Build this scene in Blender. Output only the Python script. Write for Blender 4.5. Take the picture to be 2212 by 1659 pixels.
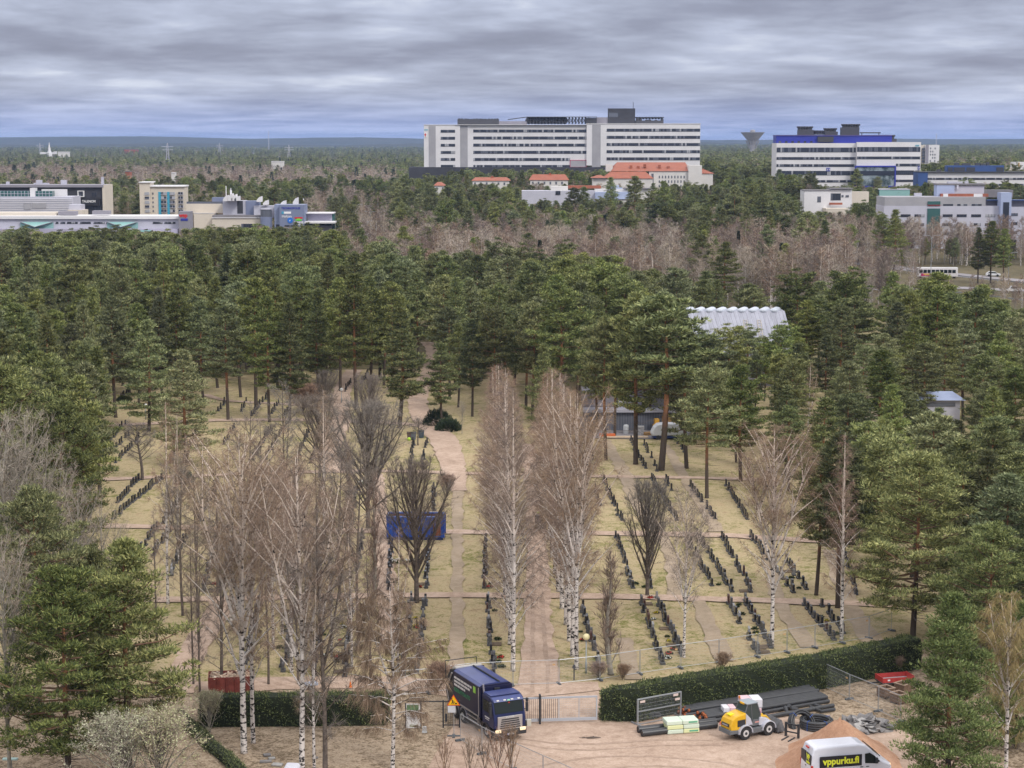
import bpy, math, random
import numpy as np
from mathutils import Vector, Matrix
R = math.radians
for o in list(bpy.data.objects): bpy.data.objects.remove(o)
scene = bpy.context.scene
COL = scene.collection
# ------------------------------------------------------------------ camera
F = 4050.0; CX = 1106.0; CY = 829.5; H0 = 41.5
PITCH = math.atan(528.5 / F)
cam = bpy.data.cameras.new('camera'); cam.sensor_width = 36; cam.lens = F / 2212 * 36
cam.clip_start = 1; cam.clip_end = 60000
camo = bpy.data.objects.new('camera', cam); COL.objects.link(camo)
camo.location = (0, 0, H0); camo.rotation_euler = (math.pi / 2 - PITCH, 0, 0)
scene.camera = camo
# ------------------------------------------------------------------ render settings
scene.view_settings.view_transform = 'Standard'; scene.view_settings.look = 'None'
scene.view_settings.exposure = 0.25; scene.view_settings.gamma = 1
scene.cycles.max_bounces = 4; scene.cycles.diffuse_bounces = 2; scene.cycles.glossy_bounces = 2
scene.cycles.transmission_bounces = 2; scene.cycles.transparent_max_bounces = 4; scene.cycles.volume_bounces = 0
# ------------------------------------------------------------------ sky and sun
SUN_EL = 42.0; SUN_AZ = 140.0        # azimuth from +y towards +x: over the right shoulder, behind
w = bpy.data.worlds.new('World'); scene.world = w; w.use_nodes = True
nt = w.node_tree; nt.nodes.clear()
def N(t, ty, **kw):
    n = t.nodes.new(ty)
    for k, v in kw.items(): setattr(n, k, v)
    return n
def mth(t, op, a, b=None, c=None, clamp=False):
    n = t.nodes.new('ShaderNodeMath'); n.operation = op; n.use_clamp = clamp
    for i, v in enumerate((a, b, c)):
        if v is None: continue
        if isinstance(v, (int, float)): n.inputs[i].default_value = v
        else: t.links.new(v, n.inputs[i])
    return n.outputs[0]
def ramp(t, fac, stops, interp='LINEAR'):
    n = t.nodes.new('ShaderNodeValToRGB'); n.color_ramp.interpolation = interp
    el = n.color_ramp.elements
    while len(el) < len(stops): el.new(0.5)
    for e, (p, c) in zip(el, stops):
        e.position = p; e.color = (*c, 1) if len(c) == 3 else c
    if fac is not None: t.links.new(fac, n.inputs[0])
    return n.outputs[0]
def mix(t, fac, a, b, bt='MIX'):
    n = t.nodes.new('ShaderNodeMix'); n.data_type = 'RGBA'; n.blend_type = bt
    for i, v in ((0, fac), (6, a), (7, b)):
        if isinstance(v, (int, float)): n.inputs[i].default_value = v
        elif isinstance(v, tuple): n.inputs[i].default_value = (*v, 1) if len(v) == 3 else v
        else: t.links.new(v, n.inputs[i])
    return n.outputs[2]
def maprange(t, v, a, b, c=0.0, d=1.0, sm=True):
    n = t.nodes.new('ShaderNodeMapRange'); n.interpolation_type = 'SMOOTHSTEP' if sm else 'LINEAR'
    t.links.new(v, n.inputs[0])
    for i, x in enumerate((a, b, c, d)): n.inputs[i + 1].default_value = x
    return n.outputs[0]
sky = N(nt, 'ShaderNodeTexSky', sky_type='NISHITA', sun_disc=False)
sky.sun_elevation = R(SUN_EL); sky.sun_rotation = R(SUN_AZ)
tc = N(nt, 'ShaderNodeTexCoord'); sp = N(nt, 'ShaderNodeSeparateXYZ'); nt.links.new(tc.outputs['Generated'], sp.inputs[0])
dx, dy, dz = sp.outputs
az = mth(nt, 'ARCTAN2', dx, dy)
el = mth(nt, 'ARCSINE', dz)
lel = mth(nt, 'LOGARITHM', mth(nt, 'ADD', mth(nt, 'MAXIMUM', el, 0.0), 0.022), 2.718)
cb = N(nt, 'ShaderNodeCombineXYZ')
nt.links.new(mth(nt, 'MULTIPLY', az, 8.0), cb.inputs[0]); nt.links.new(mth(nt, 'MULTIPLY', lel, 3.3), cb.inputs[1])
def noise(t, vec, scale, detail=4, rough=0.55, dist=0.0):
    n = t.nodes.new('ShaderNodeTexNoise'); n.inputs['Scale'].default_value = scale
    n.inputs['Detail'].default_value = detail; n.inputs['Roughness'].default_value = rough
    n.inputs['Distortion'].default_value = dist
    if vec is not None: t.links.new(vec, n.inputs['Vector'])
    return n.outputs['Fac']
n1 = noise(nt, cb.outputs[0], 0.85, 5, 0.52, 0.25)
n2 = noise(nt, cb.outputs[0], 2.4, 5, 0.55, 0.15)
cl = mth(nt, 'ADD', mth(nt, 'MULTIPLY', n1, 0.68), mth(nt, 'MULTIPLY', n2, 0.32))
ccol = ramp(nt, cl, [(0.34, (0.24, 0.255, 0.335)), (0.42, (0.285, 0.305, 0.40)), (0.50, (0.37, 0.40, 0.51)), (0.57, (0.46, 0.50, 0.63)), (0.67, (0.68, 0.72, 0.82))])
hz = maprange(nt, el, 0.0, 0.030, 1.0, 0.0)
hcol = ramp(nt, n2, [(0.38, (0.27, 0.35, 0.64)), (0.60, (0.42, 0.50, 0.80))])
c2 = mix(nt, mth(nt, 'MULTIPLY', hz, 0.8), ccol, hcol)
boost = maprange(nt, el, 0.09, 0.5, 1.0, 2.75)
grey = mix(nt, maprange(nt, el, 0.09, 0.35, 0.0, 0.85), c2, (0.50, 0.485, 0.475))
vb = N(nt, 'ShaderNodeVectorMath', operation='SCALE'); nt.links.new(grey, vb.inputs[0]); nt.links.new(boost, vb.inputs['Scale'])
bg1 = N(nt, 'ShaderNodeBackground'); nt.links.new(sky.outputs[0], bg1.inputs[0]); bg1.inputs[1].default_value = 0.05
bg2 = N(nt, 'ShaderNodeBackground'); nt.links.new(vb.outputs[0], bg2.inputs[0]); bg2.inputs[1].default_value = 1.0
ms = N(nt, 'ShaderNodeMixShader'); ms.inputs[0].default_value = 0.92
nt.links.new(bg1.outputs[0], ms.inputs[1]); nt.links.new(bg2.outputs[0], ms.inputs[2])
wo = N(nt, 'ShaderNodeOutputWorld'); nt.links.new(ms.outputs[0], wo.inputs[0])
w.cycles.sampling_method = 'MANUAL'; w.cycles.sample_map_resolution = 512
sl = bpy.data.lights.new('sun', 'SUN'); sl.energy = 1.5; sl.angle = R(12); sl.color = (1.0, 0.955, 0.89)
so = bpy.data.objects.new('sun', sl); COL.objects.link(so)
so.rotation_euler = (R(90 - SUN_EL), 0, R(180 - SUN_AZ))
# ------------------------------------------------------------------ picture helpers
cp, sn = math.cos(PITCH), math.sin(PITCH)
def ray(X, Y):
    a = (X - CX) / F; b = -(Y - CY) / F
    return Vector((a, cp + b * sn, -sn + b * cp))
def at(X, Y, D):
    d = ray(X, Y); t = D / d.y
    return Vector((d.x * t, D, H0 + d.z * t))
def gp(X, Y, z=0.0):
    d = ray(X, Y); t = (z - H0) / d.z
    return Vector((d.x * t, d.y * t, z))
def pix(p):
    v = Vector(p) - Vector((0, 0, H0))
    zc = v.y * cp - v.z * sn; yc = v.y * sn + v.z * cp
    return CX + F * v.x / zc, CY - F * yc / zc
# ------------------------------------------------------------------ object helpers
def sst(a, b, x):
    t_ = min(1.0, max(0.0, (x-a)/(b-a))); return t_*t_*(3-2*t_)
def gz(x, y): return 8.0*sst(640, 900, y)*sst(-75, 0, x) if y > 640 else 0.0
def tag(o, label=None, cat=None, group=None, kind=None):
    if label: o['label'] = label
    if cat: o['category'] = cat
    if group: o['group'] = group
    if kind: o['kind'] = kind
    return o
def empty(name, loc=(0, 0, 0), rz=0.0, label=None, cat=None, group=None, parent=None, scale=None):
    o = bpy.data.objects.new(name, None); COL.objects.link(o)
    o.location = loc; o.rotation_euler = (0, 0, rz)
    if scale is not None: o.scale = scale
    if parent: o.parent = parent
    return tag(o, label, cat, group)
def ent(name, data, parent=None, loc=None, rz=None, scale=None):
    o = bpy.data.objects.new(name, data); COL.objects.link(o)
    if loc is not None: o.location = loc
    if rz is not None: o.rotation_euler = (0, 0, rz)
    if scale is not None: o.scale = scale
    if parent: o.parent = parent
    return o
class MB:
    def __init__(s): s.v = []; s.f = []; s.m = []; s.tv = []; s.tm = []
    def add(s, vs, fs, m=0):
        b = len(s.v); s.v += [tuple(v) for v in vs]
        for f in fs: s.f.append([b + i for i in f]); s.m.append(m)
        return s
    def box(s, x0, x1, y0, y1, z0, z1, m=0, M=None):
        v = [(x0,y0,z0),(x1,y0,z0),(x1,y1,z0),(x0,y1,z0),(x0,y0,z1),(x1,y0,z1),(x1,y1,z1),(x0,y1,z1)]
        if M is not None: v = [M @ Vector(p) for p in v]
        return s.add(v, [(0,3,2,1),(4,5,6,7),(0,1,5,4),(1,2,6,5),(2,3,7,6),(3,0,4,7)], m)
    def cbox(s, c, d, m=0, rz=0, M=None):
        T = Matrix.Translation(c) @ Matrix.Rotation(rz, 4, 'Z')
        if M is not None: T = M @ T
        return s.box(-d[0]/2, d[0]/2, -d[1]/2, d[1]/2, -d[2]/2, d[2]/2, m, T)
    def tube(s, pts, rad, n=6, m=0, cap=True):
        pts = [Vector(p) for p in pts]
        if isinstance(rad, (int, float)): rad = [rad] * len(pts)
        rings = []; up = Vector((0, 0, 1))
        u = None
        for i, p in enumerate(pts):
            t = (pts[min(i+1, len(pts)-1)] - pts[max(i-1, 0)]).normalized()
            if u is None:
                u = t.cross(up if abs(t.z) < 0.9 else Vector((1, 0, 0))).normalized()
            else:
                u = (u - t * u.dot(t)).normalized()
            w2 = t.cross(u)
            rings.append([p + (u * math.cos(2*math.pi*k/n) + w2 * math.sin(2*math.pi*k/n)) * rad[i] for k in range(n)])
        vs = [q for r in rings for q in r]; fs = []
        for i in range(len(pts) - 1):
            for k in range(n):
                a = i*n+k; b = i*n+(k+1) % n
                fs.append((a, b, b+n, a+n))
        if cap: fs.append(tuple(range(n-1, -1, -1))); fs.append(tuple((len(pts)-1)*n+k for k in range(n)))
        return s.add(vs, fs, m)
    def cyl(s, p0, p1, r, n=12, m=0): return s.tube([p0, p1], r, n, m)
    def prism(s, prof, axis, a0, a1, m=0, M=None):
        """prof: 2D polygon; axis 'x' -> profile is (y,z); 'y' -> (x,z); 'z' -> (x,y)"""
        def mk(p, a):
            if axis == 'x': q = Vector((a, p[0], p[1]))
            elif axis == 'y': q = Vector((p[0], a, p[1]))
            else: q = Vector((p[0], p[1], a))
            return M @ q if M is not None else q
        n = len(prof); vs = [mk(p, a0) for p in prof] + [mk(p, a1) for p in prof]
        fs = [tuple(range(n)), tuple(range(2*n-1, n-1, -1))] + [(i, n+i, n+(i+1) % n, (i+1) % n) for i in range(n)]
        return s.add(vs, fs, m)
    def poly(s, pts, m=0): return s.add(pts, [tuple(range(len(pts)))], m)
    def lathe(s, prof, n=16, m=0, c=(0, 0, 0)):
        vs = []; fs = []
        for r, z in prof:
            for k in range(n): vs.append((c[0]+r*math.cos(2*math.pi*k/n), c[1]+r*math.sin(2*math.pi*k/n), c[2]+z))
        for i in range(len(prof)-1):
            for k in range(n):
                a = i*n+k; b = i*n+(k+1) % n; fs.append((a, b, b+n, a+n))
        fs.append(tuple(range(n-1, -1, -1))); fs.append(tuple((len(prof)-1)*n+k for k in range(n)))
        return s.add(vs, fs, m)
    def ball(s, c, r, n=10, m=0, sz=1.0):
        prof = [(r*math.sin(math.pi*i/n)+1e-4, -r*sz*math.cos(math.pi*i/n)) for i in range(n+1)]
        return s.lathe(prof, n+2, m, c)
    def tris(s, V, m=0):
        s.tv.append(V.reshape(-1, 3)); s.tm.append(np.full(len(V.reshape(-1, 3))//3, m, np.int32)); return s
    def mesh(s, name, mats, smooth=False):
        me = bpy.data.meshes.new(name)
        nv = len(s.v); V = np.array(s.v, np.float32).reshape(-1, 3)
        ls = np.array([len(f) for f in s.f], np.int32)
        li = np.array([i for f in s.f for i in f], np.int32); mi = np.array(s.m, np.int32)
        if s.tv:
            T = np.concatenate(s.tv).astype(np.float32); nt_ = len(T)//3
            V = np.concatenate([V, T]) if nv else T
            li = np.concatenate([li, nv + np.arange(nt_*3, dtype=np.int32)]).astype(np.int32)
            ls = np.concatenate([ls, np.full(nt_, 3, np.int32)]).astype(np.int32)
            mi = np.concatenate([mi, np.concatenate(s.tm)]).astype(np.int32)
        me.vertices.add(len(V)); me.vertices.foreach_set('co', V.ravel())
        me.loops.add(len(li)); me.loops.foreach_set('vertex_index', li)
        me.polygons.add(len(ls)); st = np.zeros(len(ls), np.int32); st[1:] = np.cumsum(ls)[:-1]
        me.polygons.foreach_set('loop_start', st); me.polygons.foreach_set('loop_total', ls)
        for m_ in (mats if isinstance(mats, (list, tuple)) else [mats]): me.materials.append(m_)
        me.polygons.foreach_set('material_index', mi)
        me.polygons.foreach_set('use_smooth', np.full(len(ls), bool(smooth)))
        me.update(calc_edges=True)
        return me
    def build(s, name, mats, parent=None, loc=None, rz=None, smooth=False, bevel=0.0):
        o = ent(name, s.mesh(name, mats, smooth), parent, loc, rz)
        if bevel:
            b = o.modifiers.new('bevel', 'BEVEL'); b.width = bevel; b.segments = 2; b.limit_method = 'ANGLE'; b.angle_limit = R(35)
        return o
def text(name, body, size, m, parent, loc, rot, extrude=0.01, align='LEFT', sx=1.0, bold=0.0):
    c = bpy.data.curves.new(name, 'FONT'); c.body = body; c.size = size; c.extrude = extrude; c.align_x = align
    c.offset = bold; c.resolution_u = 3
    c.materials.append(m)
    tmp = bpy.data.objects.new('tmp_text', c); me = bpy.data.meshes.new_from_object(tmp)
    bpy.data.objects.remove(tmp); bpy.data.curves.remove(c); me.name = name
    o = ent(name, me, parent); o.location = loc; o.rotation_euler = rot; o.scale = (sx, 1, 1)
    return o
# ------------------------------------------------------------------ materials
def mat(name, col, rough=0.8, metal=0.0, nscale=None, namt=0.25, col2=None, spec=0.3, bump=0.0, coat=0.0, emis=None, obj_rand=0.0, stretch=None):
    m = bpy.data.materials.new(name); m.use_nodes = True; t = m.node_tree
    b = t.nodes['Principled BSDF']; b.inputs['Roughness'].default_value = rough; b.inputs['Metallic'].default_value = metal
    b.inputs['Specular IOR Level'].default_value = spec
    if coat: b.inputs['Coat Weight'].default_value = coat; b.inputs['Coat Roughness'].default_value = 0.1
    c = None
    if nscale:
        tcn = N(t, 'ShaderNodeTexCoord'); vec = tcn.outputs['Object']
        if stretch:
            mp = N(t, 'ShaderNodeMapping'); mp.inputs['Scale'].default_value = stretch; t.links.new(vec, mp.inputs[0]); vec = mp.outputs[0]
        n = noise(t, vec, nscale, 5, 0.6)
        if col2 is None: col2 = tuple(x * (1 - namt) for x in col)
        c = ramp(t, n, [(0.38, col2), (0.62, col)])
        if bump:
            bp = N(t, 'ShaderNodeBump'); bp.inputs['Strength'].default_value = bump; bp.inputs['Distance'].default_value = 0.05
            t.links.new(n, bp.inputs['Height']); t.links.new(bp.outputs[0], b.inputs['Normal'])
    if obj_rand:
        oi = N(t, 'ShaderNodeObjectInfo')
        br = maprange(t, oi.outputs['Random'], 0, 1, 1 - obj_rand, 1 + obj_rand, False)
        hs = N(t, 'ShaderNodeHueSaturation'); t.links.new(br, hs.inputs['Value'])
        if c is None: hs.inputs['Color'].default_value = (*col, 1)
        else: t.links.new(c, hs.inputs['Color'])
        c = hs.outputs[0]
    if c is None: b.inputs['Base Color'].default_value = (*col, 1)
    else: t.links.new(c, b.inputs['Base Color'])
    if emis: b.inputs['Emission Color'].default_value = (*emis[0], 1); b.inputs['Emission Strength'].default_value = emis[1]
    return m
def leafmat(name, cols, rand_tree=0.25, hue=0.02, rough=0.75, spread=0.75):
    """colour picked per leaf clump, shifted a little per tree"""
    m = bpy.data.materials.new(name); m.use_nodes = True; t = m.node_tree; b = t.nodes['Principled BSDF']
    b.inputs['Roughness'].default_value = rough; b.inputs['Specular IOR Level'].default_value = 0.15
    g = N(t, 'ShaderNodeNewGeometry')
    k = len(cols); c = ramp(t, g.outputs['Random Per Island'], [(i / (k - 1), q) for i, q in enumerate(cols)])
    oi = N(t, 'ShaderNodeObjectInfo'); rr = oi.outputs['Random']
    hs = N(t, 'ShaderNodeHueSaturation')
    t.links.new(maprange(t, rr, 0, 1, 1 - rand_tree, 1 + rand_tree, False), hs.inputs['Value'])
    r2 = mth(t, 'FRACT', mth(t, 'MULTIPLY', rr, 17.31))
    t.links.new(maprange(t, r2, 0, 1, 0.5 - hue, 0.5 + hue, False), hs.inputs['Hue'])
    r3 = mth(t, 'FRACT', mth(t, 'MULTIPLY', rr, 91.7))
    t.links.new(maprange(t, r3, 0, 1, 0.75, 1.1, False), hs.inputs['Saturation'])
    t.links.new(c, hs.inputs['Color']); t.links.new(hs.outputs[0], b.inputs['Base Color'])
    return m
# ================================================================== ground
def ground_mat(name, stops, scales=(0.06, 0.5, 6.0), w3=(0.4, 0.35, 0.25), rough=0.95, bump=0.3):
    m = bpy.data.materials.new(name); m.use_nodes = True; t = m.node_tree; b = t.nodes['Principled BSDF']
    b.inputs['Roughness'].default_value = rough; b.inputs['Specular IOR Level'].default_value = 0.1
    tcn = N(t, 'ShaderNodeTexCoord'); v = tcn.outputs['Object']; acc = None
    for s_, w_ in zip(scales, w3):
        q = mth(t, 'MULTIPLY', noise(t, v, s_, 5, 0.65, 0.4), w_)
        acc = q if acc is None else mth(t, 'ADD', acc, q)
    c = ramp(t, acc, stops); t.links.new(c, b.inputs['Base Color'])
    bp = N(t, 'ShaderNodeBump'); bp.inputs['Strength'].default_value = bump; bp.inputs['Distance'].default_value = 0.1
    t.links.new(noise(t, v, 9.0, 4, 0.7), bp.inputs['Height']); t.links.new(bp.outputs[0], b.inputs['Normal'])
    return m
G_FAR = ground_mat('far_ground', [(0.36, (0.06, 0.055, 0.03)), (0.5, (0.13, 0.11, 0.065)), (0.64, (0.21, 0.17, 0.10))], (0.004, 0.03, 0.3))
G_LAWN = ground_mat('lawn', [(0.39, (0.11, 0.12, 0.035)), (0.435, (0.22, 0.21, 0.075)), (0.475, (0.335, 0.275, 0.15)), (0.525, (0.455, 0.37, 0.23)), (0.57, (0.38, 0.285, 0.165)), (0.62, (0.21, 0.155, 0.09))], (0.13, 1.1, 5.0), (0.32, 0.34, 0.34), bump=0.6)
G_GRAVEL = ground_mat('gravel', [(0.37, (0.27, 0.195, 0.145)), (0.45, (0.39, 0.285, 0.22)), (0.52, (0.46, 0.345, 0.27)), (0.62, (0.56, 0.43, 0.35))], (0.16, 1.3, 7.0), (0.33, 0.35, 0.32))
G_SOFT = ground_mat('worn_track', [(0.38, (0.27, 0.215, 0.155)), (0.5, (0.36, 0.285, 0.205)), (0.62, (0.44, 0.35, 0.28))], (0.15, 1.2, 9.0), (0.35, 0.35, 0.3))
G_LITTER = ground_mat('leaf_litter', [(0.38, (0.09, 0.07, 0.04)), (0.45, (0.20, 0.15, 0.10)), (0.52, (0.38, 0.295, 0.21)), (0.58, (0.48, 0.385, 0.29)), (0.64, (0.20, 0.18, 0.08))], (0.2, 1.6, 6.0), (0.22, 0.33, 0.45), bump=0.8)
G_ASPH = ground_mat('asphalt', [(0.36, (0.20, 0.19, 0.20)), (0.62, (0.33, 0.31, 0.33))], (0.05, 0.5, 4.0))
G_FLOOR = ground_mat('wood_floor', [(0.36, (0.085, 0.07, 0.035)), (0.5, (0.17, 0.145, 0.075)), (0.64, (0.28, 0.235, 0.135))], (0.08, 0.7, 6.0))
def grid(x0, x1, y0, y1, nx, ny, z=0.0):
    mb = MB(); vs = [(x0 + (x1-x0)*i/nx, y0 + (y1-y0)*j/ny, z) for j in range(ny+1) for i in range(nx+1)]
    fs = [(j*(nx+1)+i, j*(nx+1)+i+1, (j+1)*(nx+1)+i+1, (j+1)*(nx+1)+i) for j in range(ny) for i in range(nx)]
    return mb.add(vs, fs)
# one ground sheet to the horizon: fine cells near, coarse cells far
def spaced(a, b, n, k=2.2): return [a + (b-a) * (i/n)**k for i in range(n+1)]
ys = [-400, 0, 60] + list(np.arange(90, 460, 8.0)) + list(np.arange(460, 1100, 32.0)) + spaced(1100, 16000, 36)
xs = [-x for x in reversed(spaced(160, 9000, 20)[1:])] + list(np.arange(-160, 161, 8.0)) + spaced(160, 9000, 20)[1:]
mb = MB(); nx = len(xs)
mb.add([(x, y, gz(x, y)) for y in ys for x in xs], [(j*nx+i, j*nx+i+1, (j+1)*nx+i+1, (j+1)*nx+i) for j in range(len(ys)-1) for i in range(nx-1)])
tag(mb.build('ground', G_FAR), kind='structure', label='flat forest land running to the horizon')
def sheet(name, pts, z, m, label, px=True, sub=True):
    """flat sheet from a ground outline (picture points on the ground)"""
    P = [gp(X, Y) for X, Y in pts] if px else [Vector((a, b, 0)) for a, b in pts]
    P = [Vector((p.x, p.y, z)) for p in P]
    import bmesh
    bm = bmesh.new(); vs = [bm.verts.new(p) for p in P]; bm.faces.new(vs)
    bmesh.ops.triangulate(bm, faces=bm.faces[:])
    for f in bm.faces:
        if f.normal.z < 0: f.normal_flip()
    me = bpy.data.meshes.new(name); bm.to_mesh(me); bm.free(); me.materials.append(m)
    return tag(ent(name, me), kind='structure', label=label)
def strip(name, pts, widths, z, m, label, px=True, jit=0.2, seed=1):
    """path along picture points on the ground, widths in metres, edges slightly wavering"""
    rng = random.Random(seed)
    P = [gp(X, Y) for X, Y in pts] if px else [Vector((a, b, 0)) for a, b in pts]
    if isinstance(widths, (int, float)): widths = [widths]*len(P)
    Q = []; W = []
    for i in range(len(P)-1):
        n = max(1, int((P[i+1]-P[i]).length / 1.5))
        for k in range(n):
            s_ = k/n; p0 = P[max(i-1, 0)]; p1 = P[i]; p2 = P[i+1]; p3 = P[min(i+2, len(P)-1)]
            q = 0.5*((2*p1) + (p2-p0)*s_ + (2*p0-5*p1+4*p2-p3)*s_*s_ + (3*p1-p0-3*p2+p3)*s_**3)
            Q.append(q); W.append(widths[i]*(1-s_)+widths[i+1]*s_)
    Q.append(P[-1]); W.append(widths[-1])
    vs = []
    for i, q in enumerate(Q):
        t = (Q[min(i+1, len(Q)-1)] - Q[max(i-1, 0)]).normalized(); n = Vector((-t.y, t.x, 0))
        a = W[i]/2 + rng.uniform(-jit, jit); b = W[i]/2 + rng.uniform(-jit, jit)
        vs += [(q.x+n.x*a, q.y+n.y*a, z), (q.x-n.x*b, q.y-n.y*b, z)]
    mb = MB().add(vs, [(2*i, 2*i+1, 2*i+3, 2*i+2) for i in range(len(Q)-1)])
    return tag(mb.build(name, m), kind='structure', label=label)
sheet('cemetery_lawn', [(-150, 1480), (-150, 1020), (150, 930), (215, 700), (900, 700), (1300, 760), (2300, 800), (2400, 1480), (1950, 1400), (1300, 1520), (440, 1510)], 0.02, G_LAWN, 'yellowish spring lawn between the grave rows')
sheet('forest_floor', [(-150, 1030), (150, 940), (215, 830), (700, 800), (1250, 790), (2300, 820), (2300, 690), (1300, 680), (-150, 680)], 0.04, G_FLOOR, 'brown needle floor of the pine wood')
sheet('leaf_litter_bank', [(-200, 1800), (-200, 1470), (430, 1490), (880, 1478), (1010, 1478), (1010, 1560), (985, 1600), (960, 1800)], 0.04, G_LITTER, 'bank covered in dry leaves by the birches')
sheet('gravel_yard', [(860, 1800), (935, 1640), (985, 1560), (1120, 1478), (1292, 1474), (1300, 1560), (1370, 1560), (1500, 1530), (1780, 1520), (1960, 1440), (2300, 1440), (2300, 1800)], 0.06, G_GRAVEL, 'pinkish gravel works yard inside the gate')
sheet('dry_grass_verge', [(1296, 1562), (1372, 1562), (1500, 1532), (1620, 1525), (1790, 1575), (1900, 1560), (2300, 1700), (2300, 1380), (1960, 1400), (1600, 1450), (1300, 1520)], 0.08, G_LITTER, 'strip of dry grass and leaves beside the hedge')
Z = 0.10
strip('avenue_path', [(1166, 1500), (1167, 1450), (1164, 1390), (1161, 1290), (1160, 1170), (1152, 1060), (1140, 960)], [3.2, 3.1, 2.6, 2.2, 2.0, 2.0, 2.0], Z, G_GRAVEL, 'gravel avenue between the birch rows', seed=2)
strip('cross_path', [(180, 1300), (400, 1297), (700, 1290), (900, 1288), (1100, 1288), (1400, 1292), (1600, 1298), (1850, 1306), (2000, 1315)], 1.9, Z+0.02, G_GRAVEL, 'gravel path crossing behind the nearest graves', seed=3)
strip('second_cross_path', [(150, 1136), (400, 1141), (700, 1147), (1000, 1151), (1300, 1153), (1560, 1158), (1760, 1170), (1900, 1178)], 2.2, Z+0.02, G_GRAVEL, 'gravel path passing the blue container', seed=4)
strip('third_cross_path', [(215, 1037), (400, 1030), (640, 1021), (860, 1019), (1000, 1024), (1300, 1030), (1530, 1034), (1640, 1038)], 1.8, Z+0.02, G_GRAVEL, 'gravel path below the single pines', seed=5)
strip('wood_edge_path', [(190, 921), (320, 916), (470, 909), (640, 908), (760, 912), (880, 917), (960, 928)], 2.4, Z+0.02, G_GRAVEL, 'gravel path along the edge of the pine wood', seed=6)
strip('wood_path', [(440, 853), (490, 866), (560, 871), (650, 876), (735, 880)], 1.5, Z+0.02, G_GRAVEL, 'narrow path under the pines', seed=7)
strip('sandy_road', [(990, 1062), (985, 1040), (975, 1000), (962, 960), (935, 925), (908, 895), (905, 855), (930, 800), (938, 765), (925, 740)], [1.8, 2.6, 3.4, 3.9, 4.0, 3.3, 3.2, 3.2, 3.0, 3.0], Z+0.04, G_GRAVEL, 'sandy road curving into the pine wood', seed=8)
strip('left_track', [(985, 1480), (986, 1400), (988, 1330), (988, 1250), (988, 1154), (988, 1058)], [1.3, 1.3, 1.15, 1.2, 1.1, 1.5], Z, G_SOFT, 'worn track running straight between grave rows', seed=9)
strip('service_track', [(845, 1400), (838, 1320), (832, 1240), (826, 1164), (822, 1080), (818, 1025)], [1.6, 1.6, 2.0, 1.6, 1.4, 1.2], Z, G_GRAVEL, 'pale track beside the blue container', seed=10)
strip('shady_track', [(720, 1020), (715, 960), (735, 915), (735, 870), (745, 830), (765, 800)], 3.0, Z+0.03, G_GRAVEL, 'track climbing past the dark bushes', seed=11)
strip('track_below_shed', [(1308, 952), (1330, 990), (1352, 1030), (1366, 1068), (1390, 1110), (1425, 1150), (1448, 1205), (1460, 1290)], [1.5, 1.6, 1.8, 1.6, 1.3, 1.3, 1.3, 1.3], Z, G_SOFT, 'worn track leading up to the grey shed', seed=12)
strip('slanting_track', [(1436, 962), (1455, 990), (1478, 1031), (1505, 1075), (1530, 1112), (1549, 1150)], [1.2, 1.3, 1.3, 1.4, 1.5, 1.5], Z, G_SOFT, 'slanting worn track beside the pines', seed=13)
strip('track_by_hedge', [(1349, 1380), (1362, 1440), (1368, 1470)], [1.3, 1.3, 1.4], Z, G_SOFT, 'worn track meeting the hedge', seed=14)
strip('track_by_hedge', [(1505, 1300), (1520, 1330), (1545, 1385), (1565, 1430)], [1.2, 1.3, 1.6, 1.6], Z, G_SOFT, 'second worn track meeting the hedge', seed=15)
strip('track_by_hedge', [(1640, 1160), (1662, 1215), (1682, 1300), (1712, 1350), (1748, 1400)], [1.2, 1.2, 1.3, 1.4, 1.5], Z, G_SOFT, 'third worn track meeting the hedge', seed=16)
strip('track_by_hedge', [(1790, 1190), (1812, 1250), (1838, 1310), (1862, 1350), (1890, 1392)], [1.2, 1.3, 1.6, 1.8, 2.0], Z, G_SOFT, 'last worn track meeting the hedge', seed=17)
strip('gate_path', [(1100, 1500), (1165, 1494), (1290, 1484)], [3.0, 3.2, 2.4], Z+0.01, G_GRAVEL, 'turning space behind the gate', seed=18)
strip('left_service_road', [(380, 1500), (420, 1400), (470, 1330), (480, 1300)], [2.5, 2.5, 2.3, 2.3], Z, G_GRAVEL, 'gravel lane beside the left birches', seed=19)
strip('left_service_road', [(430, 1490), (560, 1480), (700, 1476), (860, 1478), (1000, 1495)], 3.4, Z-0.01, G_GRAVEL, 'gravel lane behind the low hedge', seed=20)
sheet('shed_yard', [(1262, 948), (1480, 950), (1520, 905), (1240, 900)], Z+0.03, G_ASPH, 'grey yard before the shed')
sheet('clearing', [(1840, 900), (1800, 830), (1850, 790), (1960, 800), (1990, 880), (1930, 930)], Z, G_SOFT, 'bare earth clearing among the pines')
# far road and parking on the right, roads between the offices
strip('far_road', [(1780, 560), (1900, 574), (2050, 592), (2250, 612), (2500, 640)], [10, 10, 10, 10, 10], 0.06, G_ASPH, 'asphalt road below the grey clinic', seed=21, jit=0)
strip('far_road', [(1900, 628), (2050, 622), (2200, 628), (2400, 634)], 8, 0.10, G_ASPH, 'asphalt lane carrying the white pickup', seed=22, jit=0)
strip('far_road', [(700, 470), (745, 468), (790, 478), (830, 500), (850, 520)], 12, 0.06, G_ASPH, 'road bending beside the office block', seed=23, jit=0)
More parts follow.
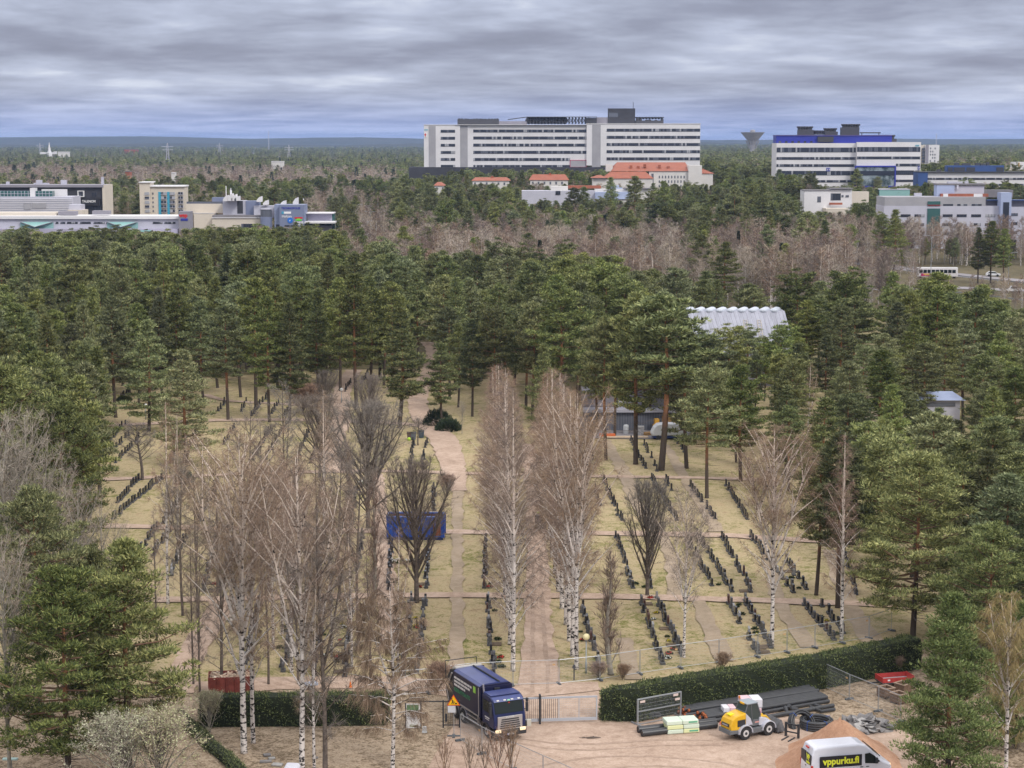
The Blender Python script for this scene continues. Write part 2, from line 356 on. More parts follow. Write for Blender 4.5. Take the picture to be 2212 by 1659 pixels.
# far wooded ridges on the skyline
def ridge(D, hmin, hmax, seed, x0, x1, col):
    rng = np.random.RandomState(seed); n = 260; xs_ = np.linspace(x0, x1, n)
    h = np.zeros(n)
    for k in range(1, 9): h += np.sin(xs_/(x1-x0)*2*math.pi*k*1.3 + rng.rand()*6.28)*(1/k**0.9)
    h = (h-h.min())/(h.max()-h.min()); h = hmin+(hmax-hmin)*h + rng.rand(n)*1.6
    vs = []
    for j, (dy_, s_) in enumerate(((0, 0.0), (250, 0.6), (600, 1.0), (1400, 0.9), (2200, 0.0))):
        for i in range(n): vs.append((xs_[i], D+dy_, h[i]*s_))
    fs = [(j*n+i, j*n+i+1, (j+1)*n+i+1, (j+1)*n+i) for j in range(4) for i in range(n-1)]
    return tag(MB().add(vs, fs).build('hills', col), kind='structure', label='low blue wooded ridge on the skyline')
G_HILL = ground_mat('far_woods', [(0.36, (0.025, 0.035, 0.025)), (0.64, (0.07, 0.07, 0.05))], (0.002, 0.012, 0.06))
ridge(9000, 36, 56, 3, -4500, 4500, G_HILL)
ridge(6400, 8, 34, 5, -3500, 3500, G_HILL)

# ruts pressed into the gravel by turning vehicles
G_RUT = ground_mat('gravel_rut', [(0.38, (0.27, 0.195, 0.145)), (0.48, (0.36, 0.265, 0.205)), (0.60, (0.48, 0.365, 0.295))], (0.3, 1.6, 8.0), (0.33, 0.35, 0.32))
for k, (pts, lb) in enumerate((([(1118, 1606), (1180, 1618), (1280, 1622), (1420, 1612), (1560, 1612)], 'tyre rut from the truck towards the loader'), ([(1112, 1596), (1190, 1606), (1290, 1609), (1420, 1600), (1540, 1602)], 'second tyre rut from the truck towards the loader'),
        ([(1150, 1660), (1260, 1640), (1400, 1636), (1560, 1650), (1680, 1680)], 'curved tyre rut at the bottom of the yard'), ([(1190, 1690), (1290, 1664), (1420, 1656), (1540, 1668), (1640, 1700)], 'second curved tyre rut at the bottom of the yard'),
        ([(1150, 1500), (1152, 1450), (1151, 1390), (1151, 1290), (1151, 1200)], 'left wheel rut of the avenue'), ([(1182, 1500), (1183, 1450), (1177, 1390), (1171, 1290), (1168, 1200)], 'right wheel rut of the avenue'))):
    strip('tyre_track', pts, 0.28 if k < 4 else 0.35, 0.072 if k < 4 else 0.125, G_RUT, lb, seed=40+k, jit=0.07)
# ================================================================== trees
def unit(rng, n):
    v = rng.normal(size=(n, 3)); return v / (np.linalg.norm(v, axis=1, keepdims=True) + 1e-9)
def blades(c, d, L, W, rng):
    """long thin triangles: base centre c, direction d, length L, base width W"""
    n = len(c); d = d / (np.linalg.norm(d, axis=1, keepdims=True) + 1e-9)
    s = np.cross(d, unit(rng, n)); s /= (np.linalg.norm(s, axis=1, keepdims=True) + 1e-9)
    L = np.broadcast_to(np.asarray(L, float).reshape(-1, 1), (n, 1)); W = np.broadcast_to(np.asarray(W, float).reshape(-1, 1), (n, 1))
    return np.stack([c - s*W/2, c + s*W/2, c + d*L], axis=1)
def bark(name, low, high, split, dark=None, dsc=(1, 1, 6), thr=0.56, lowdark=0.0):
    m = bpy.data.materials.new(name); m.use_nodes = True; t = m.node_tree; b = t.nodes['Principled BSDF']
    b.inputs['Roughness'].default_value = 0.9; b.inputs['Specular IOR Level'].default_value = 0.1
    tcn = N(t, 'ShaderNodeTexCoord'); s3 = N(t, 'ShaderNodeSeparateXYZ'); t.links.new(tcn.outputs['Object'], s3.inputs[0])
    z = mth(t, 'ADD', s3.outputs[2], mth(t, 'MULTIPLY', noise(t, tcn.outputs['Object'], 1.5, 3), 3.0))
    c = mix(t, maprange(t, z, split[0], split[1]), low, high)
    if dark:
        mp = N(t, 'ShaderNodeMapping'); mp.inputs['Scale'].default_value = dsc; t.links.new(tcn.outputs['Object'], mp.inputs[0])
        n = noise(t, mp.outputs[0], 1.0, 4, 0.65, 0.2)
        th = thr
        if lowdark: n = mth(t, 'ADD', n, maprange(t, s3.outputs[2], 0.0, 9.0, lowdark, 0.0, False))
        c = mix(t, maprange(t, n, th, th + 0.05), c, dark)
    t.links.new(c, b.inputs['Base Color']); return m
M_PBARK = bark('pine_bark', (0.085, 0.068, 0.055), (0.34, 0.165, 0.085), (5.5, 10.0), (0.05, 0.035, 0.025), (3, 3, 6), 0.60)
M_PBRANCH = mat('pine_branch', (0.22, 0.13, 0.085), 0.9, nscale=2)
M_PDEAD = mat('pine_dead_branch', (0.17, 0.14, 0.125), 0.9)
M_NEEDLE = leafmat('pine_needles', [(0.058, 0.075, 0.032), (0.130, 0.157, 0.060), (0.22, 0.245, 0.092), (0.37, 0.38, 0.145)], 0.42, 0.018)
M_NEEDLE_D = leafmat('dark_needles', [(0.030, 0.046, 0.030), (0.050, 0.072, 0.042), (0.080, 0.105, 0.058)], 0.2, 0.012)
M_NEEDLE_B = leafmat('bright_needles', [(0.080, 0.115, 0.046), (0.145, 0.195, 0.070), (0.22, 0.28, 0.10), (0.33, 0.38, 0.15)], 0.12, 0.012)
M_BBARK = bark('birch_bark', (0.66, 0.61, 0.575), (0.68, 0.57, 0.49), (9, 16), (0.035, 0.03, 0.028), (2.4, 2.4, 5.5), 0.565, 0.075)
M_DBARK = mat('dark_bark', (0.16, 0.13, 0.11), 0.95, nscale=4, namt=0.5)
M_GBARK = mat('grey_bark', (0.34, 0.31, 0.26), 0.95, nscale=3, namt=0.4)
M_TWIG_R = leafmat('birch_twigs', [(0.155, 0.105, 0.078), (0.275, 0.19, 0.138), (0.43, 0.315, 0.225)], 0.14, 0.01)
M_TWIG_D = leafmat('dark_twigs', [(0.13, 0.11, 0.092), (0.20, 0.17, 0.145), (0.29, 0.245, 0.21)], 0.15, 0.01)
M_TWIG_G = leafmat('grey_twigs', [(0.26, 0.215, 0.165), (0.38, 0.315, 0.245), (0.50, 0.42, 0.335)], 0.12, 0.01)
M_TWIG_Y = leafmat('yellow_twigs', [(0.22, 0.165, 0.085), (0.34, 0.26, 0.13), (0.46, 0.36, 0.19)], 0.05, 0.005)
M_TWIG_B = leafmat('brown_twigs', [(0.13, 0.095, 0.075), (0.24, 0.175, 0.14), (0.38, 0.29, 0.23)], 0.2, 0.01)
M_CATKIN = leafmat('catkins', [(0.34, 0.36, 0.20), (0.46, 0.47, 0.28), (0.58, 0.58, 0.38)], 0.05, 0.005)
def env(t, style):
    if style == 'round': return math.sin(math.pi * (0.18 + 0.80 * t)) ** 0.7
    if style == 'cone': return min(1, 0.45 + 3.2 * t) * ((1 - t) ** 0.75) * 1.12 + 0.05
    if style == 'flat': return math.sin(math.pi * (0.25 + 0.6 * t)) ** 0.5
    return min(1, 0.5 + 2.5 * t) * (1 - t ** 2.2) ** 0.8 + 0.07
def make_pine(seed, H, cs, W, nb, ncl, ntf, L, wd, style='oval', needle=None, cr=0.62):
    rng = np.random.RandomState(seed); rr = random.Random(seed)
    lean = [rr.uniform(-0.35, 0.35), rr.uniform(-0.35, 0.35)]
    def tp(z):
        s_ = z / H; return Vector((lean[0]*math.sin(s_*2.6), lean[1]*math.sin(s_*3.1), z))
    tr = MB(); r0 = 0.011*H+0.02
    zs = [0, 0.15, H*0.1, H*0.25, H*0.4, H*0.55, H*0.7, H*0.84, H*0.97]
    tr.tube([tp(z) for z in zs], [r0*1.25, r0*1.05, r0*0.98, r0*0.88, r0*0.76, r0*0.62, r0*0.46, r0*0.27, 0.02], 7, 0)
    cr_ = MB(); C = []; D = []; LL = []
    for i in range(nb):
        t = (i + rr.random()) / nb; z = H * (cs + (0.975 - cs) * t)
        ln = W * env(t, style) * rr.uniform(0.62, 1.22)
        a = i * 2.4 + rr.uniform(-0.5, 0.5); e = R(-8 + 55 * t ** 1.4 + rr.uniform(-10, 10))
        hd = Vector((math.cos(a), math.sin(a), 0))
        p0 = tp(z); p1 = p0 + (hd*math.cos(e) + Vector((0, 0, math.sin(e)))) * ln * 0.5
        e2 = e + R(rr.uniform(5, 30)); p2 = p1 + (hd*math.cos(e2) + Vector((0, 0, math.sin(e2)))) * ln * 0.5
        rb = 0.022 * ln * (0.6 + 0.4 * (1 - t)) + 0.012
        cr_.tube([p0, p1, p2], [rb, rb*0.7, rb*0.25], 3, 0, cap=False)
        side = Vector((-hd.y, hd.x, 0)); k = max(2, int(ncl * ln / W + 0.5))
        for j in range(k):
            s_ = 0.38 + 0.66 * (j + rr.random()) / k
            b = p0.lerp(p1, s_*2) if s_ < 0.5 else p1.lerp(p2, (s_-0.5)*2)
            off = rr.uniform(-1, 1) * ln * 0.36 * (1.15 - 0.6 * s_)
            c = b + side * off + Vector((0, 0, rr.uniform(-0.05, 0.28)))
            if abs(off) > 0.5: cr_.tube([b, c], [rb*0.4, 0.012], 3, 0, cap=False)
            r_ = cr * rr.uniform(0.75, 1.4) * (0.75 + 0.3 * min(1, ln/2))
            n = int(ntf * rr.uniform(0.7, 1.3)); u = unit(rng, n)
            u[:, 2] = np.abs(u[:, 2]) * 0.9 - 0.18
            pos = np.array(c) + u * np.array([r_, r_, r_*0.62]) * (rng.rand(n, 1) ** 0.45)
            dd = u * 0.9 + rng.normal(size=(n, 3)) * 0.32 + np.array([0, 0, 0.5])
            C.append(pos); D.append(dd)
    n = ntf; u = unit(rng, n); C.append(np.array(tp(H*0.97)) + u*np.array([0.35, 0.35, 0.5])*cr); D.append(u + np.array([0, 0, 1.0]))
    C = np.concatenate(C); D = np.concatenate(D)
    cr_.tris(blades(C, D, L*rng.uniform(0.7, 1.35, len(C)), wd*rng.uniform(0.7, 1.3, len(C)), rng), 1)
    # bare dead stubs under the crown
    for i in range(int(6 + nb*0.12)):
        z = H * rr.uniform(cs*0.6, cs*1.12); a = rr.uniform(0, 6.28); ln = rr.uniform(0.5, 1.9)
        p0 = tp(z); p1 = p0 + Vector((math.cos(a)*ln, math.sin(a)*ln, rr.uniform(-0.35, 0.2)))
        cr_.tube([p0, p1], [0.035, 0.012], 3, 2, cap=False)
    needle = needle or M_NEEDLE
    return dict(trunk=tr.mesh('pine_trunk', [M_PBARK], True), crown=cr_.mesh('pine_crown', [M_PBRANCH, needle, M_PDEAD]), H=H)
def make_spruce(seed, H, W, n_, L, wd, needle=None):
    rng = np.random.RandomState(seed)
    tr = MB(); tr.tube([(0, 0, 0), (0, 0, H*0.5), (0, 0, H)], [0.012*H, 0.008*H, 0.01], 6, 0)
    t = rng.rand(n_) ** 0.75; z = H * (0.06 + 0.94 * t); a = rng.rand(n_) * 6.283
    lay = np.abs(np.sin(z / H * 34 + a * 0.5)) * 0.3 + 0.7
    rad = W * (1 - t) ** 0.85 * lay * (0.35 + 0.65 * rng.rand(n_) ** 0.4) + 0.08
    c = np.stack([np.cos(a)*rad, np.sin(a)*rad, z - rad*0.25], 1)
    d = np.stack([np.cos(a), np.sin(a), -0.25 + rng.rand(n_)*0.8], 1) + rng.normal(size=(n_, 3))*0.25
    cr_ = MB(); cr_.tris(blades(c, d, L*rng.uniform(0.6, 1.3, n_), wd, rng), 0)
    return dict(trunk=tr.mesh('spruce_trunk', [M_PBARK], True), crown=cr_.mesh('spruce_crown', [needle or M_NEEDLE_D]), H=H)
def make_bare(seed, H, W, cs=0.2, nl=48, ns=7, nt_=14, tl=0.8, tw=0.018, ang=(38, 62), curve=-12, droop=0.5, forks=1, style='lance',
              barkm=None, twigm=None, limbm=None, r0=None, straight=0.2, catkin=False, tjit=0.55):
    rng = np.random.RandomState(seed); rr = random.Random(seed)
    barkm = barkm or M_BBARK; twigm = twigm or M_TWIG_R; limbm = limbm or M_TWIG_D
    tr = MB(); cr_ = MB(); r0 = r0 or 0.0085*H + 0.02
    stems = []
    kx = [rr.uniform(-1, 1) for _ in range(4)]
    def trunkp(z):
        s_ = z/H; return Vector((kx[0]*straight*math.sin(s_*5)+kx[1]*straight*1.5*s_*s_, kx[2]*straight*math.sin(s_*4+1)-kx[2]*straight*math.sin(1), z))
    zs = [0, 0.2] + [H*k/9 for k in range(1, 10)]
    tr.tube([trunkp(z) for z in zs], [r0*1.3, r0*1.1] + [r0*(1-k/9.0)**0.8+0.012 for k in range(1, 10)], 7, 0)
    stems.append((trunkp, cs*H, H, 1.0))
    for k in range(forks-1):
        z0 = H*rr.uniform(0.28, 0.5); a = rr.uniform(0, 6.28); out = rr.uniform(0.10, 0.17)*H; top = H*rr.uniform(0.82, 0.98)
        def fp(z, z0=z0, a=a, out=out, top=top):
            s_ = (z-z0)/(top-z0); b = trunkp(z0); q = s_**0.8
            return Vector((b.x+math.cos(a)*out*q, b.y+math.sin(a)*out*q, z))
        fz = [z0+(top-z0)*i/6 for i in range(7)]
        tr.tube([fp(z) for z in fz], [r0*0.55*(1-i/6)+0.012 for i in range(7)], 6, 0)
        stems.append((fp, z0+(top-z0)*0.2, top, 0.55))
    C = []; D = []; LL = []; WW = []
    for tp, za, zb, ws in stems:
        nlk = int(nl * (1.0 if ws == 1 else 0.45))
        for i in range(nlk):
            t = (i + rr.random())/nlk; z = za+(zb*0.985-za)*t
            if style == 'lance': e_ = (min(1, 0.55+1.6*t))*(1-t)**0.85+0.06
            elif style == 'column': e_ = 0.9 - 0.55*t
            elif style == 'vase': e_ = 1.0 - 0.35*t
            else: e_ = math.sin(math.pi*(0.2+0.75*t))**0.8
            ln = W*e_*ws*rr.uniform(0.7, 1.25); a = i*2.4+rr.uniform(-0.6, 0.6)
            el_ = R(rr.uniform(*ang)) ; hd = Vector((math.cos(a), math.sin(a), 0)); ex = 1/max(0.25, math.cos(el_))
            if style in ('vase', 'column'): ex = min(ex, 3.2)
            Lb = ln*ex; 
            if z + Lb*math.sin(el_) > H*1.02: Lb = max(0.3, (H*1.02-z)/max(0.2, math.sin(el_)))
            p0 = tp(z); p1 = p0+(hd*math.cos(el_)+Vector((0, 0, math.sin(el_))))*Lb*0.5
            e2 = el_+R(curve); p2 = p1+(hd*math.cos(e2)+Vector((0, 0, math.sin(e2))))*Lb*0.5
            rb = min(0.09, 0.013*Lb+0.008)
            (tr if rb > 0.038 else cr_).tube([p0, p1, p2], [rb, rb*0.62, 0.008], 4 if rb > 0.055 else 3, 0, cap=False)
            m_ = max(2, int(ns*Lb/(W*1.2)+1))
            s_ = 0.2+0.8*rng.rand(m_, 1); q0, q1, q2 = (np.array(p) for p in (p0, p1, p2))
            b = np.where(s_ < 0.5, q0+(q1-q0)*s_*2, q1+(q2-q1)*(s_-0.5)*2)
            dirb = np.array((p2-p0).normalized())
            sd = dirb + unit(rng, m_)*0.75; sd /= np.linalg.norm(sd, axis=1, keepdims=True)
            sl_ = np.maximum(0.35, Lb*0.36*(1.15-s_)*rng.uniform(0.6, 1.3, (m_, 1)))
            cr_.tris(blades(b, sd, sl_[:, 0]*1.15, 0.010+0.014*sl_[:, 0], rng), 0)
            # twigs along the side branches
            k = nt_; u = rng.rand(m_, k, 1); tb = b[:, None, :]+sd[:, None, :]*sl_[:, None, :]*u
            td = sd[:, None, :]*0.6+rng.normal(size=(m_, k, 3))*tjit+np.array([0, 0, -droop if style != 'vase' and style != 'column' else abs(droop)])
            C.append(tb.reshape(-1, 3)); D.append(td.reshape(-1, 3))
            k2 = max(3, nt_//2); u = 0.3+0.7*rng.rand(k2, 1)
            tb = np.where(u < 0.5, q0+(q1-q0)*u*2, q1+(q2-q1)*(u-0.5)*2)
            C.append(tb); D.append(dirb*0.7+rng.normal(size=(k2, 3))*tjit*0.9+np.array([0, 0, -droop if style not in ('vase', 'column') else abs(droop)]))
    C = np.concatenate(C); D = np.concatenate(D); n = len(C)
    cr_.tris(blades(C, D, tl*rng.uniform(0.5, 1.3, n), tw*rng.uniform(0.7, 1.4, n), rng), 1)
    mats = [limbm, twigm]
    if catkin:
        k = int(n*0.8); idx = rng.randint(0, n, k); dn = D[idx]/np.linalg.norm(D[idx], axis=1, keepdims=True)
        pos = C[idx]+dn*tl*rng.rand(k, 1)*0.9
        cr_.tris(blades(pos, unit(rng, k)+np.array([0, 0, 0.3]), 0.13, 0.08, rng), 2); mats.append(M_CATKIN)
    return dict(trunk=tr.mesh('bare_trunk', [barkm], True), crown=cr_.mesh('bare_crown', mats), H=H)
# ------------------------------------------------------------------ tree shapes
PN = [make_pine(11, 16, 0.24, 3.6, 74, 7, 78, 0.27, 0.085, 'oval'), make_pine(12, 16, 0.28, 3.8, 70, 7, 78, 0.27, 0.085, 'round'),
      make_pine(13, 16, 0.05, 3.0, 100, 7, 74, 0.26, 0.085, 'oval', M_NEEDLE_B), make_pine(14, 16, 0.16, 4.2, 78, 8, 76, 0.27, 0.085, 'round')]
PM = [make_pine(21, 19, 0.30, 2.9, 58, 6, 52, 0.38, 0.13, 'oval'), make_pine(22, 19, 0.38, 3.2, 52, 6, 54, 0.38, 0.13, 'round'),
      make_pine(23, 19, 0.24, 2.6, 66, 6, 50, 0.38, 0.13, 'cone'), make_pine(24, 19, 0.42, 3.5, 48, 7, 52, 0.38, 0.13, 'flat'),
      make_pine(25, 19, 0.28, 3.1, 60, 6, 52, 0.38, 0.13, 'oval'), make_pine(26, 19, 0.12, 4.0, 76, 6, 52, 0.38, 0.13, 'cone'),
      make_pine(27, 19, 0.34, 2.6, 54, 6, 52, 0.38, 0.13, 'round'), make_pine(28, 19, 0.48, 3.1, 42, 7, 52, 0.38, 0.13, 'round')]
PF = [make_pine(31, 17, 0.35, 2.8, 16, 3, 15, 0.9, 0.36, 'oval', M_NEEDLE, 0.75), make_pine(32, 17, 0.45, 3.2, 14, 3, 16, 0.9, 0.38, 'round', M_NEEDLE, 0.8)]
SM = [make_spruce(41, 17, 2.3, 5200, 0.5, 0.13), make_spruce(42, 17, 1.6, 4200, 0.5, 0.13)]
SF = [make_spruce(43, 17, 2.4, 500, 1.2, 0.45)]
BA = [make_bare(s_, 22, 3.3, 0.12, 62, 9, 17, 0.85, 0.017, (42, 62), -14, 0.55, 1, 'lance') for s_ in (51, 52, 53)]
BB = [make_bare(61, 20, 3.2, 0.22, 46, 8, 13, 0.85, 0.017, (46, 70), -8, 0.6, 5, 'oval', limbm=M_TWIG_D), make_bare(62, 20, 2.9, 0.25, 44, 8, 13, 0.85, 0.017, (44, 68), -8, 0.55, 4, 'oval', limbm=M_TWIG_D, twigm=M_TWIG_B),
      make_bare(63, 20, 2.6, 0.18, 50, 8, 13, 0.8, 0.017, (36, 64), -12, 0.7, 2, 'lance', limbm=M_TWIG_D)]
BD = [make_bare(71, 18, 2.1, 0.15, 50, 7, 14, 0.6, 0.018, (25, 55), -5, 0.2, 1, 'lance', M_DBARK, M_TWIG_B, M_TWIG_D), make_bare(72, 18, 2.6, 0.12, 52, 8, 14, 0.65, 0.018, (20, 50), -5, 0.2, 2, 'oval', M_DBARK, M_TWIG_D, M_TWIG_D)]
UP = [make_bare(81, 11, 2.9, 0.12, 46, 10, 15, 0.6, 0.018, (56, 76), 8, 0.45, 1, 'vase', M_DBARK, M_TWIG_D, M_TWIG_D, r0=0.16, tjit=0.4), make_bare(82, 11, 3.9, 0.1, 62, 11, 22, 0.6, 0.018, (40, 72), 6, 0.25, 1, 'vase', M_DBARK, M_TWIG_D, M_TWIG_D, r0=0.16, tjit=0.75)]
CO = [make_bare(91, 10, 0.75, 0.05, 42, 5, 7, 0.55, 0.018, (70, 82), 6, 0.7, 1, 'column', M_GBARK, M_TWIG_B, M_TWIG_B, r0=0.12, tjit=0.3)]
AP = [make_bare(101, 6, 2.8, 0.3, 22, 7, 12, 0.45, 0.022, (10, 50), 4, 0.0, 3, 'oval', M_DBARK, M_TWIG_D, M_DBARK, r0=0.16, straight=0.4)]
AS = [make_bare(111, 15, 3.4, 0.22, 36, 6, 6, 0.7, 0.022, (30, 60), 6, -0.2, 4, 'oval', M_GBARK, M_TWIG_G, M_GBARK, tjit=0.5), make_bare(112, 15, 2.8, 0.2, 36, 6, 7, 0.7, 0.022, (35, 65), 4, -0.2, 3, 'oval', M_GBARK, M_TWIG_G, M_GBARK, tjit=0.5)]
WE = [make_bare(121, 14, 2.3, 0.2, 40, 8, 15, 0.95, 0.018, (40, 66), -26, 1.3, 3, 'oval', M_BBARK, M_TWIG_Y, M_TWIG_D, tjit=0.35)]
WR = [make_bare(125, 13, 3.0, 0.18, 50, 9, 24, 1.0, 0.019, (10, 45), -22, 1.3, 2, 'oval', M_BBARK, M_TWIG_R, M_TWIG_D, tjit=0.35)]
CT = [make_bare(131, 6, 3.4, 0.02, 34, 8, 8, 0.5, 0.022, (35, 75), -4, 0.0, 5, 'oval', M_GBARK, M_TWIG_G, M_GBARK, r0=0.05, catkin=True)]
SH = [make_bare(141, 2.2, 1.7, 0.02, 60, 7, 14, 0.35, 0.018, (30, 70), 0, 0.0, 4, 'oval', M_DBARK, M_TWIG_R, M_TWIG_D, r0=0.04)]
SAP = [make_bare(145, 3.0, 0.8, 0.05, 12, 4, 4, 0.3, 0.014, (60, 78), 4, 0.5, 3, 'vase', M_DBARK, M_TWIG_R, M_TWIG_R, r0=0.012)]
BF = [make_bare(151, 15, 2.3, 0.2, 14, 3, 6, 1.5, 0.13, (40, 65), -8, 0.1, 1, 'oval', M_BBARK, M_TWIG_B, M_TWIG_D, r0=0.22), make_bare(152, 15, 2.6, 0.2, 16, 3, 6, 1.5, 0.13, (40, 65), -8, 0.1, 2, 'lance', M_BBARK, M_TWIG_G, M_TWIG_D, r0=0.2)]
BM = [make_bare(153, 15, 2.4, 0.18, 34, 5, 9, 0.9, 0.05, (40, 65), -8, 0.1, 1, 'lance', M_BBARK, M_TWIG_R, M_TWIG_D, r0=0.15), make_bare(154, 15, 2.7, 0.2, 32, 5, 9, 0.9, 0.05, (35, 62), -8, 0.1, 3, 'oval', M_BBARK, M_TWIG_G, M_TWIG_D, r0=0.14),
      make_bare(155, 15, 2.0, 0.2, 30, 5, 10, 0.9, 0.05, (45, 70), -8, 0.1, 1, 'oval', M_GBARK, M_TWIG_B, M_TWIG_D, r0=0.13)]
rs = random.Random(7)
plants = []
def plant(kind, var, x, y, H, wsc=1.0, label=None, group=None, rot=None):
    sz = H / var['H']
    plants.append(dict(kind=kind, var=var, x=x, y=y, sx=sz*wsc if wsc != 1.0 else sz, sz=sz, rot=rs.uniform(0, 6.28) if rot is None else rot, label=label, group=group))
def plant_px(kind, var, X, Y, Ytop, wsc=1.0, label=None, group=None, Hmax=26, Hmin=0.5):
    g = gp(X, Y); h = at(X, Ytop, g.y).z; h = max(Hmin, min(Hmax, h))
    plant(kind, var, g.x, g.y, h, wsc, label, group)
def lerpt(tab, x):
    if x <= tab[0][0]: return tab[0][1]
    for (a, b), (c, d) in zip(tab, tab[1:]):
        if x <= c: return b + (d-b)*(x-a)/(c-a)
    return tab[-1][1]
# --- pines that stand out, each placed where its trunk meets the ground
# (X, Ybase, Ytop, variant, width, label)
solo_pines = [
 (150, 1700, 1232, PN[3], 1.05, 'broad pine with a forked orange trunk at the lower left corner above the catkin bushes'),
 (280, 1672, 1168, PN[0], 1.0, 'orange trunked pine between the lower left corner pine and the clipped dark hedge'),
 (85, 1540, 1062, PN[1], 0.85, 'open crowned pine behind the lower left corner pine'),
 (205, 1500, 1185, PN[1], 0.8, 'smaller pine tucked between the two big lower left pines'),
 (133, 1270, 875, PN[3], 0.9, 'light green spreading pine at the left beside the pale bare aspens'),
 (20, 1270, 800, PN[1], 0.95, 'olive yellow pine at the left edge above the pale aspens'),
 (322, 932, 690, PM[5], 1.05, 'wide cone shaped pine at the left by the white globe lamp'),
 (403, 1005, 755, PM[5], 1.15, 'wide dark pine with low branches hanging over the wood edge path'),
 (250, 902, 640, PM[0], 1.0, 'tall pine behind the left globe lamp'),
 (493, 908, 662, PM[1], 1.05, 'pine with a clear orange trunk beside the wood edge path'),
 (626, 915, 655, PM[2], 0.9, 'narrow pine with a slightly leaning trunk by the brown bush'),
 (553, 884, 600, PM[6], 1.0, 'tall bare trunked pine one row behind the wood edge path'),
 (582, 912, 640, PM[4], 0.85, 'slim pine just left of the leaning narrow pine'),
 (863, 925, 665, PM[2], 1.25, 'tall conical pine standing alone at the bend of the sandy road'),
 (955, 925, 742, PM[4], 1.0, 'rounded pine over the dark evergreen shrubs beside the sandy road'),
 (770, 880, 590, PM[0], 1.0, 'tall slim pine beside the shady track'),
 (1068, 905, 680, PM[3], 0.9, 'flat topped pine rising behind the left birch row'),
 (1150, 902, 655, PM[1], 1.0, 'round topped pine between the two birch rows'),
 (1176, 955, 742, PM[5], 0.8, 'bright low pine filling the gap between the birch rows'),
 (1215, 905, 662, PM[0], 1.0, 'tall pine behind the right birch row'),
 (1309, 994, 690, PM[7], 0.9, 'thin dark trunked pine at the left end of the shed yard'),
 (1328, 945, 700, PM[6], 0.9, 'pine standing on the shed yard edge'),
 (1373, 1003, 632, PM[0], 1.0, 'tall pine with a high crown before the grey shed'),
 (1428, 1016, 640, PM[7], 1.35, 'tall pine with a thick orange trunk before the white dome tent'),
 (1483, 1012, 720, PM[4], 1.1, 'broad pine at the right end of the shed yard'),
 (1527, 1076, 812, PM[3], 1.1, 'spreading pine overhanging the slanting track'),
 (1600, 1040, 790, PM[4], 1.15, 'full crowned pine right of the slanting track'),
 (1697, 1020, 832, PM[5], 1.0, 'rounded bright pine behind the reddish right birch'),
 (1763, 1286, 965, PM[1], 0.95, 'dark trunked pine between the two right birches'),
 (1809, 1313, 935, PM[6], 1.0, 'dark trunked pine directly behind the slender right birch'),
 (1912, 1310, 960, PM[3], 1.0, 'pine behind the great spreading right pine'),
 (1972, 1375, 985, PN[3], 1.1, 'great spreading pine with low boughs before the end of the clipped hedge'),
 (1905, 1210, 905, PM[5], 1.0, 'dense pine up the slope from the great spreading pine'),
 (2050, 1760, 1282, PN[2], 0.92, 'bright green bushy young pine beside the rubble pile'),
 (2135, 1500, 1138, PN[1], 1.0, 'yellow green round pine behind the bright bushy pine'),
 (2195, 1620, 1300, PN[2], 0.9, 'young pine at the right edge behind the yellow birch'),
]
for X, Y, T, v, wsc, lb in solo_pines: plant_px('pine', v, X, Y, T, wsc*1.18, lb)
for X, Y, T, v in ((300, 878, 655, 0), (352, 868, 640, 2), (440, 882, 650, 4), (520, 858, 612, 1), (655, 856, 605, 6), (690, 868, 625, 2), (735, 846, 600, 0), (800, 846, 600, 4), (845, 850, 612, 1), (600, 842, 600, 2), (385, 850, 628, 6), (280, 850, 640, 5), (560, 830, 590, 0), (470, 838, 600, 2), (1290, 935, 700, 0), (1350, 922, 690, 4), (1405, 928, 700, 1), (1462, 936, 715, 0), (1330, 905, 680, 5), (1500, 960, 740, 5), (905, 800, 585, 0), (990, 880, 700, 4), (1020, 900, 690, 0)):
    plant_px('pine', PM[v], X, Y, T, 1.1)
# --- bare trees that stand out
AVL = [(1108,1450,842),(1102,1392,835),(1097,1335,820),(1091,1287,805),(1086,1242,795),(1080,1197,790),(1075,1155,788),(1070,1112,800),(1065,1075,815)]
AVR = [(1245,1446,850),(1237,1418,870),(1230,1385,850),(1223,1350,830),(1214,1315,818),(1206,1278,806),(1199,1240,800),(1192,1203,798),(1186,1165,806),(1180,1125,820),(1174,1085,835)]
ORD = ['first', 'second', 'third', 'fourth', 'fifth', 'sixth', 'seventh', 'eighth', 'ninth', 'tenth', 'eleventh']
for k, (X, Y, T) in enumerate(AVL):
    plant_px('birch', BA[k % 3], X, Y, T, 1.0 if k else 0.85, ORD[k] + ' birch from the gate in the left avenue row', 'left avenue birches')
for k, (X, Y, T) in enumerate(AVR):
    plant_px('birch', BB[0] if k == 0 else (BB[2] if k in (1, 3) else BA[(k+1) % 3]), X, Y, T, 1.0 if k else 0.8, ORD[k] + ' birch from the gate in the right avenue row', 'right avenue birches')
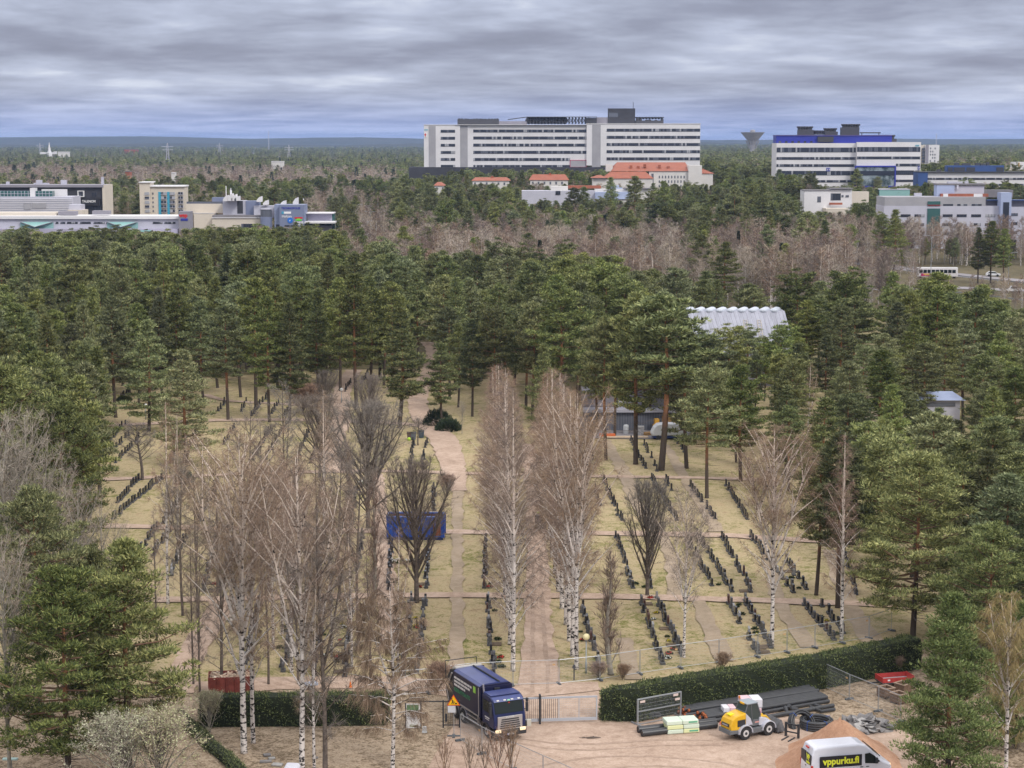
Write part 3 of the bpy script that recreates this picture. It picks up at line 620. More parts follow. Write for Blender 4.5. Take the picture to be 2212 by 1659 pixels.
solo_bare = [
 ('birch', BB[0], 527, 1628, 935, 1.0, 'big forked white birch before the low hedge, left of its twin'),
 ('birch', BB[2], 547, 1606, 1000, 0.8, 'white birch close behind the big forked birch'),
 ('birch', BB[1], 652, 1672, 985, 0.95, 'tall white birch right of the white builders bag'),
 ('birch', BB[2], 679, 1668, 1150, 0.7, 'slim white birch in the clump right of the builders bag'),
 ('birch', BD[1], 702, 1672, 1105, 1.0, 'dark barked tree with rising limbs in the clump right of the builders bag'),
 ('birch', WR[0], 848, 1662, 1265, 1.1, 'weeping reddish birch left of the roadworks sign'),
 ('birch', BB[1], 630, 1453, 1010, 0.9, 'white birch behind the low hedge by the dumpster lane'),
 ('birch', BB[2], 363, 1305, 868, 0.75, 'slender white birch at the left with its crown before the wide dark pine'),
 ('birch', BD[0], 432, 1495, 1165, 0.7, 'slim dark stem left of the red dumpster'),
 ('birch', BD[0], 418, 1480, 1130, 0.7, 'second slim dark stem left of the red dumpster'),
 ('birch', BD[1], 478, 1500, 1080, 0.9, 'dark barked bare tree rising from the red dumpster'),
 ('birch', BB[2], 500, 1345, 955, 1.0, 'reddish birch behind the big forked birch'),
 ('birch', BB[0], 590, 1400, 1010, 0.85, 'reddish birch between the dumpster and the blue container'),
 ('birch', BA[1], 716, 1420, 1060, 0.85, 'reddish birch in the thicket left of the blue container'),
 ('birch', BB[2], 760, 1440, 1120, 0.95, 'thin birch in the thicket below the blue container'),
 ('birch', BA[2], 455, 1240, 950, 0.8, 'small reddish birch near the left double grave rows'),
 ('birch', BA[0], 660, 1280, 980, 0.7, 'small reddish birch above the thicket'),
 ('birch', BB[2], 190, 1010, 855, 0.7, 'thin birch by the left double grave rows'),
 ('birch', BB[0], 1667, 1396, 925, 1.05, 'white birch with long rising limbs before the right grave rows'),
 ('birch', BB[2], 1818, 1382, 935, 0.95, 'slender white birch nearest the right end of the hedge'),
 ('birch', BB[1], 1477, 1421, 1058, 0.95, 'smaller white birch above the pipe stacks'),
 ('birch', WE[0], 2172, 1700, 1283, 1.1, 'weeping birch with yellow twigs at the lower right corner'),
 ('birch', BB[2], 1745, 960, 780, 0.9, 'small pale birch among the right pines'),
 ('hornbeam', UP[0], 900, 1302, 1005, 1.2, 'fan shaped bare tree in front of the blue container'),
 ('hornbeam', UP[0], 1398, 1288, 1050, 1.15, 'fan shaped bare tree right of the avenue'),
 ('hornbeam', UP[1], 690, 1032, 862, 1.15, 'dense dark bare tree left of the shady track'),
 ('hornbeam', UP[1], 795, 1140, 880, 1.15, 'dense dark bare tree behind the blue container, left side'),
 ('hornbeam', UP[1], 800, 960, 815, 0.8, 'dark bare tree beside the lone conical pine'),
 ('hornbeam', UP[1], 705, 905, 805, 0.9, 'dark bare tree beside the brown round bush'),
 ('poplar', CO[0], 806, 1330, 1040, 1.35, 'thin column shaped bare tree below the container'),
 ('poplar', CO[0], 752, 1180, 960, 1.3, 'thin column shaped bare tree in the reddish thicket'),
 ('poplar', CO[0], 1320, 1458, 1200, 1.9, 'thick column shaped bare tree at the rounded hedge end'),
 ('apple_tree', AP[0], 307, 1037, 918, 1.1, 'small spreading bare tree between the left double grave rows'),
 ('apple_tree', AP[0], 903, 962, 905, 1.0, 'small crooked bare tree at the sandy road bend'),
 ('apple_tree', AP[0], 590, 985, 918, 0.9, 'small crooked bare tree by the twin dark grave rows'),
 ('apple_tree', AP[0], 752, 935, 885, 0.9, 'small crooked bare tree beside the shady track'),
 ('aspen', AS[0], 22, 1420, 905, 1.0, 'pale bare aspen at the left edge'),
 ('aspen', AS[1], 70, 1400, 895, 0.9, 'pale bare aspen second from the left edge'),
 ('aspen', AS[0], 112, 1400, 960, 0.7, 'pale bare aspen left of the overhanging dark pine bough'),
 ('aspen', AS[1], 180, 1480, 1055, 0.9, 'pale bare aspen behind the lower left pines'),
 ('aspen', AS[0], 232, 1460, 1090, 0.7, 'pale bare aspen nearest the left grave rows'),
 ('aspen', AS[1], 22, 1700, 1160, 0.8, 'pale bare aspen rising through the corner pine'),
 ('aspen', AS[1], 998, 938, 868, 0.9, 'small grey bare tree by the evergreen shrubs'),
 ('willow_bush', CT[0], 260, 1752, 1560, 1.1, 'greenish catkin bush left of the slope hedge'),
 ('willow_bush', CT[0], 345, 1735, 1545, 1.1, 'greenish catkin bush in the middle of the three'),
 ('willow_bush', CT[0], 452, 1590, 1500, 0.9, 'greenish catkin bush before the clipped low hedge'),
 ('bare_bush', SH[0], 1292, 1468, 1435, 1.0, 'reddish bush left of the thick column tree'),
 ('bare_bush', SH[0], 1345, 1470, 1440, 0.9, 'reddish bush right of the thick column tree'),
 ('bare_bush', SH[0], 944, 1500, 1440, 0.9, 'reddish bush behind the truck tail'),
 ('bare_bush', SH[0], 655, 893, 838, 1.2, 'round brown bush by the leaning narrow pine'),
 ('bare_bush', SH[0], 965, 1068, 1030, 0.8, 'brown bush at the foot of the sandy road'),
 ('bare_bush', SH[0], 1935, 1455, 1420, 0.8, 'brown bush by the red tipper cart'),
 ('bare_bush', SH[0], 1560, 1450, 1415, 0.8, 'reddish bush behind the middle of the hedge'),
]
for kd, v, X, Y, T, wsc, lb in solo_bare: plant_px(kd, v, X, Y, T, wsc, lb)
tk = random.Random(31)
TH_ = ['leftmost', 'second', 'third', 'fourth', 'fifth', 'sixth', 'seventh', 'eighth', 'ninth', 'tenth', 'eleventh', 'twelfth', 'thirteenth', 'fourteenth', 'fifteenth', 'sixteenth', 'seventeenth', 'rightmost']
for k, (X, Y) in enumerate(sorted(((395, 1330), (430, 1390), (470, 1290), (520, 1440), (565, 1310), (610, 1370), (645, 1480), (690, 1350), (735, 1300), (775, 1390), (700, 1200), (620, 1210), (540, 1200), (580, 1480), (385, 1210), (800, 1480), (860, 1440), (340, 1400)))):
    v = (BD[0], BB[2], BD[1], BD[1])[k % 4]
    plant_px('birch', v, X, Y, Y-tk.uniform(300, 430), 0.62 if v in BA else 0.85, ('dark stemmed bare tree' if v in BD else 'slender pale stemmed birch') + ', ' + TH_[k] + ' trunk of the thicket before the blue container', 'thicket of thin trees at the left')
# three thin saplings by the temporary fence, bottom
for (X, Y, T) in ((1045, 1690, 1600), (1072, 1700, 1585), (1010, 1695, 1600), (1098, 1694, 1575), (965, 1700, 1600)):
    plant_px('sapling', SAP[0], X, Y, T, 1.0, 'thin leafless sapling by the temporary fence at the bottom', 'saplings by the temporary fence')
# --- the wood: random standing pines with a minimum spacing
def inside(p, poly):
    x, y = p; c = False; n = len(poly)
    for i in range(n):
        x1, y1 = poly[i]; x2, y2 = poly[(i+1) % n]
        if (y1 > y) != (y2 > y) and x < (x2-x1)*(y-y1)/(y2-y1)+x1: c = not c
    return c
def gxy(pts): return [(gp(X, Y).x, gp(X, Y).y) for X, Y in pts]
DB = [(-100, 432), (900, 428), (1200, 400), (1500, 372), (1850, 345), (2300, 335)]
TL = [(-50, 511), (300, 512), (500, 504), (700, 506), (900, 515), (1100, 517), (1300, 545), (1500, 575), (1700, 592), (1800, 600), (1870, 582), (1960, 585), (2100, 590), (2160, 640), (2300, 670)]
front = gxy([(-450, 1500), (-450, 1290), (60, 1290), (150, 1190), (235, 1075), (222, 985), (190, 930), (205, 845), (330, 838), (480, 842), (700, 838), (712, 812), (770, 790), (785, 800), (840, 855), (890, 850), (895, 800), (915, 750), (960, 770), (955, 905), (1060, 915), (1262, 925), (1262, 870), (1480, 868), (1500, 990), (1560, 1060), (1640, 1075), (1760, 1130), (1860, 1215), (1900, 1300), (1960, 1400), (2750, 1600)])
front = front + [(gp(2750, 1600).x + 70, 325), (gp(2300, 815).x, 330), (gp(1850, 800).x, 345), (gp(1500, 760).x, 372), (gp(1200, 730).x, 400), (gp(900, 700).x, 428), (gp(-150, 695).x, 432), (gp(-450, 900).x-40, 300)]
keep = [(p['x'], p['y']) for p in plants]
clear1 = gxy([(1262, 960), (1500, 960), (1500, 870), (1262, 870)])
clear2 = gxy([(1848, 860), (1840, 800), (1905, 795), (1915, 860)])
chap = (gp(1600, 800).x - 14, gp(1600, 800).x + 14, 320, 345)
tries = 0; got = []
cell = {}
def near(x, y, d):
    for i in range(int(x//8)-1, int(x//8)+2):
        for j in range(int(y//8)-1, int(y//8)+2):
            for (a, b) in cell.get((i, j), ()):
                if (a-x)**2+(b-y)**2 < d*d: return True
    return False
def put(x, y): cell.setdefault((int(x//8), int(y//8)), []).append((x, y))
for a, b in keep: put(a, b)
while tries < 22000:
    tries += 1
    y = 105 + (435-105) * rs.random() ** 0.8; x = rs.uniform(-0.42, 0.42) * y
    X, Y = pix((x, y, 0))
    if y > lerpt(DB, X) or not inside((x, y), front): continue
    if inside((x, y), clear1) or inside((x, y), clear2): continue
    if 1468 < X < 1722 and 316 < y < 350: continue
    d = 6.7 if y > 260 else 6.8
    if near(x, y, d * rs.uniform(0.8, 1.15)): continue
    lim = lerpt(TL, X) + rs.uniform(0, 34)
    if y < 330: lim = max(lim, 560 + (330-y)*1.55 + rs.uniform(-25, 60))
    if X > 1480 and y < 290: lim = max(lim, 700 + (290-y)*2.2 + rs.uniform(-40, 60))
    if 1452 < X < 1738 and y < 322: lim = max(lim, 715 + rs.uniform(0, 30))
    if 1990 < X < 2110 and 200 < y < 262: lim = max(lim, 880)
    hmax = at(X, lim, y).z; h = min(hmax, rs.uniform(13.5, 21.5))
    if h < 8.5: continue
    put(x, y)
    vs = PM if y > 150 else PN
    v = rs.choice(vs if y <= 150 else ([PM[0], PM[1], PM[2], PM[2], PM[4], PM[5], PM[6], PM[7], PM[0], PM[3]] if X < 1100 else [PM[1], PM[3], PM[4], PM[7], PM[1], PM[5], PM[0]]))
    plant('pine', v, x, y, h, rs.uniform(0.9, 1.25) if X < 1100 else rs.uniform(1.1, 1.5))
# --- woods behind (450 m and beyond)
caps = [  # X0, X1, nearer than D, lowest allowed picture height of tree tops
 (905, 1520, 1045, 367), (1275, 1545, 880, 398), (1120, 1275, 800, 434), (1275, 1400, 795, 434), (930, 1235, 890, 399), (560, 905, 900, 372),
 (1668, 1762, 940, 378), (1762, 1990, 940, 405), (1735, 1835, 715, 458), (1890, 2300, 690, 512), (1980, 2300, 890, 396), (1980, 2032, 1380, 350),
 (-100, 392, 598, 502), (376, 728, 645, 494), (296, 400, 758, 452), (-100, 230, 715, 470), (228, 296, 700, 425), (690, 850, 600, 492), (1930, 2300, 520, 640), (1840, 2300, 600, 585), (1600, 1650, 2900, 318)]
foot = [(at(917,300,1050).x-8, at(1511,300,1050).x+8, 1045, 1085), (at(1675,300,950).x-8, at(1984,300,950).x+8, 945, 1010), (at(-100,300,600).x, at(392,300,600).x+4, 595, 760), (at(376,300,650).x-4, at(728,300,650).x+4, 640, 700),
        (at(1905,300,700).x-4, at(2300,300,700).x, 690, 760), (at(1735,300,720).x-4, at(1835,300,720).x+4, 712, 750), (at(1275,300,880).x-4, at(1545,300,880).x+4, 872, 915), (at(296,300,760).x-2, at(402,300,760).x+2, 755, 790),
        (at(1980,300,900).x-4, at(2300,300,900).x, 890, 950), (at(1120,300,800).x-4, at(1410,300,800).x+4, 790, 830)]
far = []
def wood(D0, D1, n, pick):
    for _ in range(n):
        y = math.sqrt(rs.uniform(D0*D0, D1*D1)); x = rs.uniform(-0.37, 0.37)*y
        if any(a < x < b and c < y < d for a, b, c, d in foot): continue
        X, Yb = pix((x, y, 0))
        if y < lerpt(DB, X) + 10: continue
        if 575 < Yb < 632 and X > 1985: continue
        if 690 < X < 850 and 520 < y < 1000 and rs.random() < 0.75: continue
        kd, v, h, ws = pick(x, y, X)
        top = 301 + (H0-h-gz(x, y))*4085/y; c = 0
        for a, b, d, yc in caps:
            if a-4 < X < b+4 and y < d: c = max(c, yc + rs.uniform(-3, 7) - (rs.choice((0, 15, 30, 48)) if (kd == 'birch' and X > 1860 and yc > 500) else 0))
        if top < c:
            h2 = H0 - gz(x, y) - (c-301)*y/4085
            if h2 < h*0.42: continue
            h = h2
        far.append((kd, v, x, y, h, ws))
def pk1(x, y, X):       # birch wood right behind the pines
    r = rs.random()
    pine = 0.05
    if X < 720: pine = 0.6
    if y > 600: pine = 0.22 if X > 860 else 0.3
    if y > 720 and X > 860: pine = 0.62
    if 1430 < X < 1760 and y > 600: pine = 0.7 if y > 680 else 0.4
    if r < pine: return 'pine', rs.choice(PM[:5] + PM[6:]), rs.uniform(14, 20), rs.uniform(1.0, 1.35)
    if r < pine + 0.02: return 'spruce', rs.choice(SM), rs.uniform(9, 16), 1.0
    return 'birch', rs.choice(BM), rs.uniform(11, 16.5), rs.uniform(0.9, 1.3)
def pk2(x, y, X):
    r = rs.random()
    clump = math.sin(x*0.021 + 1.3)*math.sin(y*0.013 + x*0.006)
    pine = (0.10 if y < 1500 else 0.22) if X < 860 else 0.80
    clump = math.sin(x*0.007 + 1.3)*math.sin(y*0.0045 + x*0.002)
    pine = min(0.97, max(0.05, pine + 0.22*clump))
    if y > 1900: pine = 0.80 + 0.17*clump if X < 860 else 0.93
    if y > 2800: pine = 0.96
    if r < 0.035 and X < 1000: return 'spruce', SF[0], rs.uniform(13, 20), 0.95
    if r < pine: return 'pine', rs.choice(PF), rs.uniform(13, 18), rs.uniform(1.1, 1.6)
    return 'birch', rs.choice(BF), rs.uniform(12, 17), rs.uniform(1.2, 1.8)
wood(445, 720, 4000, pk1); wood(720, 1150, 5300, pk1); wood(1000, 2600, 13500, pk2); wood(2600, 6500, 14500, pk2)
# pines standing in front of the offices and clinics, placed one by one
for X, Y, T, v in ((2112, 612, 492, 2), (2140, 612, 478, 4), (2168, 615, 494, 0), (1585, 560, 402, 0), (1645, 560, 395, 2), (1318, 520, 405, 5), (1260, 530, 418, 0), (1905, 580, 470, 3), (1845, 560, 440, 2), (1930, 590, 452, 5), (735, 560, 465, 2), (1240, 540, 415, 1), (1432, 540, 400, 4), (1370, 530, 395, 6), (660, 560, 470, 0), (640, 565, 480, 4)):
    g = gp(X, Y); plants.append(dict(kind='pine', var=PM[v], x=g.x, y=g.y, sx=at(X, T, g.y).z/19*1.15, sz=at(X, T, g.y).z/19, rot=rs.uniform(0, 6), label=None, group=None, solo=True))
# ------------------------------------------------------------------ make things of them
PARTNAMES = {'pine': ('trunk', 'crown'), 'birch': ('trunk', 'crown'), 'spruce': ('trunk', 'crown')}
def zone(X, y):
    if y > 440:
        for a, b in ((500, 'beside the dark office block'), (900, 'beside the sign tower office'), (1100, 'below the left wing of the hospital'), (1300, 'below the hospital middle'), (1500, 'below the orange roofs'), (1700, 'below the water tower'), (1900, 'below the striped hospital'), (9999, 'below the grey clinic')):
            if X < a: return b + (', back rows' if y > 520 else ', front rows')
    xs_ = [(240, 'at the left end'), (480, 'by the left globe lamp'), (740, 'left of the shady track'), (920, 'left of the sandy road'), (1130, 'right of the sandy road'), (1300, 'behind the right birch row'), (1490, 'around the grey shed'), (1740, 'around the ribbed grey roof'), (2000, 'around the earth clearing'), (9999, 'at the right end')]
    s_ = [b for a, b in xs_ if X < a][0]
    if y > 385: return 'back of the pinewood, ' + s_
    if y > 330: return 'deep in the pinewood, ' + s_
    if y > 280: return 'middle of the pinewood, ' + s_
    return 'front of the pinewood, ' + s_
LOOK = {}
for i, v in enumerate(PM): LOOK[id(v)] = ['slim pine', 'round topped pine', 'pointed pine', 'flat topped pine', 'full oval pine', 'broad conical pine', 'small headed pine', 'high crowned pine'][i]
for i, v in enumerate(PN): LOOK[id(v)] = ['oval pine', 'round pine', 'bushy young pine', 'spreading pine'][i]
for v in SM + SF: LOOK[id(v)] = 'dark pointed spruce'
for v in BM: LOOK[id(v)] = 'bare birch'
CAT = {'pine': 'pine tree', 'birch': 'birch tree', 'spruce': 'spruce tree', 'hornbeam': 'bare tree', 'poplar': 'bare tree', 'apple_tree': 'bare tree', 'aspen': 'aspen tree', 'willow_bush': 'bush', 'bare_bush': 'bush', 'sapling': 'sapling'}
def tree_thing(p):
    kd = p['kind']; nm = {'pine': 'pine_tree', 'birch': 'birch_tree', 'spruce': 'spruce_tree', 'hornbeam': 'bare_tree', 'poplar': 'bare_tree', 'aspen': 'aspen_tree'}.get(kd, kd)
    lb, gr = p['label'], p['group']
    if not lb:
        X, _ = pix((p['x'], p['y'], 0)); z = zone(X, p['y']); look = LOOK.get(id(p['var']), 'tree')
        lb = look + ' in the ' + z if z[:4] in ('back', 'midd', 'fron') else look + ' ' + z
        gr = lb.replace('pine ', 'pines ', 1).replace('birch ', 'birches ', 1).replace('spruce ', 'spruces ', 1)
    e = empty(nm, (p['x'], p['y'], gz(p['x'], p['y'])), p['rot'], lb, CAT[kd], gr, scale=(p['sx'], p['sx'], p['sz']))
    ent('trunk', p['var']['trunk'], e); ent('crown', p['var']['crown'], e)
lim = {'pine': 296, 'birch': 296, 'spruce': 60}
for kd, v, x, y, h, ws in far:
    if y < 1150 and v['H'] > 0: pass
cands = {}
for p in plants: cands.setdefault(p['kind'], []).append(p)
stuff = []
farp = [dict(kind=kd, var=v, x=x, y=y, sx=h/v['H']*ws, sz=h/v['H'], rot=rs.uniform(0, 6.28), label=None, group=None) for kd, v, x, y, h, ws in far]
for p in farp:
    if p['kind'] in lim and p['y'] < 1000: cands[p['kind']] = cands.get(p['kind'], []); cands[p['kind']].append(p)
    else: stuff.append(p)
for kd, lst in cands.items():
    lst.sort(key=lambda p: (0 if p['label'] else 1, p['y'] / max(0.3, p['sz'])))
    off = [p for p in lst if not (-70 < pix((p['x'], p['y'], 0))[0] < 2282)]; oid = set(map(id, off)); lst = [p for p in lst if id(p) not in oid]; stuff += [p for p in off if kd in ('pine', 'birch', 'spruce')]
    n = lim.get(kd, 999)
    for p in lst[:n]: tree_thing(p)
    stuff += lst[n:]
print('trees', {k: len(v) for k, v in cands.items()}, 'stuff', len(stuff))
# the rest of the woods: one object each, trees set on its points
def scatter(name, label, cat, pts, variants):
    ids = {id(v): i for i, v in enumerate(variants)}
    col = bpy.data.collections.new(name + '_kinds')
    for i, v in enumerate(variants):
        mb = v.get('joined')
        if mb is None:
            a, b = v['trunk'], v['crown']; me = bpy.data.meshes.new('joined_tree')
            def arr(m_):
                co = np.zeros(len(m_.vertices)*3, np.float32); m_.vertices.foreach_get('co', co)
                li = np.zeros(len(m_.loops), np.int32); m_.loops.foreach_get('vertex_index', li)
                lt = np.zeros(len(m_.polygons), np.int32); m_.polygons.foreach_get('loop_total', lt)
                mi = np.zeros(len(m_.polygons), np.int32); m_.polygons.foreach_get('material_index', mi)
                return co, li, lt, mi
            c1, l1, t1, m1 = arr(a); c2, l2, t2, m2 = arr(b)
            co = np.concatenate([c1, c2]); li = np.concatenate([l1, l2+len(c1)//3]).astype(np.int32); lt = np.concatenate([t1, t2]); mi = np.concatenate([m1, m2+len(a.materials)]).astype(np.int32)
            me.vertices.add(len(co)//3); me.vertices.foreach_set('co', co); me.loops.add(len(li)); me.loops.foreach_set('vertex_index', li)
            me.polygons.add(len(lt)); st = np.zeros(len(lt), np.int32); st[1:] = np.cumsum(lt)[:-1]; me.polygons.foreach_set('loop_start', st); me.polygons.foreach_set('loop_total', lt)
            for q in list(a.materials)+list(b.materials): me.materials.append(q)
            me.polygons.foreach_set('material_index', mi); me.update(calc_edges=True); v['joined'] = mb = me
        o = bpy.data.objects.new('%s_kind_%02d' % (name, i), mb); col.objects.link(o)
    me = bpy.data.meshes.new(name); n = len(pts); me.vertices.add(n)
    me.vertices.foreach_set('co', np.array([(p['x'], p['y'], gz(p['x'], p['y'])) for p in pts], np.float32).ravel())
    for an, ty, dat in (('rot', 'FLOAT_VECTOR', [(0, 0, p['rot']) for p in pts]), ('siz', 'FLOAT_VECTOR', [(p['sx'], p['sx'], p['sz']) for p in pts])):
        at_ = me.attributes.new(an, ty, 'POINT'); at_.data.foreach_set('vector', np.array(dat, np.float32).ravel())
    at_ = me.attributes.new('pick', 'INT', 'POINT'); at_.data.foreach_set('value', np.array([ids[id(p['var'])] for p in pts], np.int32))
    o = ent(name, me); tag(o, label, cat, kind='stuff')
    g = bpy.data.node_groups.new(name, 'GeometryNodeTree')
    g.interface.new_socket('Geometry', in_out='INPUT', socket_type='NodeSocketGeometry'); g.interface.new_socket('Geometry', in_out='OUTPUT', socket_type='NodeSocketGeometry')
    gi = g.nodes.new('NodeGroupInput'); go = g.nodes.new('NodeGroupOutput'); ip = g.nodes.new('GeometryNodeInstanceOnPoints'); ci = g.nodes.new('GeometryNodeCollectionInfo')
    ci.inputs['Collection'].default_value = col; ci.inputs['Separate Children'].default_value = True; ci.inputs['Reset Children'].default_value = True
    g.links.new(gi.outputs[0], ip.inputs['Points']); g.links.new(ci.outputs[0], ip.inputs['Instance']); ip.inputs['Pick Instance'].default_value = True
    for an, ty, sock in (('rot', 'FLOAT_VECTOR', 'Rotation'), ('siz', 'FLOAT_VECTOR', 'Scale'), ('pick', 'INT', 'Instance Index')):
        na = g.nodes.new('GeometryNodeInputNamedAttribute'); na.data_type = ty; na.inputs[0].default_value = an
        g.links.new(na.outputs[0], ip.inputs[sock])
    g.links.new(ip.outputs[0], go.inputs[0]); md = o.modifiers.new('woods', 'NODES'); md.node_group = g
    return o
for kd, nm, lb, vs in (('pine', 'pine_woods', 'green pine woods stretching to the horizon', PM + PF + PN), ('birch', 'birch_woods', 'leafless reddish birch woods behind the pines', BM + BF + BA + BB), ('spruce', 'spruce_woods', 'scattered dark spruces in the far woods', SM + SF)):
    pts = [p for p in stuff if p['kind'] == kd]
    if pts: scatter(nm, lb, 'woods', pts, vs)
# ================================================================== buildings
W_WHITE = mat('white_render', (0.70, 0.69, 0.71), 0.7, nscale=0.15, namt=0.07)
W_WHITE2 = mat('white_plaster', (0.66, 0.64, 0.62), 0.8, nscale=0.2, namt=0.08)
W_GREY = mat('grey_panel', (0.36, 0.355, 0.38), 0.7, nscale=0.2, namt=0.1)
W_LGREY = mat('light_grey_panel', (0.50, 0.50, 0.58), 0.6, nscale=0.2, namt=0.08)
W_LILAC = mat('lilac_panel', (0.42, 0.40, 0.52), 0.7, nscale=0.2, namt=0.08)
W_MID = mat('mid_grey_panel', (0.27, 0.26, 0.30), 0.7, nscale=0.2, namt=0.1)
W_DARK = mat('charcoal_cladding', (0.055, 0.055, 0.065), 0.6, nscale=0.3, namt=0.15)
W_DECK = mat('roof_plant_dark', (0.07, 0.07, 0.08), 0.7)
W_ROOF = mat('roof_felt', (0.20, 0.19, 0.20), 0.9, nscale=0.3, namt=0.15)
W_GLASS = mat('dark_glass', (0.035, 0.04, 0.055), 0.12, spec=0.6)
W_GLASS2 = mat('mid_glass', (0.12, 0.13, 0.16), 0.2, spec=0.6)
W_BLIND = mat('window_blind', (0.35, 0.36, 0.39), 0.6)
W_TEAL = mat('teal_glass', (0.045, 0.12, 0.115), 0.15, spec=0.6)
W_TEAL2 = mat('pale_teal_glass', (0.25, 0.44, 0.43), 0.2, spec=0.6)
W_CREAM = mat('cream_panel', (0.62, 0.56, 0.48), 0.8, nscale=0.2, namt=0.05)
W_BLUE = mat('strong_blue_panel', (0.035, 0.045, 0.33), 0.5)
W_NAVY = mat('steel_blue_panel', (0.045, 0.09, 0.25), 0.5, nscale=0.3, namt=0.1)
W_SKY = mat('pale_blue_panel', (0.36, 0.42, 0.60), 0.5)
W_SLATE = mat('slate_blue_panel', (0.19, 0.22, 0.33), 0.5)
W_RED = mat('sign_red', (0.62, 0.03, 0.03), 0.5)
W_ORANGE = mat('orange_roof', (0.34, 0.115, 0.07), 0.7, nscale=0.4, namt=0.15)
W_BRICK = mat('red_brick', (0.36, 0.12, 0.07), 0.8, nscale=0.6)
W_CONC = mat('concrete', (0.34, 0.33, 0.34), 0.85, nscale=0.15, namt=0.12)
W_TURQ = mat('turquoise_panel', (0.06, 0.34, 0.50), 0.5)
W_SWHITE = mat('sign_white', (0.8, 0.8, 0.82), 0.5)
W_SGREEN = mat('sign_green', (0.15, 0.60, 0.04), 0.5)
W_STEAL = mat('sign_teal', (0.03, 0.33, 0.45), 0.5)
W_YEL = mat('yellow_panel', (0.62, 0.33, 0.04), 0.5)
W_ART = mat('printed_glass', (0.32, 0.38, 0.42), 0.25, nscale=0.35, col2=(0.05, 0.075, 0.08), spec=0.6)
def cd(v): return v if v < 6 else 6+(v-6)*0.3
class BL:
    def __init__(s, name, label, cat, D, Xc, group=None):
        s.D = D; s.x0 = at(Xc, 400, D).x
        s.root = empty(name, (s.x0, D, 0), 0, label, cat, group)
    def X(s, px): return at(px, 400, s.D).x - s.x0
    def Z(s, py): return at(1106, py, s.D).z
    def box(s, part, X0, X1, Yt, Yb, d0, d1, m, parent=None):
        d0, d1 = cd(d0), cd(d1)
        mb = MB().box(s.X(X0), s.X(X1), d0, d1, 0 if Yb is None else s.Z(Yb), s.Z(Yt))
        return mb.build(part, m, parent or s.root)
    def boxes(s, part, lst, m, parent=None):
        mb = MB()
        for X0, X1, Yt, Yb, d0, d1, *mm in lst: mb.box(s.X(X0), s.X(X1), cd(d0), cd(d1), 0 if Yb is None else s.Z(Yb), s.Z(Yt), mm[0] if mm else 0)
        return mb.build(part, m, parent or s.root)
    def band(s, X0, X1, Y0, Y1, d, seed=0, seg=7, light=0.12, name='window', frame=None):
        """one long strip window: panes, some with blinds, set in a thin frame"""
        rr = random.Random(seed); mb = MB(); n = max(1, int((X1-X0)/seg)); z0, z1 = s.Z(Y1), s.Z(Y0)
        for i in range(n):
            a = s.X(X0+(X1-X0)*i/n); b = s.X(X0+(X1-X0)*(i+1)/n)
            r = rr.random(); m = 2 if r < light else (1 if r < 0.35 else 0)
            mb.box(a+0.06, b-0.06, d-0.04, d+0.3, z0+0.05, z1-0.05, m)
            mb.box(b-0.06, b+0.06, d-0.08, d+0.3, z0, z1, 3)
        mb.box(s.X(X0)-0.1, s.X(X1)+0.06, d-0.09, d-0.002, z0-0.1, z0+0.04, 3)
        return mb.build(name, [W_GLASS, W_GLASS2, W_BLIND, frame or W_DARK], s.root)
    def sign(s, body, X0, Yb, hP, m, d, bold=0.02, name='lettering', sx=1.0, parent=None):
        return text(name, body, (s.Z(Yb-hP)-s.Z(Yb))*1.35, m, parent or s.root, (s.X(X0), d, s.Z(Yb)), (R(90), 0, 0), 0.04, 'LEFT', sx, bold)
rb = random.Random(99)
# ---- the long white hospital
hx = lambda v: 778.7+v*.35203
hy = lambda v: 194.7+v*.35203
b = BL('hospital_building', 'very long white hospital with six dark window bands and black plant rooms on its roof', 'hospital', 1050, 1213)
b.box('wing', hx(391), hx(582), hy(214), hy(472), 0, 24, W_WHITE)
b.box('main_block', hx(582), hx(1386), hy(213), hy(472), 1.2, 26, W_WHITE)
b.box('east_block', hx(1386), hx(2081), hy(207), hy(462), 0, 26, W_WHITE)
b.box('podium', hx(300), hx(1510), hy(472), None, -3, 30, W_DARK, )
b.box('stair_panel', hx(420), hx(463), hy(220), hy(472), -0.12, 0.1, W_GREY)
b.box('stair_panel', hx(612), hx(658), hy(218), hy(472), 1.0, 1.3, W_GREY)
b.box('stair_panel', hx(1420), hx(1472), hy(212), hy(472), -0.12, 0.1, W_GREY)
b.box('base_wall', hx(1505), hx(2081), hy(462), None, 0.6, 26, W_WHITE)
b.box('corner_pier', hx(582), hx(612), hy(215), hy(472), 0.3, 1.3, W_WHITE)
for k, yy in enumerate((252, 295, 338, 382, 425, 467)):
    b.band(hx(493), hx(581), hy(yy-9), hy(yy+8), 0, k, 4, 0.1)
for k, yy in enumerate((250, 293, 337, 381, 425, 468)):
    b.band(hx(692), hx(1386 if k < 4 else 1285), hy(yy-9), hy(yy+9), 1.2, 10+k, 4, 0.13)
for k, yy in enumerate((245, 289, 333, 377, 421)):
    b.band(hx(1508), hx(2079), hy(yy-9), hy(yy+9), 0, 20+k, 4, 0.10)
b.boxes('poster_frame', [(hx(1285), hx(1388), hy(429), hy(432), 0.9, 1.25), (hx(1285), hx(1388), hy(471), hy(474), 0.9, 1.25), (hx(1285), hx(1288), hy(432), hy(471), 0.9, 1.25), (hx(1384), hx(1388), hy(432), hy(471), 0.9, 1.25)], mat('magenta_frame', (0.45, 0.04, 0.12)))
b.box('poster', hx(1288), hx(1384), hy(432), hy(471), 1.0, 1.25, W_GREY)
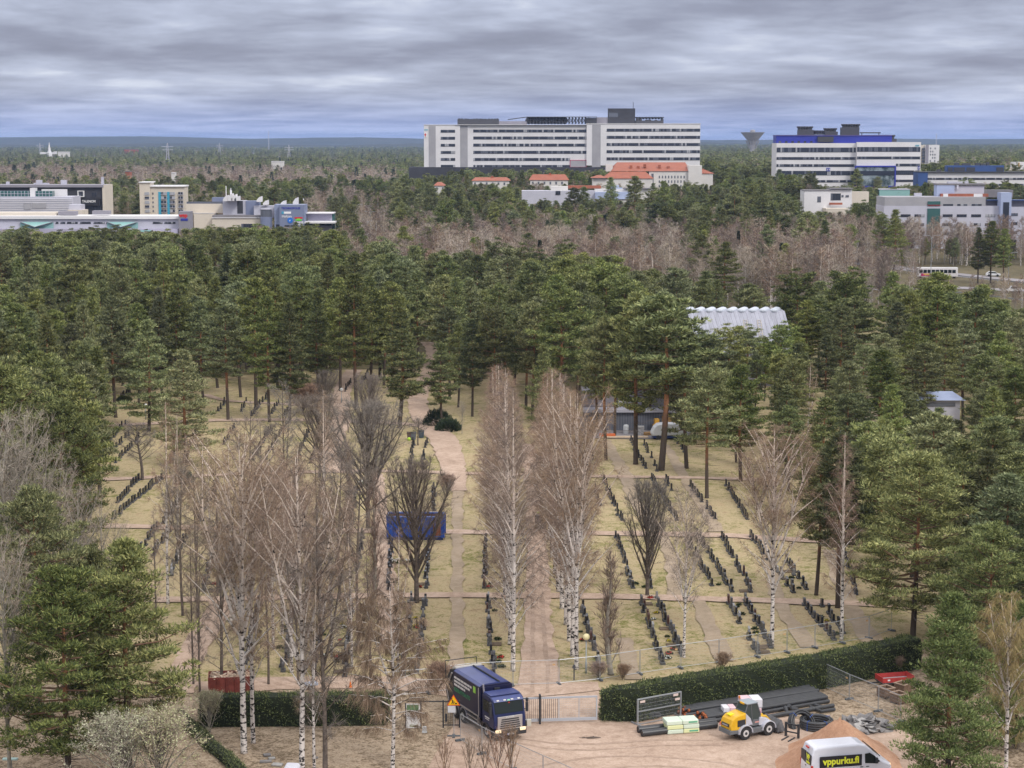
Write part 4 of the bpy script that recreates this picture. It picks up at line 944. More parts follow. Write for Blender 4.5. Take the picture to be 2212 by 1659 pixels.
b.boxes('parapet', [(hx(390), hx(1388), hy(211), hy(214), -0.3, 26), (hx(1385), hx(2083), hy(204), hy(207), -0.3, 26)], W_WHITE)
b.box('lift_tower', hx(1520), hx(1686), hy(111), hy(206), 6, 18, W_DARK)
b.box('tower_window', hx(1525), hx(1580), hy(138), hy(165), 5.9, 6.1, W_GLASS2)
b.box('plant_room', hx(1385), hx(1450), hy(170), hy(206), 4, 16, W_DARK)
b.box('plant_room', hx(1450), hx(1521), hy(166), hy(206), 8, 18, W_MID)
b.box('plant_room', hx(595), hx(850), hy(178), hy(212), 5, 14, W_DECK)
b.box('plant_room', hx(850), hx(1022), hy(190), hy(212), 5, 14, W_MID)
mb = MB()
for i in range(14):
    x_ = 600+i*18+rb.uniform(-3, 3); mb.box(b.X(hx(x_)), b.X(hx(x_+13)), 6, 12, b.Z(hy(178)), b.Z(hy(rb.uniform(172, 176))))
for i in range(9):
    x_ = 1695+i*19; mb.box(b.X(hx(x_)), b.X(hx(x_+14)), 6, 12, b.Z(hy(206)), b.Z(hy(rb.uniform(170, 190))))
    mb.lathe([(0.3, 0), (1.2, 0.9), (1.2, 1.3)], 8, 0, (b.X(hx(x_+6)), 9, b.Z(hy(178))))
mb.box(b.X(hx(1690)), b.X(hx(1860)), 5, 13, b.Z(hy(206)), b.Z(hy(186)))
mb.build('roof_unit', W_DECK, b.root)
b.box('helipad_deck', hx(1022), hx(1450), hy(162), hy(166), 3, 24, W_DECK)
mb = MB()
for i in range(19):
    xx = b.X(hx(1022+i*20)); z0, z1 = b.Z(hy(206)), b.Z(hy(166))
    mb.box(xx-0.2, xx+0.2, 5, 5.4, z0, z1, 0); mb.tube([(xx, 5.2, z0), (b.X(hx(1042+i*20)), 5.2, z1)], 0.16, 4)
    mb.tube([(xx, 5.2, z1), (b.X(hx(1042+i*20)), 5.2, z0)], 0.16, 4); mb.box(xx-0.2, xx+0.2, 16, 16.4, z0, z1, 0)
    if i < 12: mb.ball((xx+1, 9, (z0+z1)/2), 2.0, 6)
mb.build('helipad_truss', W_DECK, b.root)
mb = MB(); mb.tube([(b.X(hx(905)), 5, b.Z(hy(180))), (b.X(hx(1022)), 5, b.Z(hy(164)))], 0.25, 4); mb.tube([(b.X(hx(1676)), 9, b.Z(hy(111))), (b.X(hx(1676)), 9, b.Z(hy(72)))], 0.15, 4); mb.build('mast', W_DECK, b.root)
b.sign('oys', hx(392), hy(248), 4.5, W_STEAL, -0.05, 0.03)
b.box('cross_sign', hx(393), hx(407), hy(262), hy(290), -0.3, 0.05, W_SWHITE)
b.boxes('red_cross', [(hx(398), hx(402), hy(264), hy(286), -0.4, -0.3), (hx(394.5), hx(405.5), hy(271), hy(277), -0.42, -0.32)], W_RED)
# ---- the striped hospital block with the blue attic
qx = lambda v: 1501.8+v*.32114
qy = lambda v: 222.5+v*.32114
b = BL('clinic_tower', 'white hospital block with dark stripes, a royal blue attic and a blue framed glass bay', 'hospital', 950, 1830)
b.box('body', qx(543), qx(1503), qy(270), None, 0, 45, W_WHITE)
b.box('front_bay', qx(1075), qx(1503), qy(263), None, -3, 0, W_WHITE)
b.box('attic', qx(543), qx(1320), qy(218), qy(270), 2, 30, W_BLUE)
b.box('attic_edge', qx(541), qx(1322), qy(215), qy(219), 1.6, 31, mat('attic_edge', (0.15, 0.12, 0.3)))
for k, (a, c) in enumerate(((299, 331), (363, 381), (411, 429), (456, 486), (518, 534), (565, 582))):
    b.band(qx(543), qx(1075), qy(a), qy(c), 0, 40+k, 4, 0.07); b.band(qx(1075) if k < 2 else qx(1337), qx(1498), qy(a-4), qy(c-4), -3, 50+k, 4, 0.07)
for k in range(6): b.band(qx(560+k*42), qx(570+k*42+6), qy(255), qy(268), 1.9, 60+k, 4, 0.3)
b.boxes('bay_frame', [(qx(1062), qx(1336), qy(421), qy(430), -4.6, -3), (qx(1062), qx(1336), qy(556), qy(566), -4.6, -3), (qx(1062), qx(1071), qy(430), qy(556), -4.6, -3), (qx(1327), qx(1336), qy(430), qy(556), -4.6, -3)], W_BLUE)
b.box('printed_glass', qx(1071), qx(1327), qy(430), qy(556), -4.1, -3, W_ART)
b.box('bay_band', qx(1071), qx(1327), qy(456), qy(486), -4.25, -4.1, W_GLASS)
for x_ in (880, 893, 1485):
    b.box('square_sign', qx(x_), qx(x_+12), qy(436 if x_ < 1000 else 425), qy(459 if x_ < 1000 else 447), -0.3 if x_ < 1000 else -3.3, 0 if x_ < 1000 else -3, W_BLUE)
    b.sign('F', qx(x_+3), qy(455 if x_ < 1000 else 443), 4.5, W_SWHITE, -0.35 if x_ < 1000 else -3.35, 0.01)
b.sign('oys', qx(1464), qy(291), 4.5, W_STEAL, -3.1, 0.04)
b.boxes('plant_room', [(qx(697), qx(803), qy(180), qy(216), 6, 16), (qx(990), qx(1112), qy(164), qy(216), 8, 20), (qx(880), qx(965), qy(192), qy(216), 6, 14), (qx(1120), qx(1255), qy(196), qy(204), 6, 16), (qx(1125), qx(1130), qy(200), qy(216), 6, 7), (qx(1240), qx(1245), qy(200), qy(216), 6, 7)], W_DECK)
mb = MB()
for x_, y_, n in ((705, 178, 5), (1005, 162, 6), (1262, 236, 5), (812, 205, 4), (885, 190, 4)):
    for i in range(n): mb.lathe([(1.0, 0), (1.0, 1.2), (1.5, 1.6), (1.5, 2.2)], 8, 0, (b.X(qx(x_+8+i*18)), 9, b.Z(qy(y_))-0.6))
mb.box(b.X(qx(1255)), b.X(qx(1358)), 4, 14, b.Z(qy(262)), b.Z(qy(240))); mb.box(b.X(qx(820)), b.X(qx(925)), 0.5, 2.2, b.Z(qy(262)), b.Z(qy(226)))
mb.build('roof_unit', W_DECK, b.root)
# ---- white apartment tower beyond
b = BL('apartment_tower', 'white apartment tower half hidden behind the striped hospital block', 'apartment block', 1400, 2006)
b.box('body', qx(1543), qx(1635), qy(282), None, 0, 18, W_WHITE); b.box('side_wing', qx(1505), qx(1543), qy(284), None, 3, 18, W_CREAM); b.box('stairwell', qx(1543), qx(1563), qy(282), qy(405), -0.3, 0, W_MID)
for r_ in range(5):
    for c_ in (1573, 1588, 1603):
        if (r_+c_) % 4: b.box('window', qx(c_), qx(c_+7), qy(300+r_*21), qy(311+r_*21), -0.15, 0, W_GLASS2)
    b.box('balcony', qx(1524), qx(1540), qy(302+r_*21), qy(316+r_*21), 1.5, 3, W_GLASS2)
# ---- long white and blue clinic at the right
b = BL('long_clinic', 'long low white clinic with a steel blue stair block and blue penthouse', 'hospital', 900, 2100)
b.box('stair_block', qx(1495), qx(1560), qy(466), None, -1, 20, W_NAVY)
b.boxes('body', [(qx(1560), qx(2420), qy(466), None, 0, 22)], W_WHITE)
b.box('roof_edge', qx(1493), qx(2420), qy(462), qy(466), -1.3, 22, W_DARK)
b.band(qx(1562), qx(2400), qy(503), qy(516), 0, 70, 3, 0.2); b.band(qx(1562), qx(2400), qy(543), qy(556), 0, 71, 3, 0.2); b.band(qx(1562), qx(2400), qy(585), qy(598), 0, 72, 3, 0.2)
b.box('penthouse', qx(1705), qx(2092), qy(421), qy(463), 5, 18, W_NAVY)
for a, c in ((1712, 1745), (1752, 1828), (1838, 1896), (2040, 2088)): b.box('louvre', qx(a), qx(c), qy(434), qy(460), 4.8, 5, W_DARK)
b.boxes('roof_unit', [(qx(1765), qx(1795), qy(403), qy(421), 8, 14), (qx(1815), qx(1870), qy(407), qy(421), 8, 14), (qx(1905), qx(1935), qy(405), qy(421), 8, 14), (qx(1940), qx(1975), qy(408), qy(421), 8, 14), (qx(1980), qx(1998), qy(400), qy(421), 8, 14), (qx(1640), qx(1668), qy(447), qy(463), 5, 9)], W_DECK)
b = BL('white_block', 'small white block with an orange stripe at the right edge of the skyline', 'building', 1000, 2205)
b.box('body', qx(2150), qx(2420), qy(398), None, 0, 20, W_WHITE); b.box('stripe', qx(2170), qx(2176), qy(400), qy(432), -0.2, 0, W_YEL); b.boxes('low_roof', [(qx(2095), qx(2150), qy(436), None, -4, 10)], W_CREAM)
# ---- grey clinic nearer
b = BL('grey_clinic', 'grey panelled clinic with a dark green glass shaft and a pale blue stair tower', 'building', 700, 2080)
b.box('lower_floors', qx(1275), qx(2050), qy(693), None, 0, 40, W_LGREY); b.box('top_floor', qx(1278), qx(1958), qy(633), qy(693), 0.15, 40, W_GREY)
b.box('east_wing', qx(2050), qx(2440), qy(700), None, 2, 40, W_LGREY); b.box('east_top', qx(1958), qx(2440), qy(658), qy(700), 5, 40, W_MID)
b.box('brise_soleil', qx(1975), qx(2440), qy(652), qy(657), 2, 5, W_NAVY)
for r_, yy in enumerate((757, 817, 878, 938)):
    for c_ in (1420, 1513, 1703, 1798, 1895, 1990, 2152): b.band(qx(c_-34), qx(c_+33), qy(yy-9 - (6 if c_ > 2100 else 0)), qy(yy+9 - (6 if c_ > 2100 else 0)), 0 if c_ < 2100 else 2, r_*10+c_, 7, 0.15)
for c_ in (1705, 1800, 1897): b.band(qx(c_-34), qx(c_+33), qy(679), qy(692), 0.15, c_, 7, 0.15)
b.box('glass_shaft', qx(1566), qx(1652), qy(709), None, -0.3, 0, W_TEAL); b.box('glass_shaft', qx(1567), qx(1652), qy(661), qy(692), -0.2, 0.15, W_TEAL); b.box('red_strip', qx(1567), qx(1652), qy(684), qy(692), -0.3, -0.2, mat('dark_red', (0.2, 0.03, 0.03)))
b.box('stair_tower', qx(2048), qx(2120), qy(602), None, -2.5, 3, W_SKY); b.box('stair_glass', qx(2064), qx(2104), qy(666), None, -2.7, -2.5, W_GLASS)
b.box('penthouse', qx(1660), qx(1780), qy(556), qy(634), 14, 30, W_SKY); b.box('penthouse', qx(1780), qx(1985), qy(560), qy(634), 16, 30, W_LGREY); b.box('penthouse_roof', qx(1655), qx(1990), qy(545), qy(556), 13.5, 32, W_ROOF)
b.box('brick_storey', qx(1682), qx(2005), qy(614), qy(634), 8, 14, W_BRICK); b.boxes('white_panel', [(qx(1697), qx(1730), qy(614), qy(634), 7.8, 8), (qx(1905), qx(1965), qy(614), qy(634), 7.8, 8)], W_WHITE)
b.box('rear_roof', qx(1960), qx(2190), qy(590), qy(640), 20, 40, W_ROOF); b.boxes('roof_unit', [(qx(1500), qx(1550), qy(609), qy(630), 6, 10), (qx(1740), qx(1840), qy(532), qy(546), 18, 24), (qx(1858), qx(1880), qy(528), qy(546), 18, 22), (qx(1795), qx(1808), qy(534), qy(585), 13.6, 14)], W_LGREY)
# ---- white building with a big grey window, teal glass hall
b = BL('white_office', 'white two storey building with a wide grey window, beside the grey clinic', 'building', 720, 1790)
b.box('front_block', qx(735), qx(912), qy(590), None, 0, 20, W_WHITE); b.box('side_block', qx(912), qx(1062), qy(584), None, 2, 20, W_WHITE)
b.boxes('roof_edge', [(qx(733), qx(914), qy(586), qy(590), -0.3, 20), (qx(912), qx(1066), qy(574), qy(580), 1, 20)], W_ROOF)
b.band(qx(914), qx(986), qy(608), qy(654), 2, 3, 5, 0.0); b.band(qx(990), qx(1004), qy(620), qy(634), 2, 3, 5, 0); b.band(qx(1018), qx(1040), qy(620), qy(634), 2, 3, 5, 0); b.band(qx(822), qx(846), qy(628), qy(666), 0, 3, 5, 0.2)
b.box('red_fascia', qx(905), qx(990), qy(670), qy(684), -1, 0.1, W_BRICK); b.box('low_wing', qx(860), qx(1010), qy(705), None, -8, 0, W_CREAM); b.box('annexe', qx(1062), qx(1190), qy(600), None, 6, 20, W_CREAM)
b = BL('glass_hall', 'teal glass hall between the striped block and the grey clinic', 'building', 770, 1930)
b.box('curtain_wall', qx(1240), qx(1445), qy(582), None, 0, 12, W_TEAL2); b.box('frame', qx(1238), qx(1447), qy(579), qy(583), -0.2, 12, W_LGREY)
# ---- orange roofed hospital houses
def hip(b, X0, X1, Yr, Ye, d0, d1, inset0, inset1, m, name='roof'):
    x0, x1, zr, ze = b.X(X0), b.X(X1), b.Z(Yr), b.Z(Ye); ym = (d0+d1)/2; a = b.X(X0+inset0); c = b.X(X1-inset1)
    mb = MB().add([(x0-.5, d0-.5, ze), (x1+.5, d0-.5, ze), (x1+.5, d1+.5, ze), (x0-.5, d1+.5, ze), (a, ym, zr), (c, ym, zr)], [(0, 1, 5, 4), (1, 2, 5), (2, 3, 4, 5), (3, 0, 4), (3, 2, 1, 0)])
    return mb.build(name, m, b.root)
b = BL('old_clinic', 'white three storey clinic with a large orange roof in front of the long hospital', 'building', 880, 1420)
b.box('wall', hx(1770), hx(2012), hy(497), None, 0, 16, W_WHITE2); r0_ = hip(b, hx(1545), hx(2020), hy(445), hy(497), 0, 30, 14, 4, W_ORANGE)
b.box('tower', hx(2010), hx(2092), hy(462), None, -1.5, 12, W_WHITE2); b.box('gable_tower', hx(1508), hx(1550), hy(456), hy(500), 4, 14, W_WHITE2)
b.box('front_wing', hx(1420), hx(1785), hy(540), None, -8, 0, W_WHITE2); hip(b, hx(1490), hx(1785), hy(498), hy(540), -8, 8, 16, 14, W_ORANGE)
b.box('side_wing', hx(1420), hx(1500), hy(535), None, -9, -8.2, W_WHITE2); hip(b, hx(1415), hx(1505), hy(520), hy(536), -10, 0, 12, 12, W_ORANGE)
b.box('east_wing', hx(2092), hx(2165), hy(512), None, 2, 16, W_WHITE2); hip(b, hx(2088), hx(2168), hy(478), hy(512), 2, 16, 4, 30, W_ORANGE)
b.boxes('stair_window', [(hx(1785), hx(1798), hy(512), hy(604), -0.15, 0)], W_GLASS2)
for r_ in range(3):
    for c_ in range(9): b.box('window', hx(1830+c_*19), hx(1837+c_*19), hy(525+r_*28), hy(541+r_*28), -0.12, 0, W_GLASS2)
for x_, y_ in ((1655, 468), (1700, 472), (1885, 474), (1740, 461), (1830, 465)): b.boxes('chimney', [(hx(x_), hx(x_+16), hy(y_-6), hy(y_+14), 4, 6)], W_BRICK, r0_)
for lb, X0, X1, Yr, Ye, D in (('low house with an orange roof at the left of the old clinics', 1040, 1275, 518, 552, 890), ('pale house with a strip of orange roof among the pines', 686, 915, 536, 556, 900), ('little white gabled house with an orange roof', 452, 512, 566, 586, 860)):
    b = BL('roofed_house', lb, 'house', D, hx((X0+X1)/2)); b.box('wall', hx(X0+2), hx(X1-2), hy(Ye), None, 0, 12, W_WHITE2)
    rf = hip(b, hx(X0), hx(X1), hy(Yr), hy(Ye), 0, 12, 6, 6, W_ORANGE)
    for k in range(int((X1-X0)/40)+1): b.box('window', hx(X0+12+k*36), hx(X0+22+k*36), hy(Ye+10), hy(Ye+26), -0.12, 0, W_GLASS2)
    if X1-X0 > 100: b.box('chimney', hx((X0+X1)/2), hx((X0+X1)/2+14), hy(Yr-8), hy(Yr+8), 5, 7, W_BRICK, rf)
b = BL('service_hall', 'pale low service hall with light blue ventilation boxes among the pines', 'building', 800, hx(1300))
b.box('wall', hx(990), hx(1440), hy(618), None, 0, 25, W_LGREY); b.box('upper_floor', hx(1170), hx(1275), hy(592), hy(618), 4, 20, W_WHITE2); b.box('brick_roof_room', hx(1275), hx(1480), hy(588), hy(606), 8, 20, W_BRICK)
b.band(hx(1196), hx(1226), hy(618), hy(642), -0.05, 5, 3, 0.2); b.box('annexe', hx(1440), hx(1785), hy(608), None, 3, 20, W_WHITE2); b.box('annexe_roof', hx(1620), hx(1790), hy(602), hy(608), 2, 20, W_ROOF)
b.boxes('ventilation_box', [(hx(1440), hx(1650), hy(625), hy(668), -2, 3), (hx(1560), hx(1590), hy(586), hy(608), 5, 9), (hx(1530), hx(1560), hy(594), hy(608), 5, 9), (hx(1590), hx(1612), hy(600), hy(608), 5, 9)], W_SKY)
b.box('glazed_link', hx(1585), hx(1690), hy(715), hy(735), -6, -2, W_GLASS2); b.box('link_wall', hx(1575), hx(1700), hy(678), None, -5.8, 0, W_WHITE2)
# ---- left: dark office with white lettering
tx = lambda v: v*.11314
ty = lambda v: 361.5+v*.11314
b = BL('dark_office', 'long charcoal office block with white lettering at the left', 'office building', 720, 110)
b.box('body', -90, tx(1960), ty(380), None, 0, 30, W_DARK); b.box('end_wall', tx(1960), tx(2012), ty(335), None, -1, 30, W_CREAM); b.box('roof_fascia', -90, tx(1985), ty(334), ty(380), -1.2, 31, W_MID)
b.box('sign_panel', tx(1380), tx(1915), ty(592), ty(730), -1.6, 0, mat('black_panel', (0.025, 0.025, 0.03)))
b.sign('TALENOM', tx(1578), ty(668), 5.4, W_SWHITE, -1.7, 0.02, sx=0.86)
b.boxes('box_window', [(tx(1490), tx(1610), ty(445), ty(457), -1.4, 0), (tx(1490), tx(1610), ty(550), ty(562), -1.4, 0), (tx(1490), tx(1503), ty(457), ty(550), -1.4, 0), (tx(1597), tx(1610), ty(457), ty(550), -1.4, 0)], W_SWHITE)
b.band(tx(1503), tx(1597), ty(457), ty(550), -0.2, 4, 5, 0.1); b.band(tx(1620), tx(1910), ty(740), ty(820), -0.1, 5, 5, 0.05); b.band(tx(1745), tx(1840), ty(480), ty(560), -0.05, 6, 5, 0)
b.boxes('roof_unit', [(tx(640), tx(730), ty(248), ty(334), 4, 8), (tx(1112), tx(1205), ty(248), ty(334), 4, 8), (tx(60), tx(100), ty(280), ty(334), 4, 8), (tx(1890), tx(1925), ty(190), ty(334), 4, 6), (tx(550), tx(840), ty(305), ty(334), 10, 14)], W_LGREY)
b = BL('silver_hall', 'silver ribbed hall with teal roof glazing in front of the dark office', 'office building', 650, 70)
b.box('body', -90, tx(1372), ty(562), None, 0, 28, W_LGREY)
mb = MB()
for k in range(8): mb.box(b.X(-90), b.X(tx(1376)), -0.25, 0, b.Z(ty(612+k*33)), b.Z(ty(600+k*33)))
mb.build('rib', W_WHITE, b.root)
for a, c in ((-700, 530), (628, 950)):
    b.box('roof_glazing', tx(a), tx(c), ty(458), ty(560), 3, 8, W_TEAL)
    b.boxes('glazing_bar', [(tx(a+k*66), tx(a+k*66+6), ty(458), ty(560), 2.8, 3) for k in range(int((c-a)/66)+1)] + [(tx(a), tx(c), ty(505), ty(512), 2.75, 3)], W_LGREY)
b.box('roof_fin', tx(532), tx(625), ty(400), ty(562), 2.5, 6, W_WHITE); b.box('white_gable', tx(690), tx(1165), ty(430), ty(562), 10, 16, W_WHITE)
b.boxes('wall_panel', [(tx(445), tx(580), ty(690), ty(805), -0.4, 0), (tx(610), tx(870), ty(680), ty(785), -0.4, 0)], W_GREY)
b.box('rooftop_box', tx(1378), tx(1610), ty(700), ty(800), -6, 0, W_LGREY); b.box('parapet', tx(1378), tx(1670), ty(800), None, -8, 0, W_CREAM)
b = BL('long_hall', 'long pale grey office hall with V shaped teal glass bays behind the pine wood', 'office building', 600, 190)
b.box('body', -90, 386, ty(985), None, 0, 26, W_LGREY); b.box('roof_edge', -90, 388, ty(930), ty(985), -0.8, 27, W_WHITE); b.box('lilac_floor', -90, 386, ty(1165), None, -3, 0, W_LILAC); b.box('cream_upstand', -90, tx(1000), ty(872), ty(930), 4, 24, W_CREAM)
for a, c in ((370, 1000), (6310/3.107, 8130/3.107)):
    b.box('glass_bay', tx(a), tx(c), ty(1045), ty(1165), -0.5, 0.1, W_TEAL2)
    m_ = (b.X(tx(a))+b.X(tx(c)))/2
    MB().add([(b.X(tx(a)), -0.6, b.Z(ty(1040))), (b.X(tx(c)), -0.6, b.Z(ty(1040))), (m_, -3.2, b.Z(ty(1130)))], [(0, 2, 1)]).tube([(b.X(tx(a)), -0.7, b.Z(ty(1040))), (m_, -3.3, b.Z(ty(1130))), (b.X(tx(c)), -0.7, b.Z(ty(1040)))], 0.12, 4, 1).build('glass_canopy', [W_TEAL2, W_MID], b.root)
for k, (a, c) in enumerate(((1040, 1090), (1130, 1220), (1255, 1460), (1505, 1710), (1765, 1975), (2010, 2200), (2900, 3080), (3120, 3330))): b.band(tx(a), tx(c), ty(1040), ty(1075), 0, k, 4, 0.1)
for a, c, yy in ((1035, 1372, 850), (1690, 2010, 838)):
    b.box('rooflight', tx(a), tx(c), ty(yy), ty(yy+72), 4, 12, W_MID)
b.box('entrance_canopy', 258, 378, 508.5, 511.5, -8, 0, W_WHITE); b.box('window_band', 268, 328, 496, 505, -3.2, -3, W_TEAL2)
ux = lambda v: v*.35203
uy = lambda v: 278.1+v*.35203
b = BL('sign_pylon', 'grey sign pylon with red letters at the end of the long hall', 'sign', 598, 398)
b.box('pylon', ux(1098), ux(1170), uy(506), None, -2, 3, W_MID); b.sign('wsp', ux(1103), uy(540), 8.5, W_RED, -2.1, 0.06, sx=0.95); b.box('blue_sign', ux(1112), ux(1155), uy(549), uy(562), -2.2, -2, W_BLUE)
# ---- office block with the sign tower
sx_ = lambda v: 389.3+v*.16093
sy_ = lambda v: 433.8+v*.16093
b = BL('sign_tower_office', 'office block with a grey blue sign tower, a round blue tower and white roof fins', 'office building', 650, 560)
b.box('sign_tower', sx_(1335), sx_(1668), sy_(52), None, -2, 14, W_SLATE); b.box('tower_side', sx_(1258), sx_(1335), sy_(52), None, 0, 14, mat('tower_side', (0.25, 0.29, 0.42)))
xc_ = (b.X(sx_(1062))+b.X(sx_(1222)))/2; r_ = (b.X(sx_(1222))-b.X(sx_(1062)))/2
MB().lathe([(r_, 0), (r_, b.Z(sy_(215)))], 16, 0, (xc_, 1, 0)).build('round_tower', W_SLATE, b.root); MB().lathe([(r_*0.97, b.Z(sy_(215))), (r_*0.97, b.Z(sy_(118)))], 16, 0, (xc_, 1, 0)).build('tower_glazing', W_GLASS2, b.root); MB().lathe([(r_*1.05, b.Z(sy_(118))), (r_*1.05, b.Z(sy_(100)))], 16, 0, (xc_, 1, 0)).build('tower_cap', W_LGREY, b.root)
b.box('cream_wing', sx_(400), sx_(1062), sy_(235), None, 3, 30, W_CREAM); b.box('cream_wing', sx_(130), sx_(400), sy_(180), None, 8, 34, W_CREAM); b.box('roof_deck', sx_(400), sx_(1062), sy_(200), sy_(235), 3.4, 30, W_ROOF); b.boxes('roof_edge', [(sx_(398), sx_(1062), sy_(229), sy_(237), 2.6, 3.4), (sx_(128), sx_(402), sy_(172), sy_(180), 7.6, 8.4)], W_WHITE)
b.band(sx_(790), sx_(1056), sy_(312), sy_(366), 3, 3, 5, 0.1); b.band(sx_(222), sx_(280), sy_(250), sy_(305), 8, 3, 5, 0.1); b.band(sx_(175), sx_(208), sy_(175), sy_(330), 7.9, 3, 5, 0, frame=W_TEAL)
b.box('upper_block', sx_(515), sx_(830), sy_(8), sy_(205), 14, 30, W_LGREY); b.box('upper_block', sx_(830), sx_(1010), sy_(12), sy_(200), 13, 30, W_SLATE); b.box('dark_recess', sx_(712), sx_(790), sy_(10), sy_(185), 13.8, 14, W_DARK); b.box('upper_block', sx_(950), sx_(1262), sy_(75), sy_(235), 6, 20, W_LGREY)
b.box('low_terrace', sx_(0), sx_(515), sy_(55), sy_(180), 24, 40, W_CREAM); b.box('terrace_rail', sx_(0), sx_(500), sy_(25), sy_(55), 25, 25.3, W_GLASS2); b.box('rear_block', sx_(340), sx_(520), sy_(-30), sy_(55), 30, 40, W_SLATE)
for x_, yt, yb in ((545, -70, 10), (610, -95, 5), (660, -85, 5), (700, -60, 5), (1085, -5, 60), (1325, 0, 55), (1490, -40, 52), (1000, -55, 20)):
    x0, x1 = b.X(sx_(x_)), b.X(sx_(x_+62)); z0, z1 = b.Z(sy_(yb)), b.Z(sy_(yt))
    MB().prism([(x0, z0), (x1, z0), (x1, z1), (x0+(x1-x0)*0.55, z0+(z1-z0)*0.85), (x0, z0+(z1-z0)*0.35)], 'y', 4, 8).build('roof_fin', W_WHITE, b.root)
mb = MB()
for x_, y_ in ((620, -160), (555, -190), (1610, -20)): mb.tube([(b.X(sx_(x_)), 10, b.Z(sy_(5))), (b.X(sx_(x_)), 10, b.Z(sy_(y_)))], 0.14, 5)
mb.box(b.X(sx_(610)), b.X(sx_(632)), 9.6, 10.4, b.Z(sy_(-40)), b.Z(sy_(-130)))
mb.build('antenna', W_SWHITE, b.root)
b.box('lilac_wing', sx_(1668), sx_(2010), sy_(185), None, 6, 24, W_LILAC); b.box('wing_roof', sx_(1668), sx_(2040), sy_(165), sy_(180), 4, 25, W_WHITE); b.box('canopy', sx_(1668), sx_(2075), sy_(278), sy_(300), -2, 6, W_WHITE); b.band(sx_(1680), sx_(2030), sy_(305), sy_(340), 5.9, 9, 5, 0.05); b.box('wing_end_glass', sx_(2010), sx_(2045), sy_(185), None, 6, 24, W_TEAL); b.box('plinth', sx_(1668), sx_(1920), sy_(425), sy_(440), 5.7, 6, W_WHITE)
b.sign('TECHNOPOLIS', sx_(1362), sy_(108), 4.3, W_BLUE, -2.05, 0.03, sx=1.05); b.sign('Haltian', sx_(1366), sy_(220), 5.6, W_SWHITE, -2.05, 0.01); b.sign('LUMME', sx_(1530), sy_(300), 4.6, W_SWHITE, -2.05, 0.03, sx=1.0); b.sign('ENERGIA', sx_(1532), sy_(326), 3.4, W_SWHITE, -2.05, 0.02, sx=1.0)
b.box('white_sign', sx_(1395), sx_(1492), sy_(142), sy_(170), -2.1, -2, W_SWHITE); b.box('sky_sign', sx_(1366), sx_(1395), sy_(140), sy_(172), -2.15, -2, W_TURQ); b.box('red_sign', sx_(1538), sx_(1646), sy_(216), sy_(234), -2.1, -2, W_RED); b.box('blue_sign', sx_(1545), sx_(1660), sy_(384), sy_(406), -2.1, -2, W_BLUE); b.box('notice', sx_(1542), sx_(1662), sy_(415), sy_(465), -2.1, -2, W_SWHITE)
cxs = b.X(sx_(1478)); czs = b.Z(sy_(258)); MB().prism([(cxs+0.95*math.cos(a*math.pi/10), czs+0.95*math.sin(a*math.pi/10)) for a in range(20)], 'y', -2.2, -2).build('round_sign', mat('sign_blue', (0.02, 0.16, 0.6)), b.root); b.sign('if', sx_(1466), sy_(272), 3.6, W_SWHITE, -2.25, 0.01)
MB().prism([(b.X(sx_(1592))+1.1*math.cos(a*math.pi/10), b.Z(sy_(263))+0.75*math.sin(a*math.pi/10)) for a in range(11)], 'y', -2.2, -2).build('green_arc', W_SGREEN, b.root)
b.band(sx_(1400), sx_(1526), sy_(320), sy_(345), -2.02, 9, 5, 0); b.band(sx_(1275), sx_(1328), sy_(315), sy_(362), -0.05, 9, 5, 0); b.band(sx_(1275), sx_(1328), sy_(455), sy_(500), -0.05, 9, 5, 0)
# ---- apartment block with turquoise panels
b = BL('apartment_block', 'beige apartment block with turquoise panels and glazed balconies', 'apartment block', 760, 350)
b.box('stair_tower', ux(855), ux(920), uy(330), None, 0, 14, W_CREAM); b.box('body', ux(920), ux(1130), uy(356), None, 1, 16, W_CREAM); b.boxes('roof_edge', [(ux(853), ux(930), uy(326), uy(331), -0.6, 14), (ux(918), ux(1135), uy(348), uy(356), 0.2, 17)], W_SWHITE)
b.boxes('turquoise_panel', [(ux(968), ux(984), uy(388), None, 0.7, 1), (ux(1022), ux(1037), uy(388), None, 0.7, 1)], W_TURQ)
for r_ in range(5):
    for a, c in ((985, 1018), (1038, 1070), (886, 914), (1090, 1120)): b.band(ux(a), ux(c), uy(388+r_*27), uy(404+r_*27), 0.4 if a > 900 else -0.2, r_+a, 5, 0.3, 'balcony_glazing', W_LGREY)
    b.box('window', ux(930), ux(938), uy(392+r_*27), uy(404+r_*27), 0.85, 1, W_GLASS2)
# ---- water tower, spire, masts, pylons
b = BL('water_tower', 'concrete mushroom water tower on the skyline between the two hospitals', 'water tower', 3000, 1624)
z = b.Z
MB().lathe([(5.5, 0), (4.2, z(322)), (4.4, z(314)), (7.5, z(305)), (18.6, z(286.8)), (19.2, z(286.3)), (19.2, z(285.6))], 24, 0).build('bowl', W_CONC, b.root)
MB().lathe([(4, z(285.6)), (4, z(281.5)), (2, z(280.2))], 12, 0).build('roof_room', W_CONC, b.root)
mb = MB()
for k in range(12):
    a = k*math.pi/6; mb.tube([(5.4*math.cos(a), 5.4*math.sin(a), z(321)), (11*math.cos(a), 11*math.sin(a), z(303))], 0.4, 4)
mb.build('rib', W_CONC, b.root)
b = BL('church', 'white church with a needle spire far off at the left', 'church', 3200, 109)
MB().lathe([(4.5, 0), (4.5, b.Z(331)), (2.6, b.Z(326)), (0.2, b.Z(307))], 4, 0).build('spire', W_WHITE, b.root); MB().prism([(-17, b.Z(333)), (8, b.Z(333)), (8, b.Z(327)), (0, b.Z(331)), (-17, b.Z(329))], 'y', 4, 20).build('nave', W_WHITE, b.root)
